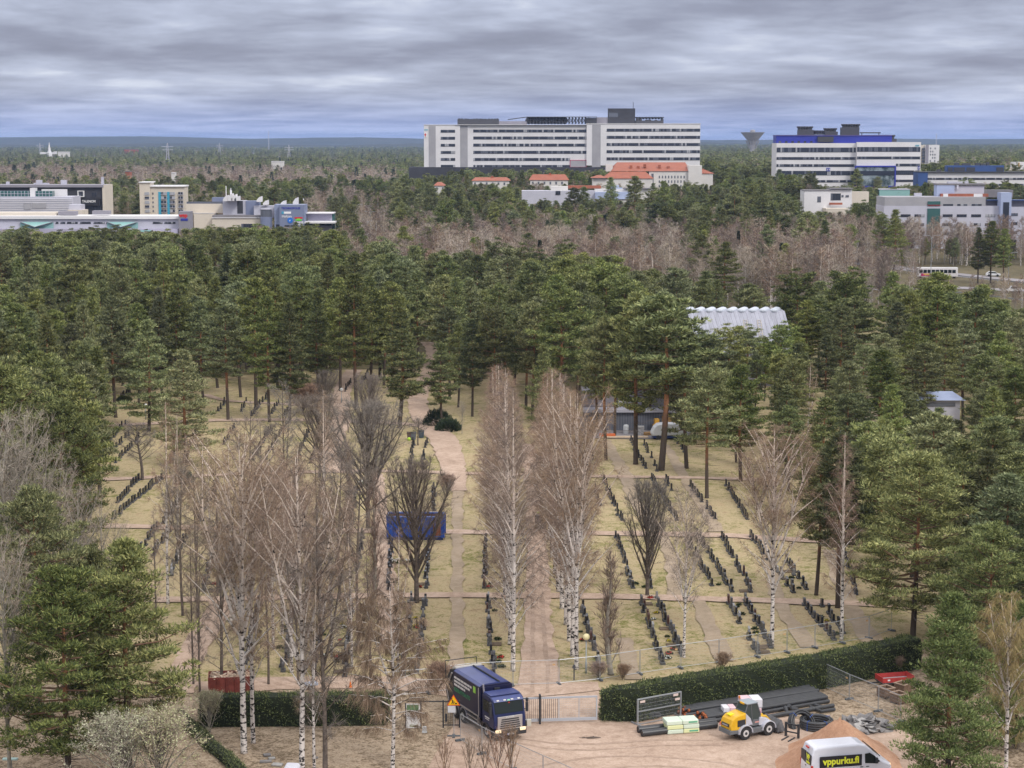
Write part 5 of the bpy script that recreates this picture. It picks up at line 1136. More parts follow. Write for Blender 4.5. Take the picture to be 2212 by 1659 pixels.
def mast(name, lb, X, Yt, D, w_, arms=0, wb=3.0):
    p = at(X, Yt, D); r_ = empty(name, (p.x, D, 0), 0, lb, 'pylon' if arms else 'mast'); mb = MB(); h = p.z; n = 10
    for sxx, syy in ((-1, -1), (1, -1), (1, 1), (-1, 1)): mb.tube([(sxx*wb/2, syy*wb/2, 0), (sxx*w_/2, syy*w_/2, h*0.96), (0, 0, h)], 0.22, 3)
    for k in range(n):
        a = wb/2*(1-k/n)+w_/2*k/n; c = wb/2*(1-(k+1)/n)+w_/2*(k+1)/n; mb.tube([(-a, 0, h*k/n), (c, 0, h*(k+1)/n)], 0.14, 3); mb.tube([(a, 0, h*k/n), (-c, 0, h*(k+1)/n)], 0.14, 3)
    mb.build('lattice', W_LGREY, r_)
    if arms:
        mb = MB()
        for q in (0.78, 0.88): mb.tube([(-arms, 0, h*q), (arms, 0, h*q)], 0.3, 4)
        mb.build('crossarm', W_LGREY, r_)
mast('power_pylon', 'power line pylon standing in the reddish woods at the left', 361.5, 309, 2300, 1.0, 7, 6)
mast('power_pylon', 'power line pylon beyond the church', 86, 309, 3600, 1.0, 7, 6)
mast('power_pylon', 'power line pylon left of the skyline mast', 474, 309, 3600, 1.0, 7, 6)
mast('power_pylon', 'power line pylon nearest the long hospital', 624, 313, 2900, 1.0, 7, 6)
mast('radio_mast', 'slender radio mast on the skyline left of the long hospital', 580, 282, 5200, 1.6, 0, 2.5)
mast('radio_mast', 'slender radio mast beyond the apartment tower', 2023, 288, 4600, 1.6, 0, 2.5)
for k, (X, Y, w_, D, lb) in enumerate(((139, 318, 24, 3300, 'white dome roofed hall beyond the church'), (285, 312, 30, 4200, 'pale red roofed sheds on the far ridge'), (600, 338, 26, 1900, 'white low shed in the birch woods'), (276, 371, 10, 1350, 'red walled cottage in the birch woods'), (374, 374, 7, 1350, 'white cottage in the birch woods'), (1560, 362, 44, 1250, 'pale low buildings right of the long hospital'), (1632, 362, 40, 1300, 'pale flat roofed buildings below the water tower'))):
    Y = max(Y, 301+22.5*4085/D)
    b = BL('distant_house', lb, 'house', D, X); p = b.X(X+w_/2)-b.X(X-w_/2)
    b.box('wall', X-w_/2, X+w_/2, Y, None, 0, 12, W_BRICK if 'red' in lb else W_WHITE2)
    b.box('roof', X-w_/2-0.5, X+w_/2+0.5, Y-1.2, Y, -0.5, 12.5, W_WHITE if 'white' in lb else W_ROOF)
# ---- ribbed grey roof inside the pine wood
b = BL('chapel', 'grey sheet metal roof with nine rounded skylights rising from the pines', 'chapel', 322, 1598)
zr, z0 = b.Z(672), b.Z(760); xl, xr, xl2, xr2 = b.X(1487), b.X(1700), b.X(1512), b.X(1716)
W_SHEET = mat('sheet_metal_roof', (0.40, 0.41, 0.48), 0.45, metal=0.1, nscale=1.6, namt=0.22, stretch=(1, 0.2, 0.2))
MB().add([(xl2, -7, z0), (xr2, -7, z0), (xr, 0, zr), (xl, 0, zr), (xl2, 10, z0), (xr2, 10, z0), (xr, 4, zr), (xl, 4, zr)], [(0, 1, 2, 3), (1, 5, 6, 2), (5, 4, 7, 6), (4, 0, 3, 7), (3, 2, 6, 7)]).build('roof', W_SHEET, b.root)
MB().box(xl2+0.4, xr2-0.4, -6.4, 9.6, 0, z0).build('wall', W_MID, b.root)
mb = MB()
for k in range(24):
    t = (k+0.5)/24; x1, x2 = xl2+(xr2-xl2)*t, xl+(xr-xl)*t; mb.tube([(x1, -7.04, z0), (x2, -0.04, zr)], 0.05, 4)
mb.build('standing_seam', W_LGREY, b.root)
for k in range(9):
    x_ = xl+(xr-xl)*(k+0.5)/9-0.4; mb = MB()
    for j in range(4): mb.ball((x_+(-0.5+j*0.3), 0.3+j*0.9, zr+0.05), 0.72, 8, 0, 0.62)
    mb.build('skylight', mat('skylight_metal', (0.50, 0.54, 0.62), 0.3, spec=0.6) if k == 0 else bpy.data.materials['skylight_metal'], b.root)
for x_, y_ in ((1638, 690), (1608, 694)):
    t0 = (y_-672)/88; xx = b.X(x_); za = zr+(z0-zr)*(0.2); zb = zr+(z0-zr)*(0.62)
    mb = MB()
    for q in (0, 0.6): mb.tube([(xx+q, -7*0.2-0.15, za), (xx+q+0.1, -7*0.62-0.15, zb)], 0.05, 4)
    for k in range(8): f_ = 0.2+0.42*k/7; mb.tube([(xx, -7*f_-0.15, zr+(z0-zr)*f_), (xx+0.65, -7*f_-0.15, zr+(z0-zr)*f_)], 0.04, 4)
    tag(mb.build('ladder', W_CREAM), 'pale roof ladder lying on the right part of the ribbed roof' if x_ == 1638 else 'pale roof ladder lying near the middle of the ribbed roof', 'ladder').location = b.root.location
# ---- grey shed with boarded openings, behind the high pines
b = BL('workshop', 'blue grey metal clad shed with chipboard closed openings among the pines', 'shed', gp(1370, 936).y + 2, 1370)
W_CLAD = mat('blue_grey_cladding', (0.15, 0.165, 0.20), 0.6, nscale=3, namt=0.2, stretch=(3, 1, 0.1)); W_OSB = mat('chipboard', (0.46, 0.27, 0.10), 0.85, nscale=5, namt=0.3)
b.box('wall', 1266, 1524, 888, None, 0, 14, W_CLAD); b.box('roof', 1262, 1528, 852, 888, 2, 16, W_MID); b.box('eaves', 1262, 1528, 884, 890, -0.5, 2, W_LGREY); b.box('base_rail', 1266, 1524, 932, 937, -0.06, 0, W_GREY)
mb = MB()
for k in range(46): mb.box(b.X(1267+k*5.6), b.X(1267+k*5.6)+0.05, -0.05, 0, 0.3, b.Z(890))
mb.build('cladding_rib', W_MID, b.root)
for a, c, t in ((1278, 1284, 900), (1435, 1447, 898), (1446, 1478, 895), (1280, 1286, 918)): b.box('boarded_opening', a, c, t, 934, -0.09, 0, W_OSB)
b.boxes('rooftop_duct', [(1335, 1372, 818, 852, 8, 12), (1340, 1358, 862, 884, 1, 3), (1420, 1450, 806, 852, 9, 13), (1392, 1418, 838, 852, 6, 9)], W_LGREY)
# half hidden pale roofs at the right
for lb, X0, X1, Yt, D in (('pale blue roofed pavilion half hidden by the right pines', 1998, 2092, 850, 262), ('white low pavilion behind the round bright pine', 1838, 1880, 905, 250)):
    b = BL('pavilion', lb, 'pavilion', D, (X0+X1)/2); b.box('wall', X0+3, X1-3, Yt+14, None, 0, 5, W_LGREY); hip(b, X0, X1, Yt, Yt+14, 0, 5, 12, 12, W_SKY if 'blue' in lb else W_WHITE)
    b.box('window', X0+12, X1-14, Yt+20, Yt+28, -0.1, 0, W_GLASS2)
# ================================================================== cemetery: headstones in rows
S_BLACK = mat('black_granite', (0.022, 0.022, 0.026), 0.25, spec=0.5)
S_GREYG = mat('grey_granite', (0.10, 0.10, 0.108), 0.4, nscale=9, namt=0.3)
S_RED = mat('red_granite', (0.09, 0.045, 0.04), 0.3, nscale=9, namt=0.3)
S_LIGHT = mat('pale_granite', (0.28, 0.28, 0.29), 0.5, nscale=9, namt=0.2)
S_PLINTH = mat('plinth_granite', (0.08, 0.08, 0.083), 0.6)
S_SOIL = mat('grave_soil', (0.15, 0.11, 0.075), 0.95, nscale=6)
S_YEW = leafmat('low_evergreen', [(0.02, 0.04, 0.018), (0.045, 0.08, 0.03)], 0.2)
def stone(w_, h, th, top, m, bed=False):
    mb = MB(); hw = w_/2
    mb.box(-hw-0.10, hw+0.10, -th/2-0.10, th/2+0.10, 0, 0.16, 1)
    if top == 'arch': prof = [(-hw, 0.16), (hw, 0.16)] + [(hw*math.cos(a), h-hw*0.55+hw*0.55*math.sin(a)) for a in [math.pi*k/8 for k in range(9)]]
    elif top == 'slope': prof = [(-hw, 0.16), (hw, 0.16), (hw, h), (-hw, h*0.86)]
    elif top == 'wide': prof = [(-hw, 0.16), (hw, 0.16), (hw, h*0.95), (hw*0.5, h), (-hw*0.5, h), (-hw, h*0.95)]
    else: prof = [(-hw, 0.16), (hw, 0.16), (hw, h), (-hw, h)]
    mb.prism(prof, 'y', -th/2, th/2, 0)
    if bed: mb.box(-hw, hw, -1.0, -th/2-0.12, 0, 0.09, 2)
    me = mb.mesh('headstone', [m, S_PLINTH, S_SOIL]); return me
STONES = [stone(0.62, 0.78, 0.20, 'flat', S_BLACK), stone(0.60, 0.74, 0.20, 'arch', S_GREYG), stone(0.66, 0.82, 0.20, 'slope', S_BLACK),
          stone(1.0, 0.66, 0.18, 'wide', S_BLACK), stone(0.55, 0.9, 0.17, 'arch', S_RED), stone(0.60, 0.84, 0.18, 'flat', S_GREYG), stone(0.6, 0.78, 0.16, 'slope', S_LIGHT), stone(0.9, 0.74, 0.18, 'flat', S_GREYG, True)]
SDESC = ['square black headstone', 'round topped grey headstone', 'slant topped black headstone', 'wide low black headstone', 'round topped dark red headstone', 'square grey headstone', 'pale slant topped headstone', 'wide grey headstone']
rg = random.Random(5)
rows = [ # X0,Y0 far end; X1,Y1 near end; facing (+1 right, -1 left); place words
 (886.6,1297,872.7,1458,-1,'nearest left row behind the truck, far side'), (919,1300,901,1453,1,'nearest left row behind the truck, track side'), (1053,1297,1066.7,1464,-1,'nearest row left of the gate path'),
 (1256,1315,1293,1434,1,'nearest row right of the globe lamp'), (1383,1298,1432,1434,-1,'nearest row behind the hedge start, left line'), (1418,1294,1476,1424,1,'nearest row behind the hedge start, right line'),
 (1575.6,1305,1637,1410,-1,'row before the big right birch, left line'), (1607.8,1300,1668,1398,1,'row before the big right birch, right line'), (1739.5,1308,1798,1382,-1,'last row before the slender birch, left line'), (1778,1310,1822,1368,1,'last row before the slender birch, right line'),
 (784.7,1157,771,1232,-1,'row by the pale service track'), (925.5,1172,920.5,1270,1,'row below the blue container'), (1049,1168,1047.5,1270,-1,'row left of the avenue, second bed'), (1332,1162,1365,1270,-1,'row left of the right fan tree'), (1398,1200,1404,1270,1,'row hidden by the right fan tree'),
 (1489,1172,1537,1265,-1,'middle right double row, left line'), (1506.6,1158,1582,1277,1,'middle right double row, right line'), (1624,1162,1714,1280,-1,'long row under the big right birch'), (1700,1215,1738,1272,1,'short row right of the big right birch'), (1820,1190,1852,1284,-1,'row among the right pine trunks'),
 (339.5,1141,301.7,1192,-1,'left double row below the second cross path, left line'), (364.6,1148,329.4,1200,1,'left double row below the second cross path, right line'), (470,1160,440,1276,-1,'row behind the left birches, left line'), (560,1160,535,1276,1,'row behind the left birches, middle line'), (650,1160,632,1272,-1,'row behind the left birches, right line'),
 (299,1038,254,1086,-1,'left edge double row, upper line'), (347,1036,245,1121,1,'left edge double row, lower line'), (412,1051,352,1131,-1,'left row behind the slender birch'), (556,1030,525,1110,-1,'row in the red thicket, left line'), (640,1035,618,1120,1,'row in the red thicket, right line'), (701.8,1022,684,1110,-1,'row at the dense dark tree'), (770,1055,758,1132,1,'row under the dense dark tree'),
 (936.9,1058,935,1103,-1,'row behind the blue container'), (1152,1034,1173,1112,1,'row in the avenue shade'), (1304,1038,1341,1124,-1,'row right of the avenue, third bed'), (1288,1059,1296,1092,1,'short row right of the avenue'), (1406,1034,1462,1124,-1,'long row below the slanting track'), (1435,1035,1452,1064,1,'short row beside the slanting track'),
 (269,918,207.7,985,-1,'upper left double row, left line'), (278,941,221.8,993,1,'upper left double row, right line'), (505,925,483,960,-1,'short row under the clear trunked pine'), (584.4,930,545.6,993,-1,'twin rows below the wood edge path, left line'), (612.5,928,573.8,993,1,'twin rows below the wood edge path, right line'),
 (893,957,885,1013,-1,'twin rows beside the sandy road, left line'), (920.5,957,912,1009,1,'twin rows beside the sandy road, right line'), (1263,950,1285,998,-1,'row at the left end of the shed yard'), (1361,952,1393,1012,-1,'row between the tall pines, left line'), (1391,962,1421,1018,1,'row between the tall pines, right line'), (1462,953,1480,977,-1,'short row by the dome tent'),
 (486,868,473,888,-1,'row under the pines, first'), (532,868,520,889,1,'row under the pines, second'), (581,852,543,898,-1,'row under the pines, third'), (600,873,583,898,1,'row under the pines, fourth'), (623,884,614,898,-1,'row under the pines, fifth'), (275,846,260,864,-1,'row by the left globe lamp'), (758,825,744,847,1,'row beside the shady track'), (800,800,780,830,-1,'row deep under the pines'),
 (400,1162,366,1250,-1,'thicket rows, leftmost line'), (505,1160,478,1278,1,'thicket rows, second line'), (600,1160,578,1278,-1,'thicket rows, third line'), (700,1160,686,1275,1,'thicket rows, line beside the service track'), (845,1165,840,1275,-1,'row left of the left fan tree'),
 (475,1040,430,1125,1,'upper thicket rows, left line'), (600,1035,575,1120,-1,'upper thicket rows, right line'), (665,935,640,1000,-1,'twin rows left of the dense dark tree, left line'), (690,935,672,1000,1,'twin rows left of the dense dark tree, right line'), (832,945,824,1010,-1,'row left of the road bend'),
 (400,930,368,1000,-1,'rows under the wide dark pine, left line'), (425,932,396,1000,1,'rows under the wide dark pine, right line'), (560,1300,525,1455,-1,'lane side rows behind the low hedge, left line'), (640,1300,610,1450,1,'lane side rows behind the low hedge, middle line'), (700,1300,680,1460,-1,'lane side rows behind the low hedge, right line'), (760,1300,745,1462,1,'row left of the weeping red birch'),
 (1560,1162,1622,1278,1,'row between the smaller and the big right birch'), (1490,1052,1545,1122,-1,'row along the slanting track'), (1570,1050,1615,1122,1,'row under the right pines'), (1205,1035,1228,1112,-1,'row just right of the avenue'), (300,945,252,1000,1,'upper left third row')]
cand = []
for (X0, Y0, X1, Y1, fc, wd) in rows:
    a, b_ = gp(X0, Y0), gp(X1, Y1); L = (b_-a).length; n = max(2, int(L/(1.3 if Y0 > 1020 else 1.9))); ang = math.atan2((b_-a).y, (b_-a).x)
    for k in range(n+1):
        if rg.random() < 0.08: continue
        q = a.lerp(b_, k/n); q.x += rg.uniform(-0.16, 0.16)
        cand.append((q.y, q.x, ang + (0 if fc > 0 else math.pi) + rg.uniform(-0.06, 0.06), rg.choice((0, 0, 0, 1, 1, 2, 3, 4, 5, 5, 6, 7)), wd, rg.uniform(0.85, 1.15)))
cand.sort()
print('stones', len(cand))
for (y, x, a, v, wd, s_) in cand[:298]:
    o = ent('headstone', STONES[v], None, (x, y, 0.02), a, (1, 1, s_)); tag(o, SDESC[v] + ' in the ' + wd, 'headstone', 'headstones of the ' + wd)
if len(cand) > 298:
    mb = MB()
    for (y, x, a, v, wd, s_) in cand[298:]:
        M = Matrix.Translation((x, y, 0)) @ Matrix.Rotation(a, 4, 'Z'); mb.box(-0.33, 0.33, -0.09, 0.09, 0.0, 0.78*s_, 0, M); mb.box(-0.42, 0.42, -0.2, 0.2, 0, 0.16, 1, M)
    tag(mb.build('headstones', [S_BLACK, S_PLINTH]), 'farthest dark headstones under the pine trees', 'headstones', kind='stuff')
# low plantings and flowers at some graves
FLW = [mat('yellow_flowers', (0.65, 0.52, 0.04), 0.7), mat('red_flowers', (0.50, 0.05, 0.04), 0.7), mat('white_flowers', (0.75, 0.75, 0.72), 0.7)]
def planting(seed, fm):
    rng = np.random.RandomState(seed); mb = MB(); n = 90; u = unit(rng, n); u[:, 2] = abs(u[:, 2])*0.6
    mb.tris(blades(u*0.28*rng.rand(n, 1)**0.5, u+[0, 0, 0.5], 0.16, 0.08, rng), 0)
    if fm is not None:
        u = unit(rng, 14); u[:, 2] = abs(u[:, 2])*0.5+0.25
        for p in u*0.24: mb.ball(tuple(p), 0.055, 4, 1)
    return mb.mesh('planting', [S_YEW] + ([FLW[fm]] if fm is not None else []))
PL = [planting(1, None), planting(2, 0), planting(3, 1), planting(4, 2)]
PD = ['low evergreen planting', 'yellow flowers', 'red flowers', 'white flowers']
for (y, x, a, v, wd, s_) in cand[:260]:
    if rg.random() < 0.3:
        k = rg.choice((0, 0, 0, 0, 1, 2, 3)); o = ent('grave_planting', PL[k], None, (x+math.sin(a)*0.6+rg.uniform(-.1, .1), y-math.cos(a)*0.6, 0.05), rg.uniform(0, 6), None)
        o.scale = (rg.uniform(0.7, 1.2),)*3; tag(o, PD[k] + ' in the ' + wd, 'grave flowers', 'plantings along the ' + wd)
# flower heap of a fresh grave near the fan tree, and a wreath pair
def heap(X, Y, L, lb):
    rng = np.random.RandomState(int(X)); mb = MB(); p = gp(X, Y); n = 260
    c = np.stack([rng.uniform(-L/2, L/2, n), rng.uniform(-0.5, 0.5, n), rng.rand(n)*0.35], 1); mb.tris(blades(c, unit(rng, n)+[0, 0, 0.6], 0.25, 0.11, rng), 0)
    for _ in range(26): mb.ball((rng.uniform(-L/2, L/2), rng.uniform(-0.5, 0.5), rng.uniform(0.3, 0.45)), 0.09, 4, 1)
    tag(mb.build('flower_heap', [S_YEW, FLW[2]], None, (p.x, p.y, 0.05)), lb, 'flowers')
heap(873, 1218, 3.0, 'heap of white wreath flowers left of the fan shaped tree')
heap(792, 1047, 2.2, 'white flowers and greens behind the blue container')
# evergreen shrubs by the sandy road
def shrub(X, Y, r, h, lb, m=None, seed=1):
    rng = np.random.RandomState(seed); n = 2600; u = unit(rng, n); u[:, 2] = abs(u[:, 2])
    c = u*np.array([r, r, h])*(0.55+0.45*rng.rand(n, 1)**0.5)*(0.85+0.15*np.sin(u[:, :1]*9)*np.cos(u[:, 1:2]*7)); mb = MB()
    mb.tris(blades(c, u+[0, 0, 0.5], 0.34, 0.12, rng), 0); mb2 = MB()
    for k in range(6): a = k*1.05; mb2.tube([(0, 0, 0), (math.cos(a)*r*0.4, math.sin(a)*r*0.4, h*0.6)], 0.05, 4)
    p = gp(X, Y); e = empty('evergreen_shrub', p, 0, lb, 'shrub'); mb.build('foliage', m or M_NEEDLE_D, e); mb2.build('stem', M_DBARK, e)
shrub(945, 918, 2.4, 2.6, 'dark evergreen shrub at the sandy road bend, left one', seed=2)
shrub(968, 930, 2.1, 1.9, 'dark evergreen shrub at the sandy road bend, right one', seed=3)
shrub(398, 1045, 1.2, 1.8, 'small juniper below the wide dark pine', seed=4)
shrub(268, 866, 1.3, 0.7, 'low green shrub left of the left globe lamp', M_NEEDLE, seed=5)
# globe lamps
def lamp(X, Y, Yt, warm, lb):
    g = gp(X, Y); h = at(X, Yt, g.y).z; e = empty('street_lamp', g, 0, lb, 'street lamp')
    MB().lathe([(0.09, 0), (0.09, 0.9), (0.05, 0.95), (0.045, h-0.55)], 10).build('pole', mat('lamp_pole', (0.30, 0.33, 0.34), 0.5, metal=0.3), e, smooth=True)
    MB().lathe([(0.12, h-0.58), (0.15, h-0.5), (0.1, h-0.46)], 10).build('collar', W_MID, e)
    MB().ball((0, 0, h-0.26), 0.27, 14).build('globe', mat('lamp_globe', (0.80, 0.72, 0.42) if warm else (0.78, 0.79, 0.80), 0.35), e, smooth=True)
lamp(1266, 1455, 1369, True, 'green grey lamp post with a yellowed globe beside the right avenue birch')
lamp(315, 905, 872, False, 'lamp post with a white globe before the wide cone shaped pine')
lamp(738, 872, 838, False, 'lamp post with a white globe beside the shady track')
g = gp(1240, 1470); mb = MB().box(-0.05, 0.05, -0.05, 0.05, 0, 1.05); mb.lathe([(0.16, 1.0), (0.10, 1.2), (0.03, 1.28)], 8); tag(mb.build('marker_post', W_DARK, None, g), 'short black marker post at the foot of the right avenue birch', 'post')
# ---- blue roll-off container
g = gp(898, 1162); CB = mat('blue_container_paint', (0.025, 0.085, 0.40), 0.5, nscale=0.9, namt=0.25, spec=0.4); CD = mat('container_dark', (0.02, 0.03, 0.09), 0.7); CR = mat('rusty_panel', (0.24, 0.085, 0.05), 0.85, nscale=3, namt=0.4); CI = mat('container_inside', (0.16, 0.085, 0.075), 0.9, nscale=1.5, namt=0.3)
e = empty('roll_off_container', g, R(-1.5), 'large open blue steel container standing on the lawn behind the fan shaped tree', 'container')
L, Wd, Hh = 5.9, 2.4, 2.45
MB().box(-L/2, L/2, -Wd/2, -Wd/2+0.08, 0.35, Hh).box(-L/2, L/2, Wd/2-0.08, Wd/2, 0.35, Hh).box(-L/2, -L/2+0.08, -Wd/2+.08, Wd/2-.08, 0.35, Hh).box(L/2-0.08, L/2, -Wd/2+.08, Wd/2-.08, 0.35, Hh).build('side_wall', CB, e)
MB().box(-L/2+.08, L/2-.08, -Wd/2+.08, Wd/2-.08, 0.3, 0.5).box(-L/2+.09, L/2-.09, Wd/2-.1, Wd/2-.085, 0.5, Hh-0.1).box(-L/2+.085, -L/2+.1, -Wd/2+.09, Wd/2-.1, 0.5, Hh-0.1).build('floor_lining', CI, e)
MB().box(-L/2-.04, L/2+.04, -Wd/2-.06, -Wd/2+.12, Hh, Hh+.1).box(-L/2-.04, L/2+.04, Wd/2-.12, Wd/2+.06, Hh, Hh+.1).box(-L/2-.04, -L/2+.12, -Wd/2+.12, Wd/2-.12, Hh, Hh+.1).box(L/2-.12, L/2+.04, -Wd/2+.12, Wd/2-.12, Hh, Hh+.1).build('top_rim', mat('rim_blue', (0.12, 0.20, 0.52), 0.4), e)
mb = MB()
for k in range(9): x_ = -L/2+0.05+k*(L-0.22)/8; mb.box(x_, x_+0.12, -Wd/2-.09, -Wd/2-.002, 0.3, Hh-.002)
mb.build('stiffener', CB, e)
MB().box(L/2-1.05, L/2-0.25, -Wd/2-.04, -Wd/2-.003, 0.5, Hh-0.35).build('rusty_patch', CR, e)
MB().box(-L/2+.1, L/2-.1, -0.55, -0.35, 0, 0.3).box(-L/2+.1, L/2-.1, 0.35, 0.55, 0, 0.3).box(-L/2, L/2, -Wd/2-.02, -Wd/2+.1, 0.05, 0.3).build('skid', CD, e)
mb = MB()
for k in range(5): mb.box(L/2, L/2+0.10, -Wd/2+.1, Wd/2-.1, 0.5+k*0.45, 0.6+k*0.45)
mb.box(L/2, L/2+.16, -Wd/2-.02, -Wd/2+.12, 0.3, Hh).box(L/2, L/2+.16, Wd/2-.12, Wd/2+.02, 0.3, Hh).build('rear_door', CB, e)
# ---- red dumpster full of wood chips
g = gp(500, 1500); DR = mat('dumpster_red', (0.17, 0.04, 0.03), 0.65, nscale=2, namt=0.3)
e = empty('skip', g, R(8), 'rust red skip full of broken wood, behind the clipped low hedge', 'skip')
def openbox(mb, w_, d, h, t_, m=0):
    mb.box(-w_/2, w_/2, -d/2, -d/2+t_, 0.12, h, m); mb.box(-w_/2, w_/2, d/2-t_, d/2, 0.12, h, m); mb.box(-w_/2, -w_/2+t_, -d/2+t_, d/2-t_, 0.12, h, m); mb.box(w_/2-t_, w_/2, -d/2+t_, d/2-t_, 0.12, h, m); mb.box(-w_/2, w_/2, -d/2, d/2, 0, 0.12, m)
    return mb
openbox(MB(), 3.4, 1.9, 1.6, 0.07).build('body', DR, e); mb = MB()
for k in range(6): mb.box(-1.7+k*0.66, -1.62+k*0.66, -1.03, -0.951, 0.1, 1.55)
mb.build('rib', DR, e)
mb = MB(); r5 = random.Random(3)
for k in range(140): mb.cbox((r5.uniform(-1.45, 1.45), r5.uniform(-.8, .8), r5.uniform(1.3, 1.6)), (r5.uniform(.2, .7), r5.uniform(.05, .16), 0.05), 0, 0, Matrix.Identity(4)) if False else mb.box(-0.25, 0.25, -0.05, 0.05, -0.02, 0.02, k % 2, Matrix.Translation((r5.uniform(-1.4, 1.4), r5.uniform(-.75, .75), r5.uniform(1.25, 1.62))) @ Matrix.Rotation(r5.uniform(0, 6), 4, 'Z') @ Matrix.Rotation(r5.uniform(-.5, .5), 4, 'Y'))
mb.box(-1.6, 1.6, -.86, .86, 1.0, 1.3, 0)
tag(mb.build('wood_scraps', [mat('chip_wood', (0.46, 0.33, 0.25), 0.9), mat('chip_wood_pale', (0.58, 0.48, 0.38), 0.9)]), 'broken boards and chips filling the red skip', 'wood scraps').location = g
bpy.data.objects['wood_scraps'].rotation_euler = (0, 0, R(8))
# ---- work gear before the shed
g = gp(1442, 948); e = empty('van_under_cover', g, R(2), 'vehicle under a white domed cover parked before the grey shed', 'covered van')
prof = [(-2.3, 0.55), (-2.35, 1.0), (-2.0, 1.75), (-1.5, 2.15), (-0.5, 2.3), (0.8, 2.25), (1.6, 1.95), (2.1, 1.3), (2.35, 0.6)]
MB().prism(prof, 'y', -0.95, 0.95).build('cover', mat('white_cover', (0.66, 0.68, 0.72), 0.6, nscale=3, namt=0.1), e, bevel=0.15)
MB().prism([(-2.1, 0.25), (2.2, 0.25), (2.2, 0.55), (-2.1, 0.55)], 'y', -0.9, 0.9).build('sill', mat('dark_blue_paint', (0.03, 0.05, 0.16), 0.4), e)
for sx__ in (-1.4, 1.4):
    for sy__ in (-0.85, 0.85): MB().cyl((sx__, sy__-0.1, 0.32), (sx__, sy__+0.1, 0.32), 0.32, 14).build('wheel', W_DARK, e)
def bit(name, X, Y, d, m, lb, cat, rz=0.0, z=0.0):
    p = gp(X, Y); o = MB().box(-d[0]/2, d[0]/2, -d[1]/2, d[1]/2, 0, d[2]).build(name, m, None, (p.x, p.y, z+0.1), rz, bevel=0.03); tag(o, lb, cat); return o
bit('orange_cart', 1312, 946, (2.2, 0.9, 0.5), mat('orange_plastic', (0.62, 0.15, 0.05), 0.5), 'orange and white barrier box lying before the grey shed', 'barrier')
bit('timber_stack', 1350, 947, (6.5, 0.9, 0.22), mat('fresh_timber', (0.60, 0.47, 0.34), 0.8, nscale=3), 'long low stack of fresh timber before the grey shed', 'timber', 0.01)
bit('plywood_sheets', 1404, 941, (1.8, 1.0, 0.4), W_OSB, 'brown plywood sheets beside the covered vehicle', 'plywood', 0.3)
for X, Y, c_, lb in ((1482, 936, (0.6, 0.63, 0.66), 'white drum at the right of the shed openings'), (1352, 938, (0.62, 0.64, 0.66), 'white pillar shaped bag left of the white crate')):
    p = gp(X, Y); tag(MB().lathe([(0.3, 0), (0.38, 0.2), (0.38, 1.2), (0.3, 1.35), (0.1, 1.4)], 12).build('drum', mat('drum_plastic', c_, 0.5), None, p, smooth=True), lb, 'drum')
bit('crate', 1381, 940, (1.3, 1.0, 1.2), mat('crate_white', (0.55, 0.54, 0.54), 0.7, nscale=3, namt=0.3), 'white plastic crate before the middle of the shed', 'crate')
p = gp(1418, 934); e = empty('pump_machine', p, 0.2, 'yellow pump machine before the boarded shed opening', 'machine'); MB().box(-0.5, 0.5, -0.4, 0.4, 0.3, 1.2).box(-0.35, 0.35, -0.3, 0.3, 1.2, 2.0).build('housing', W_YEL, e, bevel=0.08); MB().tube([(0.3, 0, 1.9), (1.3, -0.5, 1.0), (1.6, -0.8, 0.1)], 0.06, 6).build('hose', W_DARK, e); MB().box(-0.6, -0.4, -0.45, 0.45, 0, 0.3).box(0.4, 0.6, -0.45, 0.45, 0, 0.3).build('foot', W_DARK, e)
p = gp(1352, 936); tag(MB().box(-0.12, 0.12, -0.04, 0.04, 0, 2.3, 0, Matrix.Rotation(0.12, 4, 'X')).build('plank', mat('plank', (0.55, 0.43, 0.3), 0.8), None, (p.x+1.2, p.y, 0)), 'single board leaning on the grey shed wall', 'plank')
# waste bins at the road bend
for k, (X, Y, c_, lb) in enumerate(((885, 950, (0.12, 0.08, 0.07), 'brown waste bin by the crooked bare tree, left of its pair'), (893, 950, (0.10, 0.11, 0.13), 'grey waste bin by the crooked bare tree'), (910, 946, (0.05, 0.07, 0.09), 'dark recycling bin right of the crooked bare tree'), (1168, 1143, (0.11, 0.10, 0.10), 'dark waste container with a lime lid beside the right avenue birches'))):
    p = gp(X, Y); e = empty('waste_bin', p, 0.1*k, lb, 'waste bin'); s_ = 1.5 if k == 3 else 1.0
    MB().prism([(-0.3*s_, 0.08), (0.3*s_, 0.08), (0.36*s_, 1.0*s_), (-0.36*s_, 1.0*s_)], 'y', -0.35*s_, 0.35*s_).build('body', mat('bin_body', c_, 0.6), e)
    MB().box(-0.4*s_, 0.4*s_, -0.4*s_, 0.4*s_, 1.0*s_, 1.08*s_).build('lid', mat('bin_lid', tuple(x*0.7 for x in c_), 0.6), e)
    for q in (-1, 1): MB().cyl((q*0.28*s_, 0.3*s_, 0.1), (q*0.22*s_, 0.3*s_, 0.1), 0.1, 10).build('wheel', W_DARK, e)
p = gp(884, 951); tag(MB().ball((0, -0.5, 0.25), 0.25, 8).build('lime_bucket', mat('lime', (0.45, 0.72, 0.06), 0.6), None, p), 'lime green bucket before the brown waste bin', 'bucket')
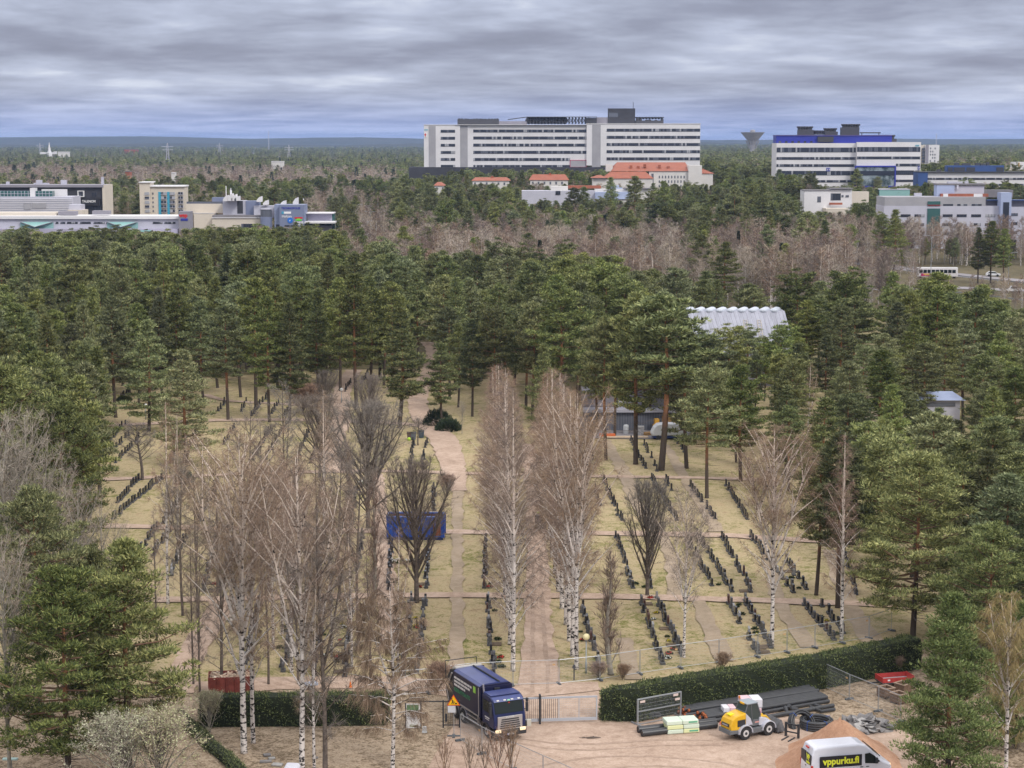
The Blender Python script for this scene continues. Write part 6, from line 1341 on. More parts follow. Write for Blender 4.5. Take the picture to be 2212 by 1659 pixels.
# person in a lime jacket bending over the dark container
def person(X, Y, rz, jacket, trous, lb, pose='stand'):
    p = gp(X, Y); e = empty('person', p, rz, lb, 'person')
    if pose == 'bend': J = {'pel': (0, 0, .92), 'che': (0, -.32, 1.22), 'nek': (0, -.47, 1.33), 'hed': (0, -.58, 1.38)}
    else: J = {'pel': (0, 0, .94), 'che': (0, 0, 1.28), 'nek': (0, 0, 1.48), 'hed': (0, -.02, 1.62)}
    vs = []; ed = []; rad = []
    def a_(pt, r_, par=None):
        vs.append(pt); rad.append(r_)
        if par is not None: ed.append((par, len(vs)-1))
        return len(vs)-1
    pl = a_(J['pel'], .15); ch = a_(J['che'], .17, pl); nk = a_(J['nek'], .065, ch); a_(J['hed'], .105, nk)
    cx_, cy_, cz_ = J['che']
    for q in (-1, 1):
        sh = a_((q*.19, cy_, cz_+.10), .07, ch); el_ = a_((q*.27, cy_-.10, cz_-.20), .05, sh); wr = a_((q*.22, cy_-.28, cz_-.36 if pose != 'bend' else cz_-.42), .036, el_); a_((q*.21, cy_-.35, (cz_-.42)), .04, wr)
        hp = a_((q*.10, .0, .86), .11, pl); kn = a_((q*.12, -.05, .48), .075, hp); an = a_((q*.13, .03 if q > 0 else -.02, .09), .05, kn); a_((q*.14, -.14, .04), .045, an)
    me = bpy.data.meshes.new('person_body'); me.from_pydata(vs, ed, []); o = ent('body', me, e); sk = o.modifiers.new('skin', 'SKIN')
    for i, r_ in enumerate(rad): me.skin_vertices[0].data[i].radius = (r_, r_)
    me.skin_vertices[0].data[0].use_root = True
    ss = o.modifiers.new('sub', 'SUBSURF'); ss.levels = 1; ss.render_levels = 2
    m = bpy.data.materials.new('clothed_body'); m.use_nodes = True; t = m.node_tree; bs = t.nodes['Principled BSDF']; bs.inputs['Roughness'].default_value = 0.8
    tcn = N(t, 'ShaderNodeTexCoord'); s3 = N(t, 'ShaderNodeSeparateXYZ'); t.links.new(tcn.outputs['Object'], s3.inputs[0])
    v = s3.outputs[2]
    c = ramp(t, maprange(t, v, 0, 2, 0, 1, False), [(0.0, (0.03, 0.03, 0.03)), (0.05, trous), (0.46 if pose != 'bend' else 0.47, jacket), (0.73 if pose != 'bend' else 0.9, (0.45, 0.28, 0.2))], 'CONSTANT'); t.links.new(c, bs.inputs['Base Color']); me.materials.append(m)
    hz = J['hed']; MB().lathe([(0.115, 0.02), (0.12, 0.05), (0.09, 0.11), (0.02, 0.135)], 10, 0, hz).build('cap' if pose == 'bend' else 'hair', mat('hair', (0.05, 0.035, 0.025), 0.8), e, smooth=True)
person(1168.5, 1132, R(-60), (0.50, 0.80, 0.12), (0.05, 0.055, 0.06), 'person in a lime green work jacket bending by the dark waste container', 'bend')
person(791, 492, 0.3, (0.06, 0.06, 0.16), (0.04, 0.04, 0.06), 'person in dark clothes on the pale road beside the sign tower office')
person(795, 494, 0.9, (0.10, 0.08, 0.14), (0.04, 0.04, 0.05), 'person in a purple coat walking on the pale road')
# ================================================================== hedges
M_HEDGE = leafmat('hedge_leaves', [(0.03, 0.045, 0.014), (0.075, 0.105, 0.032), (0.14, 0.175, 0.055), (0.24, 0.27, 0.09)], 0.05, 0.005)
M_HCORE = mat('hedge_core', (0.02, 0.026, 0.014), 0.95)
def hedge(name, pts, w_, h, lb, dens=120, L=0.15, seed=1, round0=False):
    rng = np.random.RandomState(seed); P = [gp(*p) for p in pts]; e = empty(name, P[0], 0, lb, 'hedge'); O = P[0]; core = MB(); leaf = MB()
    Q = []
    for i in range(len(P)-1):
        n = max(1, int((P[i+1]-P[i]).length/1.2))
        for k in range(n): Q.append(P[i].lerp(P[i+1], k/n)-O)
    Q.append(P[-1]-O); vs = []
    for i, q in enumerate(Q):
        t = (Q[min(i+1, len(Q)-1)]-Q[max(i-1, 0)]).normalized(); n_ = Vector((-t.y, t.x, 0))
        if n_.y < 0: n_ = -n_
        f = 1.0 if not (round0 and i < 2) else (0.55, 0.85)[i]; hh = h*(1 if not (round0 and i < 2) else (0.86, 0.97)[i])
        a, b = q + n_*w_*(0.5-0.5*f), q + n_*w_*(0.5+0.5*f)
        vs += [a, a+Vector((0, 0, hh*0.8)), a+n_*0.16+Vector((0, 0, hh)), b-n_*0.16+Vector((0, 0, hh)), b+Vector((0, 0, hh*0.8)), b]
    fs = []
    for i in range(len(Q)-1):
        for k in range(5): fs.append((i*6+k, i*6+k+1, (i+1)*6+k+1, (i+1)*6+k))
    fs.append((0, 1, 2, 3, 4, 5)); m_ = (len(Q)-1)*6; fs.append(tuple(m_+k for k in (5, 4, 3, 2, 1, 0)))
    core.add(vs, fs); core.build('branches', M_HCORE, e)
    V = np.array([tuple(v) for v in vs])
    for f in fs:
        p = V[list(f)]; tris_ = [(p[0], p[i], p[i+1]) for i in range(1, len(p)-1)]
        for A, B, C_ in tris_:
            nn = np.cross(B-A, C_-A); ar = np.linalg.norm(nn)/2; k = int(ar*dens)
            if k < 1: continue
            nn = nn/np.linalg.norm(nn); r1, r2 = rng.rand(k, 1), rng.rand(k, 1); fl = (r1+r2) > 1; r1 = np.where(fl, 1-r1, r1); r2 = np.where(fl, 1-r2, r2)
            c = A+(B-A)*r1+(C_-A)*r2; ctr = V.mean(0); wob = 0.07*np.sin(c[:, :1]*2.1+c[:, 2:]*3)+0.05*np.sin(c[:, :1]*5.3+c[:, 2:]*7)+0.06*rng.normal(size=(k, 1))
            mid = p.mean(0); out = nn if True else nn
            # outward side: away from the hedge axis at this place
            ax = V.reshape(-1, 6, 3).mean(1); j = np.argmin(np.linalg.norm(ax-mid, axis=1)); out = nn if np.dot(mid-ax[j], nn) > 0 else -nn
            if f is fs[-1] or f is fs[-2]: out = nn if np.dot(mid-ax[1 if f is fs[-2] else -2], nn) > 0 else -nn
            leaf.tris(blades(c+out*wob, out*0.8+rng.normal(size=(k, 3))*0.7+[0, 0, 0.3], L*rng.uniform(0.6, 1.3, k), 0.065, rng), 0)
    leaf.build('foliage', M_HEDGE, e)
hedge('hedge', [(1301, 1562), (1380, 1561), (1432, 1549), (1560, 1527), (1779, 1491), (1898, 1465), (1990, 1446)], 1.7, 2.45, 'tall clipped dark green hedge running from the gate to the right', 170, 0.16, 1, True)
hedge('hedge', [(432, 1572), (560, 1571), (700, 1570), (838, 1568)], 1.5, 2.15, 'clipped dark hedge behind the left birch trunks', 150, 0.16, 2)
hedge('low_hedge', [(372, 1550), (400, 1578), (440, 1615), (486, 1655), (520, 1690)], 0.8, 0.55, 'low dark hedge slanting down the leafy bank', 150, 0.15, 3)
# ================================================================== temporary fences, gates, signs
GALV = mat('galvanised_steel', (0.40, 0.42, 0.45), 0.4, metal=0.5); WIRE = mat('fence_wire', (0.42, 0.44, 0.46), 0.5, metal=0.3); FOOT = mat('fence_foot', (0.10, 0.11, 0.12), 0.8)
WHT = mat('white_paint', (0.72, 0.72, 0.73), 0.35, spec=0.5); RUB = mat('rubber', (0.035, 0.035, 0.038), 0.75, nscale=8, namt=0.3); BLK = mat('black_plastic', (0.035, 0.037, 0.042), 0.5); CHR = mat('rim_grey', (0.45, 0.46, 0.48), 0.4, metal=0.4)
def panel(a, b, h=2.0, lb='', grp=None, foot0=True, foot1=False, badge=False):
    d = b-a; L = d.length; e = empty('site_fence', a, math.atan2(d.y, d.x), lb, 'wire fence', grp); mb = MB()
    mb.tube([(0.05, 0, 0.05), (0.05, 0, h)], 0.021, 6).tube([(L-0.05, 0, 0.05), (L-0.05, 0, h)], 0.021, 6).tube([(0.05, 0, h), (L-0.05, 0, h)], 0.021, 6).tube([(0.05, 0, 0.18), (L-0.05, 0, 0.18)], 0.018, 6)
    mb.build('frame', GALV, e); mb = MB(); n = int(L/0.12); r_ = 0.0022
    for k in range(n+1):
        x_ = 0.07+(L-0.14)*k/n; mb.box(x_-r_, x_+r_, -r_, r_, 0.18, h)
    for k in range(8): z_ = 0.25+(h-0.3)*k/7; mb.box(0.06, L-0.06, -r_*1.3, r_*1.3, z_-r_, z_+r_)
    mb.build('wire_mesh', WIRE, e)
    for on, x_ in ((foot0, 0.0), (foot1, L)):
        if on: MB().prism([(-0.11, 0), (0.11, 0), (0.08, 0.14), (-0.08, 0.14)], 'y', -0.36, 0.36, 0, Matrix.Translation((x_, 0, 0.06))).build('foot', FOOT, e, bevel=0.02)
    if badge: MB().box(L*0.86, L*0.86+0.22, -0.02, -0.005, h-0.42, h-0.3).build('badge', mat('badge', (0.55, 0.35, 0.18), 0.6), e)
def fence(pts, lb, grp):
    P = [gp(*p) for p in pts]
    for k in range(len(P)-1): panel(P[k], P[k+1], 2.0, lb[k] if k < len(lb) else lb[-1], grp, True, k == len(P)-2, badge=(k % 3 == 0))
ln = ['behind the hanging red twigs', 'behind the truck tail, left of the left birch', 'across the left half of the gate path', 'across the right half of the gate path', 'before the globe lamp', 'before the thick column tree', 'before the first worn track', 'before the smaller white birch', 'before the big right birch', 'right of the big right birch', 'above the middle of the hedge', 'left of the slender birch', 'right of the slender birch', 'at the far end of the hedge']
fence([(835, 1508), (925, 1500), (1016, 1488), (1108, 1483), (1207, 1480), (1296, 1471), (1382, 1458), (1470, 1445), (1553, 1434), (1636, 1421), (1700, 1411), (1760, 1401), (1820, 1391), (1877, 1381), (1926, 1364)], ['wire fence panel ' + x for x in ln], 'fence panels along the cemetery edge')
fence([(994, 1602), (1041, 1631), (1106, 1665), (1173, 1696), (1240, 1727)], ['wire fence panel from the roadworks sign past the truck', 'wire fence panel over the thin saplings', 'wire fence panel in front of the yard, bottom', 'wire fence panel leaving the bottom edge'], 'fence panels at the bottom')
fence([(1778.7, 1487), (1834.4, 1513), (1897, 1539), (1946, 1562)], ['wire fence panel against the hedge right of the pipes', 'wire fence panel above the rubble pile', 'wire fence panel before the planters'], 'fence panels in the works yard')
# sliding gate
a, b_ = gp(1122, 1566), gp(1290, 1561); d = b_-a; L = d.length; e = empty('sliding_gate', a, math.atan2(d.y, d.x), 'grey steel sliding gate with vertical bars beside the truck', 'gate')
MB().box(0, L, -0.05, 0.05, 0.22, 0.42).box(0, L, -0.04, 0.04, 1.88, 2.0).box(0, 0.09, -0.04, 0.04, 0.42, 1.88).box(L-0.09, L, -0.04, 0.04, 0.42, 1.88).box(L*0.5, L*0.5+0.06, -0.035, 0.035, 0.42, 1.88).box(L*0.76, L*0.76+0.05, -0.035, 0.035, 0.42, 1.88).build('frame', mat('gate_grey', (0.40, 0.42, 0.46), 0.45), e)
mb = MB()
for k in range(19): x_ = 0.18+k*0.142; mb.box(x_-.013, x_+.013, -.013, .013, .42, 1.88)
mb.build('bar', BLK, e); mb = MB()
for k in range(22): x_ = L*0.5+0.1+k*(L*0.5-0.2)/21; mb.box(x_-.003, x_+.003, -.003, .003, .42, 1.88)
for k in range(10): mb.box(L*0.5, L-.09, -.004, .004, .5+k*.14, .506+k*.14)
mb.build('wire_mesh', WIRE, e)
for x_, nm in ((L*0.25, 'guide_post'), (-0.1, 'guide_post')): MB().box(x_, x_+.13, -.2, -.07, 0, 2.12).box(x_+.01, x_+.12, .07, .18, 0, 2.12).box(x_, x_+.13, -.2, .18, 2.12, 2.2).build(nm, BLK, e)
MB().box(0.5, 0.8, -.5, -.25, 0.06, 0.5).build('gate_motor', mat('motor_box', (0.6, 0.58, 0.5), 0.5), e); MB().box(0.1, 0.45, -.5, -.2, 0.06, 0.42).build('motor_base', BLK, e)
# open gate leaf and top rail on the left
a, b_ = gp(956, 1573), gp(994, 1573); L = (b_-a).length; e = empty('gate_leaf', a, 0, 'dark barred gate leaf behind the roadworks sign', 'gate')
MB().box(0, .1, -.05, .05, 0, 2.05).box(L-.1, L, -.05, .05, 0, 2.05).box(.1, L-.1, -.03, .03, 0.2, .27).box(.1, L-.1, -.03, .03, 1.93, 2.0).build('frame', BLK, e)
mb = MB()
for k in range(8): x_ = .2+k*(L-.4)/7; mb.box(x_-.01, x_+.01, -.01, .01, .27, 1.93)
mb.build('bar', BLK, e); MB().box(-2.5, 0, -.04, .04, 1.93, 2.0).box(0.18, .34, -.08, .06, .5, 1.05).build('top_rail', BLK, e)
# info board
p = gp(893, 1576); e = empty('info_board', p, 0.02, 'white cemetery information board with a green picture, left of the roadworks sign', 'information board')
MB().box(-.5, .5, -.03, .03, .12, 1.9).build('panel', WHT, e); MB().box(-.46, .38, -.036, -.031, 1.32, 1.82).build('picture', mat('board_green', (0.16, 0.27, 0.14), 0.6, nscale=3, namt=0.5), e); MB().box(-.25, .3, -.036, -.031, .2, .38).build('emblem', mat('board_olive', (0.33, 0.36, 0.22), 0.6, nscale=6, namt=0.5), e)
MB().box(-.45, .45, -.036, -.031, .95, .985).box(-.45, .2, -.036, -.031, .85, .875).box(-.45, .32, -.036, -.031, .77, .795).build('text_line', mat('print_grey', (0.35, 0.38, 0.45), 0.6), e); MB().box(.5, .58, -.05, .05, 0, 2.0).box(-.58, -.5, -.05, .05, 0, 1.95).build('post', BLK, e)
p = gp(917, 1583); tag(MB().box(-.14, .14, -.12, .12, 0, .45).box(-.18, .18, -.16, .16, 0, .1).build('marker_box', mat('marker_grey', (0.5, 0.52, 0.54), 0.6), None, p), 'small pale box on the ground right of the information board', 'box')
# roadworks sign
p = gp(980, 1592); e = empty('roadworks_sign', p, 0.0, 'triangular yellow roadworks warning sign with a red border on a thin pole', 'road sign')
zt = at(980, 1500.5, p.y).z; zb = at(980, 1523.8, p.y).z; hw = (zt-zb)/1.732*1.02
def tri(s_, y0, y1, m, nm):
    cz = zb+(zt-zb)/3; pr = [(-hw*s_, cz+(zb-cz)*s_), (hw*s_, cz+(zb-cz)*s_), (0, cz+(zt-cz)*s_)]; return MB().prism(pr, 'y', y0, y1).build(nm, m, e)
tri(1.0, -.03, -.012, mat('sign_red_border', (0.72, 0.10, 0.02), 0.4), 'border'); tri(0.80, -.04, -.031, mat('sign_yellow', (0.85, 0.50, 0.01), 0.4), 'face')
c0 = zb+0.06; SB = mat('symbol_black', (0.02, 0.02, 0.02), 0.6); mb = MB()
for pts, r_ in (([(-.10, -.045, c0+.36), (-.06, -.045, c0+.24)], .035), ([(-.06, -.045, c0+.24), (-.12, -.045, c0+.06)], .025), ([(-.06, -.045, c0+.24), (.0, -.045, c0+.14), (.0, -.045, c0+.06)], .025), ([(-.09, -.045, c0+.34), (.02, -.045, c0+.27), (.10, -.045, c0+.12)], .016)): mb.tube(pts, r_, 5)
mb.ball((-.12, -.045, c0+.43), .04, 6); mb.prism([(.08, c0+.05), (.27, c0+.05), (.22, c0+.13), (.15, c0+.15)], 'y', -.055, -.041); mb.build('symbol', SB, e)
MB().box(-.42+.02, .14, -.03, -.012, at(980, 1539, p.y).z, zb-.03).build('plate', mat('plate_white', (0.60, 0.62, 0.66), 0.5, nscale=3, namt=0.1), e)
MB().tube([(0.02, 0, 0.05), (0.02, 0, zt-.05)], .025, 6).build('pole', GALV, e); MB().box(-.45, .45, -.1, .1, 0.05, .12).box(-.1, .1, -.4, .4, .05, .11).build('base', FOOT, e)
# ================================================================== rubbish truck
T_BLUE = mat('truck_blue', (0.014, 0.021, 0.085), 0.3, spec=0.35, coat=0.15, nscale=0.7, namt=0.15); T_SKYSHEEN = mat('truck_blue_sky_sheen', (0.035, 0.055, 0.20), 0.35, spec=0.5, coat=0.2, nscale=0.8, namt=0.2); T_NAVY = mat('truck_navy', (0.012, 0.013, 0.045), 0.4, spec=0.3, coat=0.1)  # roof blue lighter than cab and sides: sky reflection put into the colour
T_SILV = mat('truck_silver', (0.42, 0.40, 0.40), 0.35, metal=0.4); T_LIME = mat('lime_label', (0.35, 0.70, 0.10), 0.5); T_LENS = mat('lamp_lens', (0.75, 0.62, 0.45), 0.2, spec=0.6, emis=((1.0, 0.72, 0.38), 0.6)); T_GLASS = mat('cab_glass', (0.012, 0.018, 0.018), 0.25, spec=0.25)
g = gp(1101.5, 1600.5, 0.06); TH = R(205.5); e = empty('garbage_truck', g, TH, 'dark blue rubbish collection truck driving out of the cemetery gate', 'truck')
# cab
mb = MB().prism([(-1.95, 0.95), (-0.03, 0.95), (0.0, 1.55), (-0.10, 2.0), (-0.38, 2.92), (-0.75, 3.08), (-1.85, 3.12), (-1.98, 3.0)], 'x', -1.22, 1.22)
cab = mb.build('cab', T_BLUE, e, bevel=0.06)
MB().prism([(-1.9, 3.10), (-0.8, 3.09), (-0.30, 2.92), (-0.22, 2.80), (-0.45, 2.84), (-0.9, 3.0)], 'x', -1.12, 1.12).build('sun_visor', T_SKYSHEEN, cab); MB().box(-1.14, 1.14, -1.9, -0.75, 3.11, 3.17).build('roof', T_SKYSHEEN, cab, bevel=0.03)
def wind(y0, z0, y1, z1, x0, x1, m, nm, par, t_=0.02):
    n = Vector((0, z1-z0, y0-y1)).normalized()*t_ if False else Vector((0, abs(z1-z0), abs(y1-y0))).normalized()*t_
    v = [Vector((x0, y0, z0)), Vector((x1, y0, z0)), Vector((x1, y1, z1)), Vector((x0, y1, z1))]
    MB().add([q+n*2 for q in v]+[q-n*0.5 for q in v], [(0, 1, 2, 3), (7, 6, 5, 4), (0, 4, 5, 1), (1, 5, 6, 2), (2, 6, 7, 3), (3, 7, 4, 0)]).build(nm, m, par)
wind(-0.10, 2.0, -0.36, 2.78, -1.08, 1.08, T_GLASS, 'windscreen', cab); mb = MB()
MB().prism([(-1.75, 1.95), (-0.30, 1.95), (-0.55, 2.75), (-1.75, 2.75)], 'x', 1.21, 1.26).build('side_window', T_GLASS, cab); MB().prism([(-1.75, 1.95), (-0.30, 1.95), (-0.55, 2.75), (-1.75, 2.75)], 'x', -1.26, -1.21).build('side_window', T_GLASS, cab)
MB().box(-.95, .95, -.02, .05, .85, 1.82).build('grille', T_SILV, cab, bevel=0.03); mb = MB()
for k in range(5): mb.box(-.78+0.03*k, .78-0.03*k, .045, .07, .96+k*.15, 1.045+k*.15)
mb.build('grille_slot', BLK, cab); text('lettering', 'SCANIA', 0.17, mat('chrome_letter', (0.62, 0.62, 0.62), 0.3), cab, (.36, .075, 1.70), (R(90), 0, R(180)), .008, 'LEFT', 1.1, .004)
MB().box(-1.24, 1.24, -.25, .12, .42, .82).build('bumper', BLK, e, bevel=0.06)
for s_ in (-1, 1): MB().box(min(s_*.72, s_*1.16), max(s_*.72, s_*1.16), .08, .15, .70, .93).build('headlight', T_LENS, cab, bevel=0.03)
MB().box(-.26, .26, .12, .14, .5, .62).build('number_plate', WHT, e); MB().box(.22, .258, .141, .145, .505, .615).build('plate_stripe', W_BLUE, e); text('lettering', 'KB-578', .11, SB, e, (.2, .143, .52), (R(90), 0, R(180)), .003, 'LEFT', .95)
for s_ in (-1, 1):
    mb = MB().box(min(s_*1.32, s_*1.5), max(s_*1.32, s_*1.5), -.28, -.12, 1.9, 2.55).box(min(s_*1.34, s_*1.5), max(s_*1.34, s_*1.5), -.3, -.12, 2.6, 2.85).tube([(s_*1.15, -.4, 2.8), (s_*1.4, -.2, 2.75)], .03, 5).tube([(s_*1.2, -.3, 2.05), (s_*1.4, -.2, 2.1)], .03, 5); mb.build('mirror', BLK, cab, bevel=0.03)
mb = MB()
for x_ in (-.8, -.28, .28, .8): mb.box(x_-.09, x_+.09, -.34, -.24, 2.86, 2.93)
mb.build('marker_lamp', WHT, cab); MB().box(-.1, .1, -.24, -.20, 2.84, 2.93).build('number_lamp', mat('mint', (0.35, 0.75, 0.5), 0.4), cab); MB().box(-.12, .0, -.29, -.27, 2.52, 2.72).build('pennant', mat('pennant_red', (0.45, 0.04, 0.03), 0.6), cab)
MB().tube([(1.05, -1.98, 2.9), (1.12, -2.0, 3.65)], .07, 8).build('exhaust', W_MID, e)
mb = MB().box(1.215, 1.235, -1.5, -.75, 1.50, 1.58).box(1.215, 1.235, -1.45, -.8, 1.38, 1.42); mb.build('side_stripe', WHT, cab); MB().lathe([(0.01, 0), (.14, 0)], 10).build('door_badge', WHT, cab).location = (0, 0, 0)
bpy.data.objects.remove(bpy.data.objects['door_badge'])
# body
yb0, yb1 = -2.35, -6.9
mb = MB().prism([(-1.25, 1.15), (1.25, 1.15), (1.27, 3.35), (1.05, 3.48), (-1.05, 3.48), (-1.27, 3.35)], 'y', yb1, yb0); body = mb.build('body', T_NAVY, e, bevel=0.03)
MB().prism([(-1.22, 3.38), (1.22, 3.38), (1.02, 3.52), (0, 3.56), (-1.02, 3.52)], 'y', yb1+.05, yb0-.05).build('roof', T_SKYSHEEN, body); MB().tube([(-.30, yb1+.1, 3.60), (-.30, yb0-.1, 3.60)], .06, 6).tube([(-.38, yb1+.1, 3.56), (-.38, yb0-.1, 3.56)], .03, 5).build('roof_pipe', BLK, body)
MB().box(-1.22, 1.22, yb0, yb0+.16, 1.2, 3.35).build('front_wall', T_NAVY, body); MB().box(-.2, .2, yb0+.16, yb0+.3, 2.9, 3.25).build('hydraulic_box', BLK, body); MB().box(1.27, 1.31, yb1+.1, yb0-.05, 1.18, 1.28).box(1.25, 1.30, yb0-.12, yb0-.03, 1.3, 3.3).build('edge_trim', T_SILV, body)
mb = MB(); rt = random.Random(8)
for r_, (z_, ye) in enumerate(((2.98, -3.65), (2.72, -3.95), (2.46, -4.75))):
    y_ = yb1+.22
    while y_ < ye: w__ = rt.uniform(.38, .62); mb.box(1.272, 1.285, y_, min(y_+w__, ye), z_-.07, z_+.08); y_ += w__+.07
mb.build('slogan', WHT, body)
text('lettering', 'KIERRATYSAUTO', .40, mat('green_letter', (0.05, 0.24, 0.12), 0.5), body, (1.285, yb1+.2, 1.98), (R(90), 0, R(90)), .004, 'LEFT', .92, .012)
MB().box(1.272, 1.29, -3.35, -2.95, 2.75, 3.2).build('lime_label', T_LIME, body)
# tailgate hopper
MB().prism([(yb1, 1.0), (yb1, 3.5), (-7.5, 3.35), (-8.25, 2.4), (-8.35, 1.5), (-7.9, .85), (yb1, .8)], 'x', -1.24, 1.24).build('tailgate', BLK, e, bevel=0.04); MB().prism([(yb1-.02, 3.5), (-7.5, 3.38), (-7.45, 3.50), (yb1-.02, 3.62)], 'x', -1.0, 1.05).build('tailgate_top', mat('pale_top', (0.60, 0.58, 0.55), 0.5), e)
MB().tube([(1.25, -8.2, 2.3), (1.25, -8.35, 3.75), (-1.25, -8.35, 3.75), (-1.25, -8.2, 2.3)], .04, 5).build('guard_bar', BLK, e); MB().tube([(1.3, -7.0, 3.2), (1.32, -8.1, 1.7)], .06, 6).tube([(1.3, -7.6, 1.0), (1.32, -8.2, 2.4)], .04, 6).build('lift_ram', T_SILV, e)
MB().box(-.45, .45, -6.9, -.6, .55, 1.1).build('chassis', BLK, e); MB().box(1.0, 1.22, -4.95, -2.7, .5, .62).box(1.0, 1.22, -4.95, -2.7, .8, .88).box(1.05, 1.2, -2.8, -2.7, .5, 1.1).box(1.05, 1.2, -4.9, -4.8, .5, 1.1).build('side_guard', T_SILV, e); mb = MB()
for k in range(4): mb.cyl((.7, -3.0-k*.42, .85), (1.05, -3.0-k*.42, .85), .17, 10)
mb.build('air_tank', BLK, e)
def wheel(par, c, r_, w_, rimf=0.55, side=1, n=22, m=None):
    x0, x1 = c[0]-w_/2, c[0]+w_/2; o = MB().tube([(x0, c[1], c[2]), (x0+.03, c[1], c[2]), (x1-.03, c[1], c[2]), (x1, c[1], c[2])], [r_*.93, r_, r_, r_*.93], n).build('wheel', RUB, par)
    xx = x1 if side > 0 else x0; MB().tube([(xx-side*.06, c[1], c[2]), (xx+side*.012, c[1], c[2])], [r_*rimf, r_*rimf*0.97], 18).tube([(xx+side*.012, c[1], c[2]), (xx+side*.05, c[1], c[2])], [r_*.22, r_*.2], 10, 1).build('rim', [m or CHR, BLK], o)
for y_ in (-1.25, -5.15, -6.5):
    for s_ in (-1, 1): wheel(e, (s_*1.05, y_, .5), .5, .32 if y_ > -2 else .5, .55, s_)
for y_ in (-1.25, -5.15, -6.5):
    pr = [(y_+.66*math.cos(a), .5+.66*math.sin(a)) for a in [math.pi*k/10 for k in range(11)]] + [(y_+.57*math.cos(a), .5+.57*math.sin(a)) for a in [math.pi*k/10 for k in range(10, -1, -1)]]
    mb = MB()
    for s_ in (-1, 1): 
        for i in range(10):
            q = [pr[i], pr[i+1], pr[20-i], pr[21-i]]; mb.prism(q, 'x', *( (.78, 1.26) if s_ > 0 else (-1.26, -.78)))
    mb.build('mudguard', W_MID if y_ < -2 else BLK, e)
# ================================================================== wheel loader
a, b_ = gp(1610.5, 1598.5, .06), gp(1660.5, 1588.5, .06); d = (b_-a); hd = math.atan2(d.y, d.x)-math.pi/2
L_Y = mat('loader_yellow', (0.72, 0.42, 0.015), 0.4, spec=0.5, coat=0.2, nscale=2, namt=0.08); L_W = mat('loader_pale', (0.50, 0.51, 0.58), 0.4, spec=0.5); L_G = mat('loader_grey', (0.13, 0.14, 0.155), 0.5); L_T = mat('loader_glass', (0.05, 0.07, 0.07), 0.15, spec=0.5)
e = empty('wheel_loader', a, hd, 'yellow and pale grey wheel loader with a cab and grey bucket in the yard', 'wheel loader'); wb = d.length; X0 = -0.75  # near side wheels at x=0
def lx(x_): return x_+X0
for y_ in (0, wb):
    for s_ in (-1, 1): wheel(e, (lx(s_*.62+.0), y_, .48), .48, .36, .52, s_, 22, mat('loader_rim', (0.55, 0.54, 0.55), 0.4) if (y_ == 0 and s_ < 0) else bpy.data.materials['loader_rim'])
MB().prism([(-1.15, .75), (-1.2, 1.1), (-1.05, 1.5), (-.75, 1.72), (.15, 1.88), (.15, .85), (-.6, .72)], 'x', lx(-.62), lx(.62)).build('engine_hood', L_Y, e, bevel=0.08)
MB().box(lx(.62), lx(.655), -.62, .05, .98, 1.45).build('side_grille', BLK, e, bevel=0.02); MB().box(lx(-.42), lx(.42), -1.22, -1.17, 1.0, 1.22).build('rear_grille', BLK, e); MB().box(lx(-.3), lx(.3), -1.235, -1.222, 1.06, 1.16).build('rear_badge', W_GREY, e); MB().box(lx(-.28), lx(.1), -.9, -.5, 1.70, 1.78).build('hood_sticker', mat('yellow_sticker', (0.85, 0.75, 0.02), 0.5), e)
MB().prism([(lx(-.66), .95), (lx(-.42), .95), (lx(-.54), 1.2)], 'y', -1.25, -1.222).build('slow_triangle', mat('triangle_red', (0.7, 0.2, 0.18), 0.4), e)
MB().prism([(-1.3, .5), (-1.28, .82), (-.55, .74), (-.5, .5)], 'x', lx(-.66), lx(.66)).box(lx(-.4), lx(.4), -.5, wb+.5, .4, .7).build('counterweight', L_G, e, bevel=0.04)
def fender(y_, m, nm):
    mb = MB(); r1, r2 = .60, .54
    for s_ in (-1, 1):
        for i in range(9):
            a1, a2 = math.pi*(i/9*1.0), math.pi*((i+1)/9); q = [(y_+r1*math.cos(a1), .48+r1*math.sin(a1)), (y_+r1*math.cos(a2), .48+r1*math.sin(a2)), (y_+r2*math.cos(a2), .48+r2*math.sin(a2)), (y_+r2*math.cos(a1), .48+r2*math.sin(a1))]
            mb.prism(q, 'x', *((lx(.40), lx(.84)) if s_ > 0 else (lx(-.84), lx(-.40))))
    mb.build(nm, m, e)
fender(0, L_W, 'mudguard'); fender(wb, L_W, 'mudguard')
MB().prism([(.1, 1.0), (.1, 1.85), (.5, 1.45), (.7, .95)], 'x', lx(.56), lx(.66)).prism([(wb-.75, .8), (wb-.7, 1.4), (wb+.05, 1.18), (wb+.3, .95), (wb-.1, .7)], 'x', lx(-.5), lx(.6)).build('side_panel', L_W, e, bevel=0.04)
MB().box(lx(.35), lx(.72), .45, wb-.45, .35, .72).build('step', L_G, e, bevel=0.03)
cabp = [(.12, 1.02), (.12, 1.9), (.30, 2.42), (1.12, 2.42), (1.42, 1.62), (1.40, .85), (.6, .85)]
MB().prism(cabp, 'x', lx(-.52), lx(.52)).build('cab_glass', L_T, e); mb = MB()
for s_ in (-.53, .53):
    for i in range(len(cabp)):
        p0, p1 = cabp[i], cabp[(i+1) % len(cabp)]; mb.tube([(lx(s_), p0[0], p0[1]), (lx(s_), p1[0], p1[1])], .042, 5)
    mb.tube([(lx(s_), .75, .85), (lx(s_), .62, 2.4)], .03, 5)
for p0 in cabp[1:5]: mb.tube([(lx(-.53), p0[0], p0[1]), (lx(.53), p0[0], p0[1])], .042, 5)
mb.prism([(.55, .85), (1.40, .85), (1.41, 1.22), (.85, 1.3)], 'x', lx(.525), lx(.55)); mb.build('cab_frame', L_G, e)
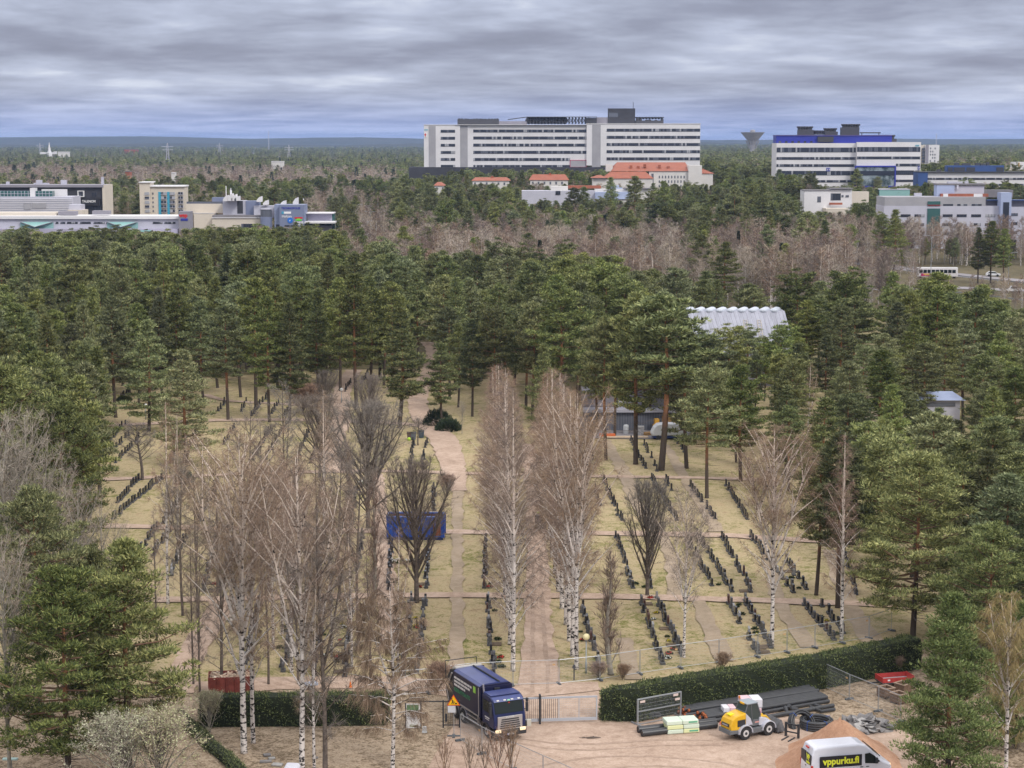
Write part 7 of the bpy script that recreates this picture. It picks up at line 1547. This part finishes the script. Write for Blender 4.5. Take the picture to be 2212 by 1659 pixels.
MB().box(lx(-.56), lx(.56), .22, 1.22, 2.42, 2.50).build('cab_roof', mat('loader_roof', (0.30, 0.34, 0.38), 0.5), e, bevel=0.04); MB().box(lx(-.2), lx(.25), .18, .24, 2.38, 2.5).build('roof_sign', mat('amber_sign', (0.8, 0.45, 0.02), 0.4), e); MB().lathe([(.02, 2.5), (.02, 2.68), (.07, 2.69), (.07, 2.82), (.03, 2.86)], 10, 0, (lx(-.35), .25, 0)).build('beacon', mat('beacon_amber', (0.65, 0.22, 0.05), 0.3), e)
MB().box(lx(-.25), lx(.25), .3, .75, 1.0, 1.15).box(lx(-.22), lx(.22), .28, .42, 1.15, 1.75).build('seat', BLK, e); MB().box(lx(.552), lx(.562), .95, 1.35, 1.02, 1.12).build('door_label', mat('pink_label', (0.6, 0.3, 0.28), 0.5), e)
arm = MB()
for s_ in (-.22, .22): arm.tube([(lx(s_), wb-.7, 1.35), (lx(s_), wb+.1, 1.25), (lx(s_), wb+.75, .55)], .09, 6, 0).tube([(lx(s_), wb-.3, 1.05), (lx(s_), wb+.6, .8)], .05, 6, 1)
arm.build('loader_arm', [L_Y, BLK], e)
bk = [(wb+.72, .12), (wb+1.42, .10), (wb+1.35, .16), (wb+.85, .20), (wb+.78, .55), (wb+1.0, 1.0), (wb+.92, 1.02), (wb+.66, .6)]
MB().prism(bk, 'x', lx(-.85), lx(.85)).prism([(wb+.75, .13), (wb+1.40, .12), (wb+1.02, 1.0), (wb+.7, .6)], 'x', lx(-.87), lx(-.83)).prism([(wb+.75, .13), (wb+1.40, .12), (wb+1.02, 1.0), (wb+.7, .6)], 'x', lx(.83), lx(.87)).tube([(lx(-.5), wb+.7, .3), (lx(-.5), wb+.9, .95)], .04, 4).tube([(lx(.5), wb+.7, .3), (lx(.5), wb+.9, .95)], .04, 4).build('bucket', mat('bucket_grey', (0.16, 0.165, 0.18), 0.6, nscale=3, namt=0.3), e)
# seated driver inside the cab
dr = MB(); dr.tube([(lx(0), .55, 1.15), (lx(0), .52, 1.4), (lx(0), .55, 1.72)], [.16, .19, .08], 8); dr.tube([(lx(.18), .55, 1.6), (lx(.25), .8, 1.4), (lx(.12), 1.02, 1.42)], .05, 6); dr.tube([(lx(-.18), .55, 1.6), (lx(-.25), .8, 1.4), (lx(-.12), 1.02, 1.42)], .05, 6); dr.tube([(lx(.1), .6, 1.12), (lx(.12), 1.0, 1.1), (lx(.12), 1.1, .9)], .075, 6); dr.ball((lx(0), .58, 1.86), .11, 8, 1)
# van ---------------------------------------------------------------
c = gp(1755.5, 1620, 2.45); VH = R(12)-math.pi/2; V_W = mat('van_white', (0.66, 0.68, 0.76), 0.3, spec=0.5, coat=0.5); V_Y = mat('van_yellow_letter', (0.80, 0.86, 0.06), 0.5); V_B = mat('van_black_panel', (0.025, 0.025, 0.03), 0.4)
off = Matrix.Rotation(VH, 3, 'Z') @ Vector((1.0, 0.05, 0)); e = empty('delivery_van', (c.x-off.x, c.y-off.y, .06), VH, 'white high roofed van with yellow vppurku.fi lettering on black panels', 'van')
sec = [(0.02, .32, .98), (0, 1.0, 1.0), (.04, 1.95, .96), (.16, 2.38, .86)]
pf = [(0.0, .35), (-.02, 1.0), (.06, 1.95), (.2, 2.40), (.5, 2.5), (3.3, 2.52), (3.75, 2.42), (4.15, 2.1), (4.75, 1.52), (5.05, 1.32), (5.48, 1.12), (5.58, .85), (5.56, .35)]
def vhw(z_): return 1.0 if z_ < 1.3 else 1.0-0.16*((z_-1.3)/1.22)**1.6
vs = []; n = len(pf)
prx = [(y_, z_) for y_, z_ in pf]
body_v = MB(); rings = []
for s_ in (-1, -.86, .86, 1):
    for (y_, z_) in prx:
        top = z_ > 2.3; w__ = vhw(z_)*(abs(s_) if abs(s_) < 1 else 1); zz = z_-(0.10 if (abs(s_) == 1 and z_ > 1.1) else 0); rings.append((math.copysign(w__, s_), y_+(.03 if abs(s_) == 1 and y_ < 1 else (-.12 if abs(s_) == 1 and y_ > 4.5 else 0)), zz))
fs = []
for j in range(3):
    for i in range(n): fs.append((j*n+i, j*n+(i+1) % n, (j+1)*n+(i+1) % n, (j+1)*n+i))
fs.append(tuple(range(n-1, -1, -1))); fs.append(tuple(3*n+i for i in range(n)))
bo = body_v.add(rings, fs).build('body', V_W, e, bevel=0.05)
MB().box(1.0, 1.012, .55, 3.45, 1.12, 1.88, 0, Matrix.Rotation(0, 4, 'Y')).build('side_panel', V_B, e, bevel=0.006); text('lettering', 'vppurku.fi', .62, V_Y, e, (1.016, .78, 1.33), (R(90), 0, R(90)), .006, 'LEFT', 1.0, .022)
MB().prism([(3.68, 1.25), (3.66, 1.88), (4.0, 1.93), (4.3, 1.72), (4.72, 1.32), (4.5, 1.18)], 'x', .985, 1.008).build('side_window', T_GLASS, e)
MB().prism([(4.2, 2.12), (4.78, 1.56), (4.80, 1.60), (4.22, 2.17)], 'x', -.82, .82).build('windscreen', T_GLASS, e)
MB().prism([(-.86, 1.3), (-.84, 1.95), (-.1, 2.0), (-.06, 1.22)], 'y', -.02, .045).build('rear_panel', V_B, e); MB().prism([(.06, 1.22), (.1, 2.0), (.84, 1.95), (.86, 1.3)], 'y', -.02, .045).build('rear_panel', V_B, e)
text('lettering', 'VP', .52, V_Y, e, (.14, -.025, 1.56), (R(90), 0, 0), .006, 'LEFT', .9, .02); text('lettering', 'purku', .25, V_Y, e, (.14, -.025, 1.32), (R(90), 0, 0), .006, 'LEFT', .9, .01)
MB().box(.88, 1.01, -.02, .12, .85, 1.3).build('tail_lamp', mat('tail_red', (0.45, 0.03, 0.02), 0.3), e, bevel=0.02); MB().box(-1.01, -.88, -.02, .12, .85, 1.3).build('tail_lamp', bpy.data.materials['tail_red'], e, bevel=0.02); MB().box(-.2, .2, .02, .12, 2.25, 2.33).build('high_brake_lamp', bpy.data.materials['tail_red'], e)
MB().box(1.0, 1.02, .75, 2.2, .98, 1.02).box(1.0, 1.03, 3.35, 3.55, 1.0, 1.05).box(1.0, 1.03, 3.75, 3.95, 1.0, 1.05).box(-.1, .1, -.04, 0, 1.05, 1.1).build('door_handle', BLK, e); MB().box(1.02, 1.22, 4.35, 4.5, 1.25, 1.6).box(-1.22, -1.02, 4.35, 4.5, 1.25, 1.6).build('mirror', BLK, e); MB().box(.6, .92, 5.36, 5.5, .85, 1.1).box(-.92, -.6, 5.36, 5.5, .85, 1.1).build('headlight', T_LENS, e, bevel=0.02)
for y_ in (1.0, 4.55):
    for s_ in (-1, 1): wheel(e, (s_*.9, y_, .35), .35, .24, .6, s_)
# ================================================================== yard materials
P_BLK = mat('black_pipe', (0.045, 0.047, 0.052), 0.4, spec=0.5, nscale=2, namt=0.2)
def pipes(name, a, b_, cols, layers, r_, lb, endm=None, stagger=0.0):
    d = b_-a; L = d.length; e = empty(name, a, math.atan2(d.y, d.x), lb, 'pipe stack'); rr = random.Random(int(a.x*10)); 
    for k in range(layers):
        for j in range(cols-k):
            y_ = (j+k*0.5)*2*r_*1.02; z_ = r_+k*r_*1.76+.02; s0 = rr.uniform(-.25, .25)+stagger*j; mb = MB(); n = 14
            for q in range(2): pass
            mb.tube([(s0, y_, z_), (L+s0*0.4, y_, z_)], r_, n, 0, cap=False); mb.tube([(s0+.004, y_, z_), (L+s0*0.4-.004, y_, z_)], r_*.86, n, 1, cap=True)
            if endm and j % 1 == 0: mb.tube([(s0-.12, y_, z_), (s0+.0, y_, z_)], [r_*.72, r_*.9], 8, 2)
            mb.build('pipe', [P_BLK, V_B] + ([endm] if endm else []), e, smooth=False)
    return e
CAPM = mat('pipe_end_caps', (0.42, 0.13, 0.05), 0.6, nscale=9, namt=0.4)
p0, p1 = gp(1486, 1549, .07), gp(1768, 1505, .07); pa = pipes('pipe_stack', p0, p1, 9, 2, .15, 'long black pipe stack against the hedge', CAPM, 0.0)
p0, p1 = gp(1532, 1563, .07), gp(1790, 1519, .07); pb = pipes('pipe_stack', p0, p1, 6, 2, .15, 'second black pipe stack in front, behind the wheel loader', CAPM)
p0, p1 = gp(1600, 1564, .07), gp(1800, 1529, .07); pipes('pipe_stack', p0, p1, 1, 1, .16, 'single black pipe lying in front of the pipe stacks')
for k, (u, v) in enumerate((((1378, 1576), (1546, 1557)), ((1386, 1584), (1548, 1565)))):
    a, b_ = gp(*u, .3), gp(*v, .3); tag(MB().tube([a, b_], .24, 18, 0, cap=False).tube([a+(b_-a)*.002, b_-(b_-a)*.002], .215, 18, 1).build('large_pipe', [P_BLK, V_B]), 'thick black pipe behind the yellow white foam stack, %s of the two' % ('far one' if k == 0 else 'near one'), 'pipe')
def foam(X, Y, w_, d, h, nl, rz, lb, cols, z0=.07, logo=None):
    p = gp(X, Y, z0); e = empty('insulation_pack', p, rz, lb, 'insulation pack')
    for k in range(nl):
        rr = random.Random(k+int(X)); ox = rr.uniform(-.06, .06)
        for q in range(2): MB().box(ox+q*w_/2+.01, ox+(q+1)*w_/2-.01, 0, d, k*h/nl+.01, (k+1)*h/nl-.01).build('bale', cols[(k+q) % len(cols)], e, bevel=0.05)
        if logo and k != 1: MB().box(ox+w_*.68, ox+w_*.95, -.012, 0, k*h/nl+h/nl*.35, k*h/nl+h/nl*.7).build('printed_mark', logo, e)
F1, F2, F3, F4 = mat('foam_mint', (0.62, 0.72, 0.60), 0.4, spec=0.4), mat('foam_lemon', (0.70, 0.74, 0.42), 0.4, spec=0.4), mat('foam_white', (0.70, 0.70, 0.76), 0.4, spec=0.4), mat('foam_pink', (0.72, 0.52, 0.56), 0.4, spec=0.4)
foam(1441, 1587, 2.35, 1.15, .95, 3, R(12), 'pale mint and lemon foam packs stacked in front of the thick pipes', [F1, F2, F1], logo=mat('pack_print', (0.12, 0.40, 0.25), 0.5))
foam(1601, 1551, 1.55, 1.2, 1.35, 2, R(8), 'tall white and pink foam packs behind the loader cab', [F3, F4, F3, F3], logo=mat('pack_print_pink', (0.62, 0.22, 0.28), 0.5))
foam(1564, 1555, .95, .9, .9, 1, R(8), 'short white foam pack left of the loader cab', [F3, F4])
# coils
def coil(X, Y, R_, r_, rows_, lb, tilt=0.0, rz=0.0, zc=0.07):
    p = gp(X, Y, zc); e = empty('pipe_coil', p, rz, lb, 'pipe coil'); e.rotation_euler = (tilt, 0, rz)
    for q in range(2):
        for k in range(rows_):
            pts = [((R_-q*2*r_)*math.cos(a)*(1+.02*math.sin(3*a+k)), (R_-q*2*r_)*math.sin(a), r_+k*2*r_*.97) for a in [2*math.pi*i/36 for i in range(37)]]; MB().tube(pts, r_, 8, 0, cap=False).build('turn', P_BLK, e, smooth=True)
    mb = MB()
    for a in (.5, 2.2, 4.0, 5.2): 
        c_, s_ = math.cos(a), math.sin(a); hh = rows_*2*r_; mb.tube([(c_*(R_+r_+.01), s_*(R_+r_+.01), 0), (c_*(R_+r_+.01), s_*(R_+r_+.01), hh+.01), (c_*(R_-3*r_-.01), s_*(R_-3*r_-.01), hh+.01)], .02, 4)
    mb.build('strap', mat('blue_strap', (0.03, 0.10, 0.40), 0.5), e)
coil(1763, 1571, 1.12, .085, 4, 'black corrugated pipe coil lying flat left of the rubble pile'); coil(1728, 1566, .98, .085, 3, 'black corrugated pipe coil leaning upright on the flat coil', R(62), R(28), .1)
MB_ = MB(); p = gp(1751, 1527, .25); q = gp(1775, 1537, .25); r__ = gp(1803, 1532, .25); s__ = gp(1790, 1518, .25)
tag(MB().tube([p-Vector((0, 0, 0)), q, r__], .13, 10).build('bent_pipe', P_BLK), 'black bent pipe above the upright coil', 'pipe'); tag(MB().tube([gp(1778, 1528, .2), gp(1752, 1520, .2)], .13, 10).build('bent_pipe', P_BLK), 'short black pipe end behind the bent pipe', 'pipe')
for k, (u, v, w__) in enumerate((((1696, 1527), (1701, 1540), (1716, 1541)), ((1704, 1524), (1709, 1531), (1724, 1533)))): tag(MB().tube([gp(*u, .5), gp(*v, .2), gp(*w__, .2)], .15, 10).build('pipe_elbow', mat('pipe_elbow_black', (0.06, 0.062, 0.068), 0.45)), 'black pipe elbow right of the bucket, %s' % ('front one' if k == 0 else 'rear one'), 'pipe elbow')
p = gp(1711, 1592, .07); e = empty('fork_attachment', p, R(-35), 'black pallet fork attachment standing right of the bucket', 'fork attachment'); MB().box(-.5, .5, -.05, .05, .85, .95).box(-.5, .5, -.05, .05, .3, .38).box(-.55, -.42, -.08, .08, .0, 1.0).box(.42, .55, -.08, .08, 0, 1.0).build('carriage', BLK, e); MB().box(-.3, -.2, -1.1, -.08, 0, .05).build('fork', BLK, e); MB().box(.2, .3, -1.1, -.08, 0, .05).build('fork', BLK, e)
# rack with stored fence panels
a, b_ = gp(1376, 1567, .06), gp(1471, 1549, .06); d = b_-a; L = d.length; e = empty('storage_rack', a, math.atan2(d.y, d.x), 'grey steel rack holding spare mesh panels before the hedge', 'rack')
MB().box(0, .1, -.05, .05, 0, 1.85).box(L-.1, L, -.05, .05, 0, 1.85).box(0, L, -.05, .05, 1.85, 1.93).box(0.1, L-.1, -.04, .04, .95, 1.03).box(0, .1, -1.0, -.05, 0, .1).box(L-.1, L, -1.0, -.05, 0, .1).box(0, .1, .05, .8, 0, .1).box(L-.1, L, .05, .8, 0, .1).box(.1, L-.1, -.03, .03, .04, .1).build('frame', GALV, e)
mb = MB()
for k in range(34): x_ = .15+k*(L-.3)/33; mb.box(x_-.004, x_+.004, .1, .108, .25, 1.8)
for k in range(6): mb.box(.12, L-.12, .1, .11, .4+k*.26, .41+k*.26)
mb.build('wire_mesh', WIRE, e)
mb = MB()
for x_, z_ in ((.2, 1.62), (L-.75, 1.68), (L-.6, 1.35)): mb.box(x_, x_+.42, -.09, -.055, z_, z_+.16)
mb.build('label_plate', mat('label_pink', (0.68, 0.55, 0.5), 0.5), e)
p = gp(1408, 1552, .07); mb = MB(); rr = random.Random(4)
for k in range(7): mb.box(-.35, .35, -.13, .13, 0, .12, 0, Matrix.Translation((rr.uniform(-.35, .35), rr.uniform(-.1, .1), .13*(k//2))) @ Matrix.Rotation(rr.uniform(-.2, .2), 4, 'Z'))
tag(mb.build('fence_feet', FOOT, None, p, bevel=0.02), 'pile of dark fence feet under the storage rack', 'fence feet')
# sand heap: a cone mesh with slumps
def mound(name, X, Y, rx, ry, h, m, lb, seed, rz=0, z0=0.05, nz=0.12):
    rng = np.random.RandomState(seed); p = gp(X, Y); nr, na = 26, 60; vs = [(0, 0, h)]; ph = rng.rand(6)*6.28
    for i in range(1, nr+1):
        q = i/nr
        for j in range(na):
            a = 2*math.pi*j/na; wv = 1+.10*math.sin(2*a+ph[0])+.06*math.sin(5*a+ph[1])+.03*math.sin(9*a+ph[2]); z_ = h*(1-q)**1.15 if q > .12 else h*(1-.12)**1.15+(h*.06)*(1-q/.12)
            z_ += nz*math.sin(a*7+q*9+ph[3])*q*(1-q)*h*.5+rng.uniform(-.03, .03)*(1-q); vs.append((rx*q*wv*math.cos(a), ry*q*wv*math.sin(a), max(0, z_)))
    fs = [(0, 1+j, 1+(j+1) % na) for j in range(na)]+[(1+i*na+j, 1+(i+1)*na+j, 1+(i+1)*na+(j+1) % na, 1+i*na+(j+1) % na) for i in range(nr-1) for j in range(na)]
    return tag(MB().add(vs, fs).build(name, m, None, (p.x, p.y, z0), rz, smooth=True), lb, 'heap')
SAND = ground_mat('sand', [(0.36, (0.34, 0.185, 0.115)), (0.5, (0.46, 0.27, 0.175)), (0.62, (0.56, 0.36, 0.25))], (0.5, 2.0, 12.0), (0.3, 0.35, 0.35), bump=0.6)
mound('sand_heap', 1812, 1646, 4.3, 5.0, 3.1, SAND, 'orange brown sand heap behind the white van', 4)
mound('rubble_base', 1868, 1572, 2.1, 1.7, .65, mat('rubble_dust', (0.24, 0.22, 0.21), 0.9, nscale=4), 'grey dust mound under the broken slabs', 5)
rr = random.Random(12); p = gp(1868, 1572)
SL = [mat('slab_grey', (0.25, 0.24, 0.24), 0.85, nscale=4), mat('slab_pale', (0.42, 0.41, 0.40), 0.85, nscale=4), mat('slab_dark', (0.13, 0.125, 0.125), 0.85, nscale=4)]
for k in range(64):
    a = rr.uniform(0, 6.28); q = rr.random()**.6; x_, y_ = 2.1*q*math.cos(a), 1.7*q*math.sin(a); z_ = .65*(1-q)+.1; n = rr.choice((4, 5, 5)); sz = rr.uniform(.18, .48); pr = [(sz*rr.uniform(.7, 1.2)*math.cos(2*math.pi*i/n+rr.uniform(-.3, .3)), sz*rr.uniform(.6, 1.1)*math.sin(2*math.pi*i/n)) for i in range(n)]
    o = MB().prism(pr, 'z', -.035, .035).build('slab_fragment', SL[rr.choice((0, 0, 1, 2))], None, (p.x+x_, p.y+y_, z_+.08)); o.rotation_euler = (rr.uniform(-.7, .7), rr.uniform(-.7, .7), rr.uniform(0, 6)); tag(o, 'broken paving slab in the grey rubble pile', 'paving slab', 'broken slabs of the rubble pile')
# planters, red cart
PLK = mat('planter_wood', (0.20, 0.13, 0.09), 0.85, nscale=5, namt=0.3)
for k, (X, Y, lb) in enumerate(((1913, 1505, 'square wooden planter left of its pair, below the red cart'), (1941, 1518, 'square wooden planter nearest the bright bushy pine'), (1950, 1496, 'square wooden planter under the red cart tail'))):
    p = gp(X, Y, .08); e = empty('planter', p, .5+.1*k, lb, 'planter'); openbox(MB(), .95, .95, .62, .07).build('box', PLK, e); MB().box(-.41, .41, -.41, .41, .3, .45).build('soil', S_SOIL, e); MB().box(-.52, .52, -.52, -.4, .62, .67).box(-.52, .52, .4, .52, .62, .67).box(-.52, -.4, -.4, .4, .62, .67).box(.4, .52, -.4, .4, .62, .67).build('rim', mat('planter_rim', (0.33, 0.24, 0.18), 0.8), e)
    for sx__, sy__ in ((-1, -1), (1, -1), (1, 1), (-1, 1)): MB().box(sx__*.4-.06, sx__*.4+.06, sy__*.4-.06, sy__*.4+.06, -.1, 0).build('leg', PLK, e)
    e.location.z = .18
p = gp(1932, 1483, .08); TR = mat('cart_red', (0.46, 0.055, 0.05), 0.45, nscale=3, namt=0.15); e = empty('tipper_cart', p, R(14), 'red flatbed cart with low sides parked by the hedge', 'cart')
MB().box(-1.3, 1.3, -.7, -.66, .55, .9).box(-1.3, 1.3, .66, .7, .55, .9).box(-1.3, -1.26, -.66, .66, .55, .95).box(1.26, 1.3, -.66, .66, .55, .95).build('side_board', TR, e); MB().box(-1.26, 1.26, -.66, .66, .5, .56).build('bed', W_GREY, e); MB().box(-1.28, 1.28, -.69, .69, .42, .5).box(-2.2, -1.28, -.05, .05, .4, .48).build('chassis', BLK, e)
MB().box(-.9, -.7, -.715, -.701, .68, .8).build('sticker', WHT, e)
for s_ in (-1, 1): o = MB().tube([(.3, s_*.6-.09, .28), (.3, s_*.6+.09, .28)], .28, 16).build('wheel', RUB, e)
# big bag, blocks, slabs at the bottom left
p = gp(631, 1690); e = empty('builders_bag', p, R(-3), 'white builders bag printed with dark letters between the birch trunks', 'bulk bag'); MB().prism([(-.48, 0), (.48, 0), (.54, .5), (.5, 1.05), (.36, 1.18), (-.36, 1.2), (-.5, 1.05), (-.54, .5)], 'y', -.48, .48).build('bag', mat('bag_white', (0.68, 0.68, 0.76), 0.6, nscale=2.5, namt=0.12), e, bevel=0.08)
text('lettering', 'Rudus', .3, SB, e, (-.1, -.50, .38), (R(90), 0, R(2)), .004, 'LEFT', 1, .012); MB().tube([(-.18, -.5, .95), (-.26, -.5, .5), (-.22, -.5, .1)], .018, 4).build('strap', BLK, e)
p = gp(595, 1706); e = empty('builders_bag', p, R(10), 'smaller white bag at the bottom edge left of the lettered bag', 'bulk bag'); MB().box(-.42, .42, -.4, .4, 0, .85).build('bag', bpy.data.materials['bag_white'], e, bevel=0.12)
for k, (X, Y, d_, lb) in enumerate(((577, 1634, (.5, .35, .12), 'grey stone slab behind the white bags, rear one'), (587, 1641, (.45, .3, .1), 'grey stone slab behind the white bags, right one'), (574, 1648, (.8, .3, .12), 'long stone slab behind the white bags'), (599, 1655, (.7, .45, .12), 'pale stone slab between the white bags'), (681, 1640, (.4, .2, .1), 'pale plank end right of the builders bag'))):
    p = gp(X, Y); tag(MB().box(-d_[0]/2, d_[0]/2, -d_[1]/2, d_[1]/2, 0, d_[2]).build('stone_slab', SL[k % 2], None, (p.x, p.y, .06), rr.uniform(-.4, .4), bevel=0.02), lb, 'stone slab')
p = gp(672, 1490); e = empty('handcart', p, .4, 'small handcart with a pale blue tarp behind the clipped low hedge', 'handcart'); MB().box(-.5, .5, -.3, .3, .35, .6).build('tray', mat('tarp_blue', (0.40, 0.46, 0.58), 0.6), e, bevel=0.08); MB().tube([(-.5, 0, .4), (-1.1, 0, .8)], .03, 5).build('handle', BLK, e)
for s_ in (-1, 1): MB().tube([(0, s_*.33-.03, .22), (0, s_*.33+.03, .22)], .22, 14).build('wheel', RUB, e)
p = gp(757, 1487); tag(MB().lathe([(.2, 0), (.2, .04), (.13, .05), (.03, .55)], 12).build('traffic_cone', mat('cone_orange', (0.70, 0.17, 0.03), 0.5), None, p), 'orange traffic cone behind the clipped low hedge', 'cone')
p = gp(1272, 1597); mb = MB(); rr = random.Random(6)
for k in range(14): a = rr.uniform(-.3, .3); x_ = rr.uniform(-.7, .4); mb.tube([(x_, rr.uniform(-.15, .15), .03), (x_+rr.uniform(.4, .8), math.sin(a)*.4, .05+rr.uniform(0, .12))], .018, 4)
tag(mb.build('fallen_branch', M_DBARK, None, (p.x, p.y, .07)), 'brown fallen branch lying on the gravel before the gate', 'branch')
# lamp head at the bottom left corner
p = at(24, 1640, 118); e = empty('street_lamp', (p.x, p.y, 0), 0, 'flat headed street lamp at the bottom left corner', 'street lamp'); MB().tube([(0, 0, 0), (0, 0, p.z)], [.07, .045], 8).build('pole', bpy.data.materials['lamp_pole'], e); MB().box(-.55, .45, -.16, .16, p.z-.04, p.z+.08).build('lamp_head', mat('lamp_head', (0.45, 0.62, 0.60), 0.4), e, bevel=0.04)
# ================================================================== far road: vehicles, lamps, rails
def roadcar(name, X, Y, L, h, col, lb, cat, rz=0.0, kind='car'):
    p = gp(X, Y, .1); e = empty(name, p, rz, lb, cat); m = mat(name+'_paint', col, 0.3, spec=0.5, coat=0.3); q = L/2
    if kind == 'bus':
        MB().box(-q, q, -1.25, 1.25, .4, 3.0).build('body', m, e, bevel=.12)
        for k in range(9): MB().box(-q+.5+k*(L-1)/9, -q+.5+(k+.86)*(L-1)/9, -1.27, -1.2, 1.5, 2.5).build('window', T_GLASS, e)
        MB().box(-q+1, -q+5.2, -1.28, -1.26, .6, 1.4).build('magenta_panel', mat('magenta', (0.45, 0.02, 0.14), 0.5), e); MB().box(-q+1.8, -q+4.4, -1.3, -1.281, 1.0, 1.3).build('yellow_band', mat('bus_yellow', (0.7, 0.5, 0.05), 0.5), e); MB().box(-q, q, -1.2, 1.2, 3.0, 3.12).build('roof', WHT, e)
    elif kind == 'pickup':
        MB().prism([(-q, .45), (q, .45), (q, .95), (q-.1, 1.1), (q-1.1, 1.15), (q-1.6, 1.75), (-.5, 1.8), (-.8, 1.15), (-q, 1.1)], 'y', -.9, .9).build('body', m, e, bevel=.05)
        MB().prism([(q-1.2, 1.18), (q-1.65, 1.68), (-.42, 1.72), (-.6, 1.18)], 'y', -.92, -.89).build('side_window', T_GLASS, e); MB().box(-q+.1, -.9, -.8, .8, 1.1, 1.16).build('bed_cover', BLK, e)
    else:
        MB().prism([(-q, .35), (q, .35), (q, .8), (q-.9, .95), (q-1.6, 1.45), (-q+.9, 1.48), (-q+.1, .95)], 'y', -.88, .88).build('body', m, e, bevel=.05); MB().prism([(q-1.0, .98), (q-1.65, 1.4), (-q+1.0, 1.42), (-q+.4, .98)], 'y', -.9, -.86).build('side_window', T_GLASS, e)
    for y_ in (-q+.9, q-.95):
        for s_ in (-1, 1):
            o = MB().tube([(y_, s_*.85-.1, .35), (y_, s_*.85+.1, .35)], .36, 14).build('wheel', RUB, e)
roadcar('pickup', 2186, 632, 5.3, 1.8, (0.70, 0.70, 0.72), 'white pickup on the lane at the right edge', 'pickup truck', 0, 'pickup')
roadcar('city_bus', 2024, 600, 12, 3.1, (0.66, 0.64, 0.66), 'white city bus with a magenta side panel on the far road', 'bus', R(-4), 'bus')
roadcar('parked_car', 2145, 597, 4.4, 1.5, (0.65, 0.66, 0.68), 'white car on the far road right of the bus', 'car', R(-8)); roadcar('parked_car', 1812, 566, 4.4, 1.5, (0.3, 0.32, 0.36), 'grey car left of the bus', 'car', R(-4)); roadcar('parked_car', 2180, 690, 4.4, 1.5, (0.42, 0.44, 0.47), 'grey car below the pickup at the right edge', 'car', R(-3)); roadcar('parked_car', 800, 512, 4.4, 1.5, (0.6, 0.62, 0.66), 'white car on the pale road near the sign tower office', 'car', R(30)); roadcar('parked_car', 735, 506, 4.4, 1.5, (0.7, 0.7, 0.72), 'white car beside the wing of the sign tower office', 'car', R(-20))
def roadlamp(X, Yt, D, lb, two=True):
    p = at(X, Yt, D); e = empty('road_lamp', (p.x, D, 0), 0, lb, 'street lamp', None); h = p.z; MB().tube([(0, 0, 0), (0, 0, h-.8)], [.11, .07], 6).build('pole', GALV, e); mb = MB()
    for s_ in ((-1, 1) if two else (1,)): mb.tube([(0, 0, h-.9), (s_*.5, 0, h-.2), (s_*1.8, 0, h)], .05, 5); mb.box(min(s_*1.7, s_*2.5), max(s_*1.7, s_*2.5), -.12, .12, h-.05, h+.08)
    mb.build('lamp_arm', GALV, e)
for X, Yt, D, lb in ((2013, 508, 560, 'tall double armed road lamp before the grey clinic'), (2180, 545, 540, 'double armed road lamp above the white pickup'), (757, 445, 800, 'double armed road lamp left of the blue pole lamp'), (771, 441, 790, 'tall road lamp on the pale road, middle of three'), (800, 457, 760, 'double armed road lamp right of the other two')): roadlamp(X, Yt, D, lb)
for (X0, Y0, X1, Y1, lb) in ((1960, 588, 2240, 618, 'long steel crash barrier above the far road'), (2000, 628, 2240, 656, 'lower steel crash barrier beside the pickup lane')):
    a, b_ = gp(X0, Y0), gp(X1, Y1); d = b_-a; e = empty('crash_barrier', a, math.atan2(d.y, d.x), lb, 'crash barrier'); MB().box(0, d.length, -.05, .05, .45, .78).build('rail', GALV, e); mb = MB()
    for k in range(int(d.length/4)): mb.box(k*4, k*4+.12, .05, .15, 0, .7)
    mb.build('post', GALV, e)
for X, Y, lb in ((750, 462, 'round red road sign left of the blue pole lamp'), (768, 447, 'small red sign on the road lamp')):
    p = at(X, Y-12, 820); e = empty('road_sign', (p.x, 820, 0), 0, lb, 'road sign'); MB().tube([(0, 0, 0), (0, 0, 3.2)], .06, 5).build('pole', GALV, e); MB().prism([(1.0*math.cos(a*math.pi/8), 3.4+1.0*math.sin(a*math.pi/8)) for a in range(16)], 'y', -.1, -.05).build('disc', mat('sign_disc_red', (0.75, 0.10, 0.04), 0.4), e)
# ================================================================== the air between here and the far woods
hb = MB().box(-9500, 9500, -500, 16500, -1.0, 75.0)
hm = bpy.data.materials.new('haze'); hm.use_nodes = True; t = hm.node_tree; t.nodes.clear()
pv = N(t, 'ShaderNodeVolumePrincipled'); pv.inputs['Color'].default_value = (0.40, 0.57, 0.95, 1); pv.inputs['Density'].default_value = 0.000058; pv.inputs['Anisotropy'].default_value = 0.0
mo = N(t, 'ShaderNodeOutputMaterial'); t.links.new(pv.outputs[0], mo.inputs['Volume'])
tag(hb.build('haze', hm), kind='stuff', label='thin blue haze over the woods')
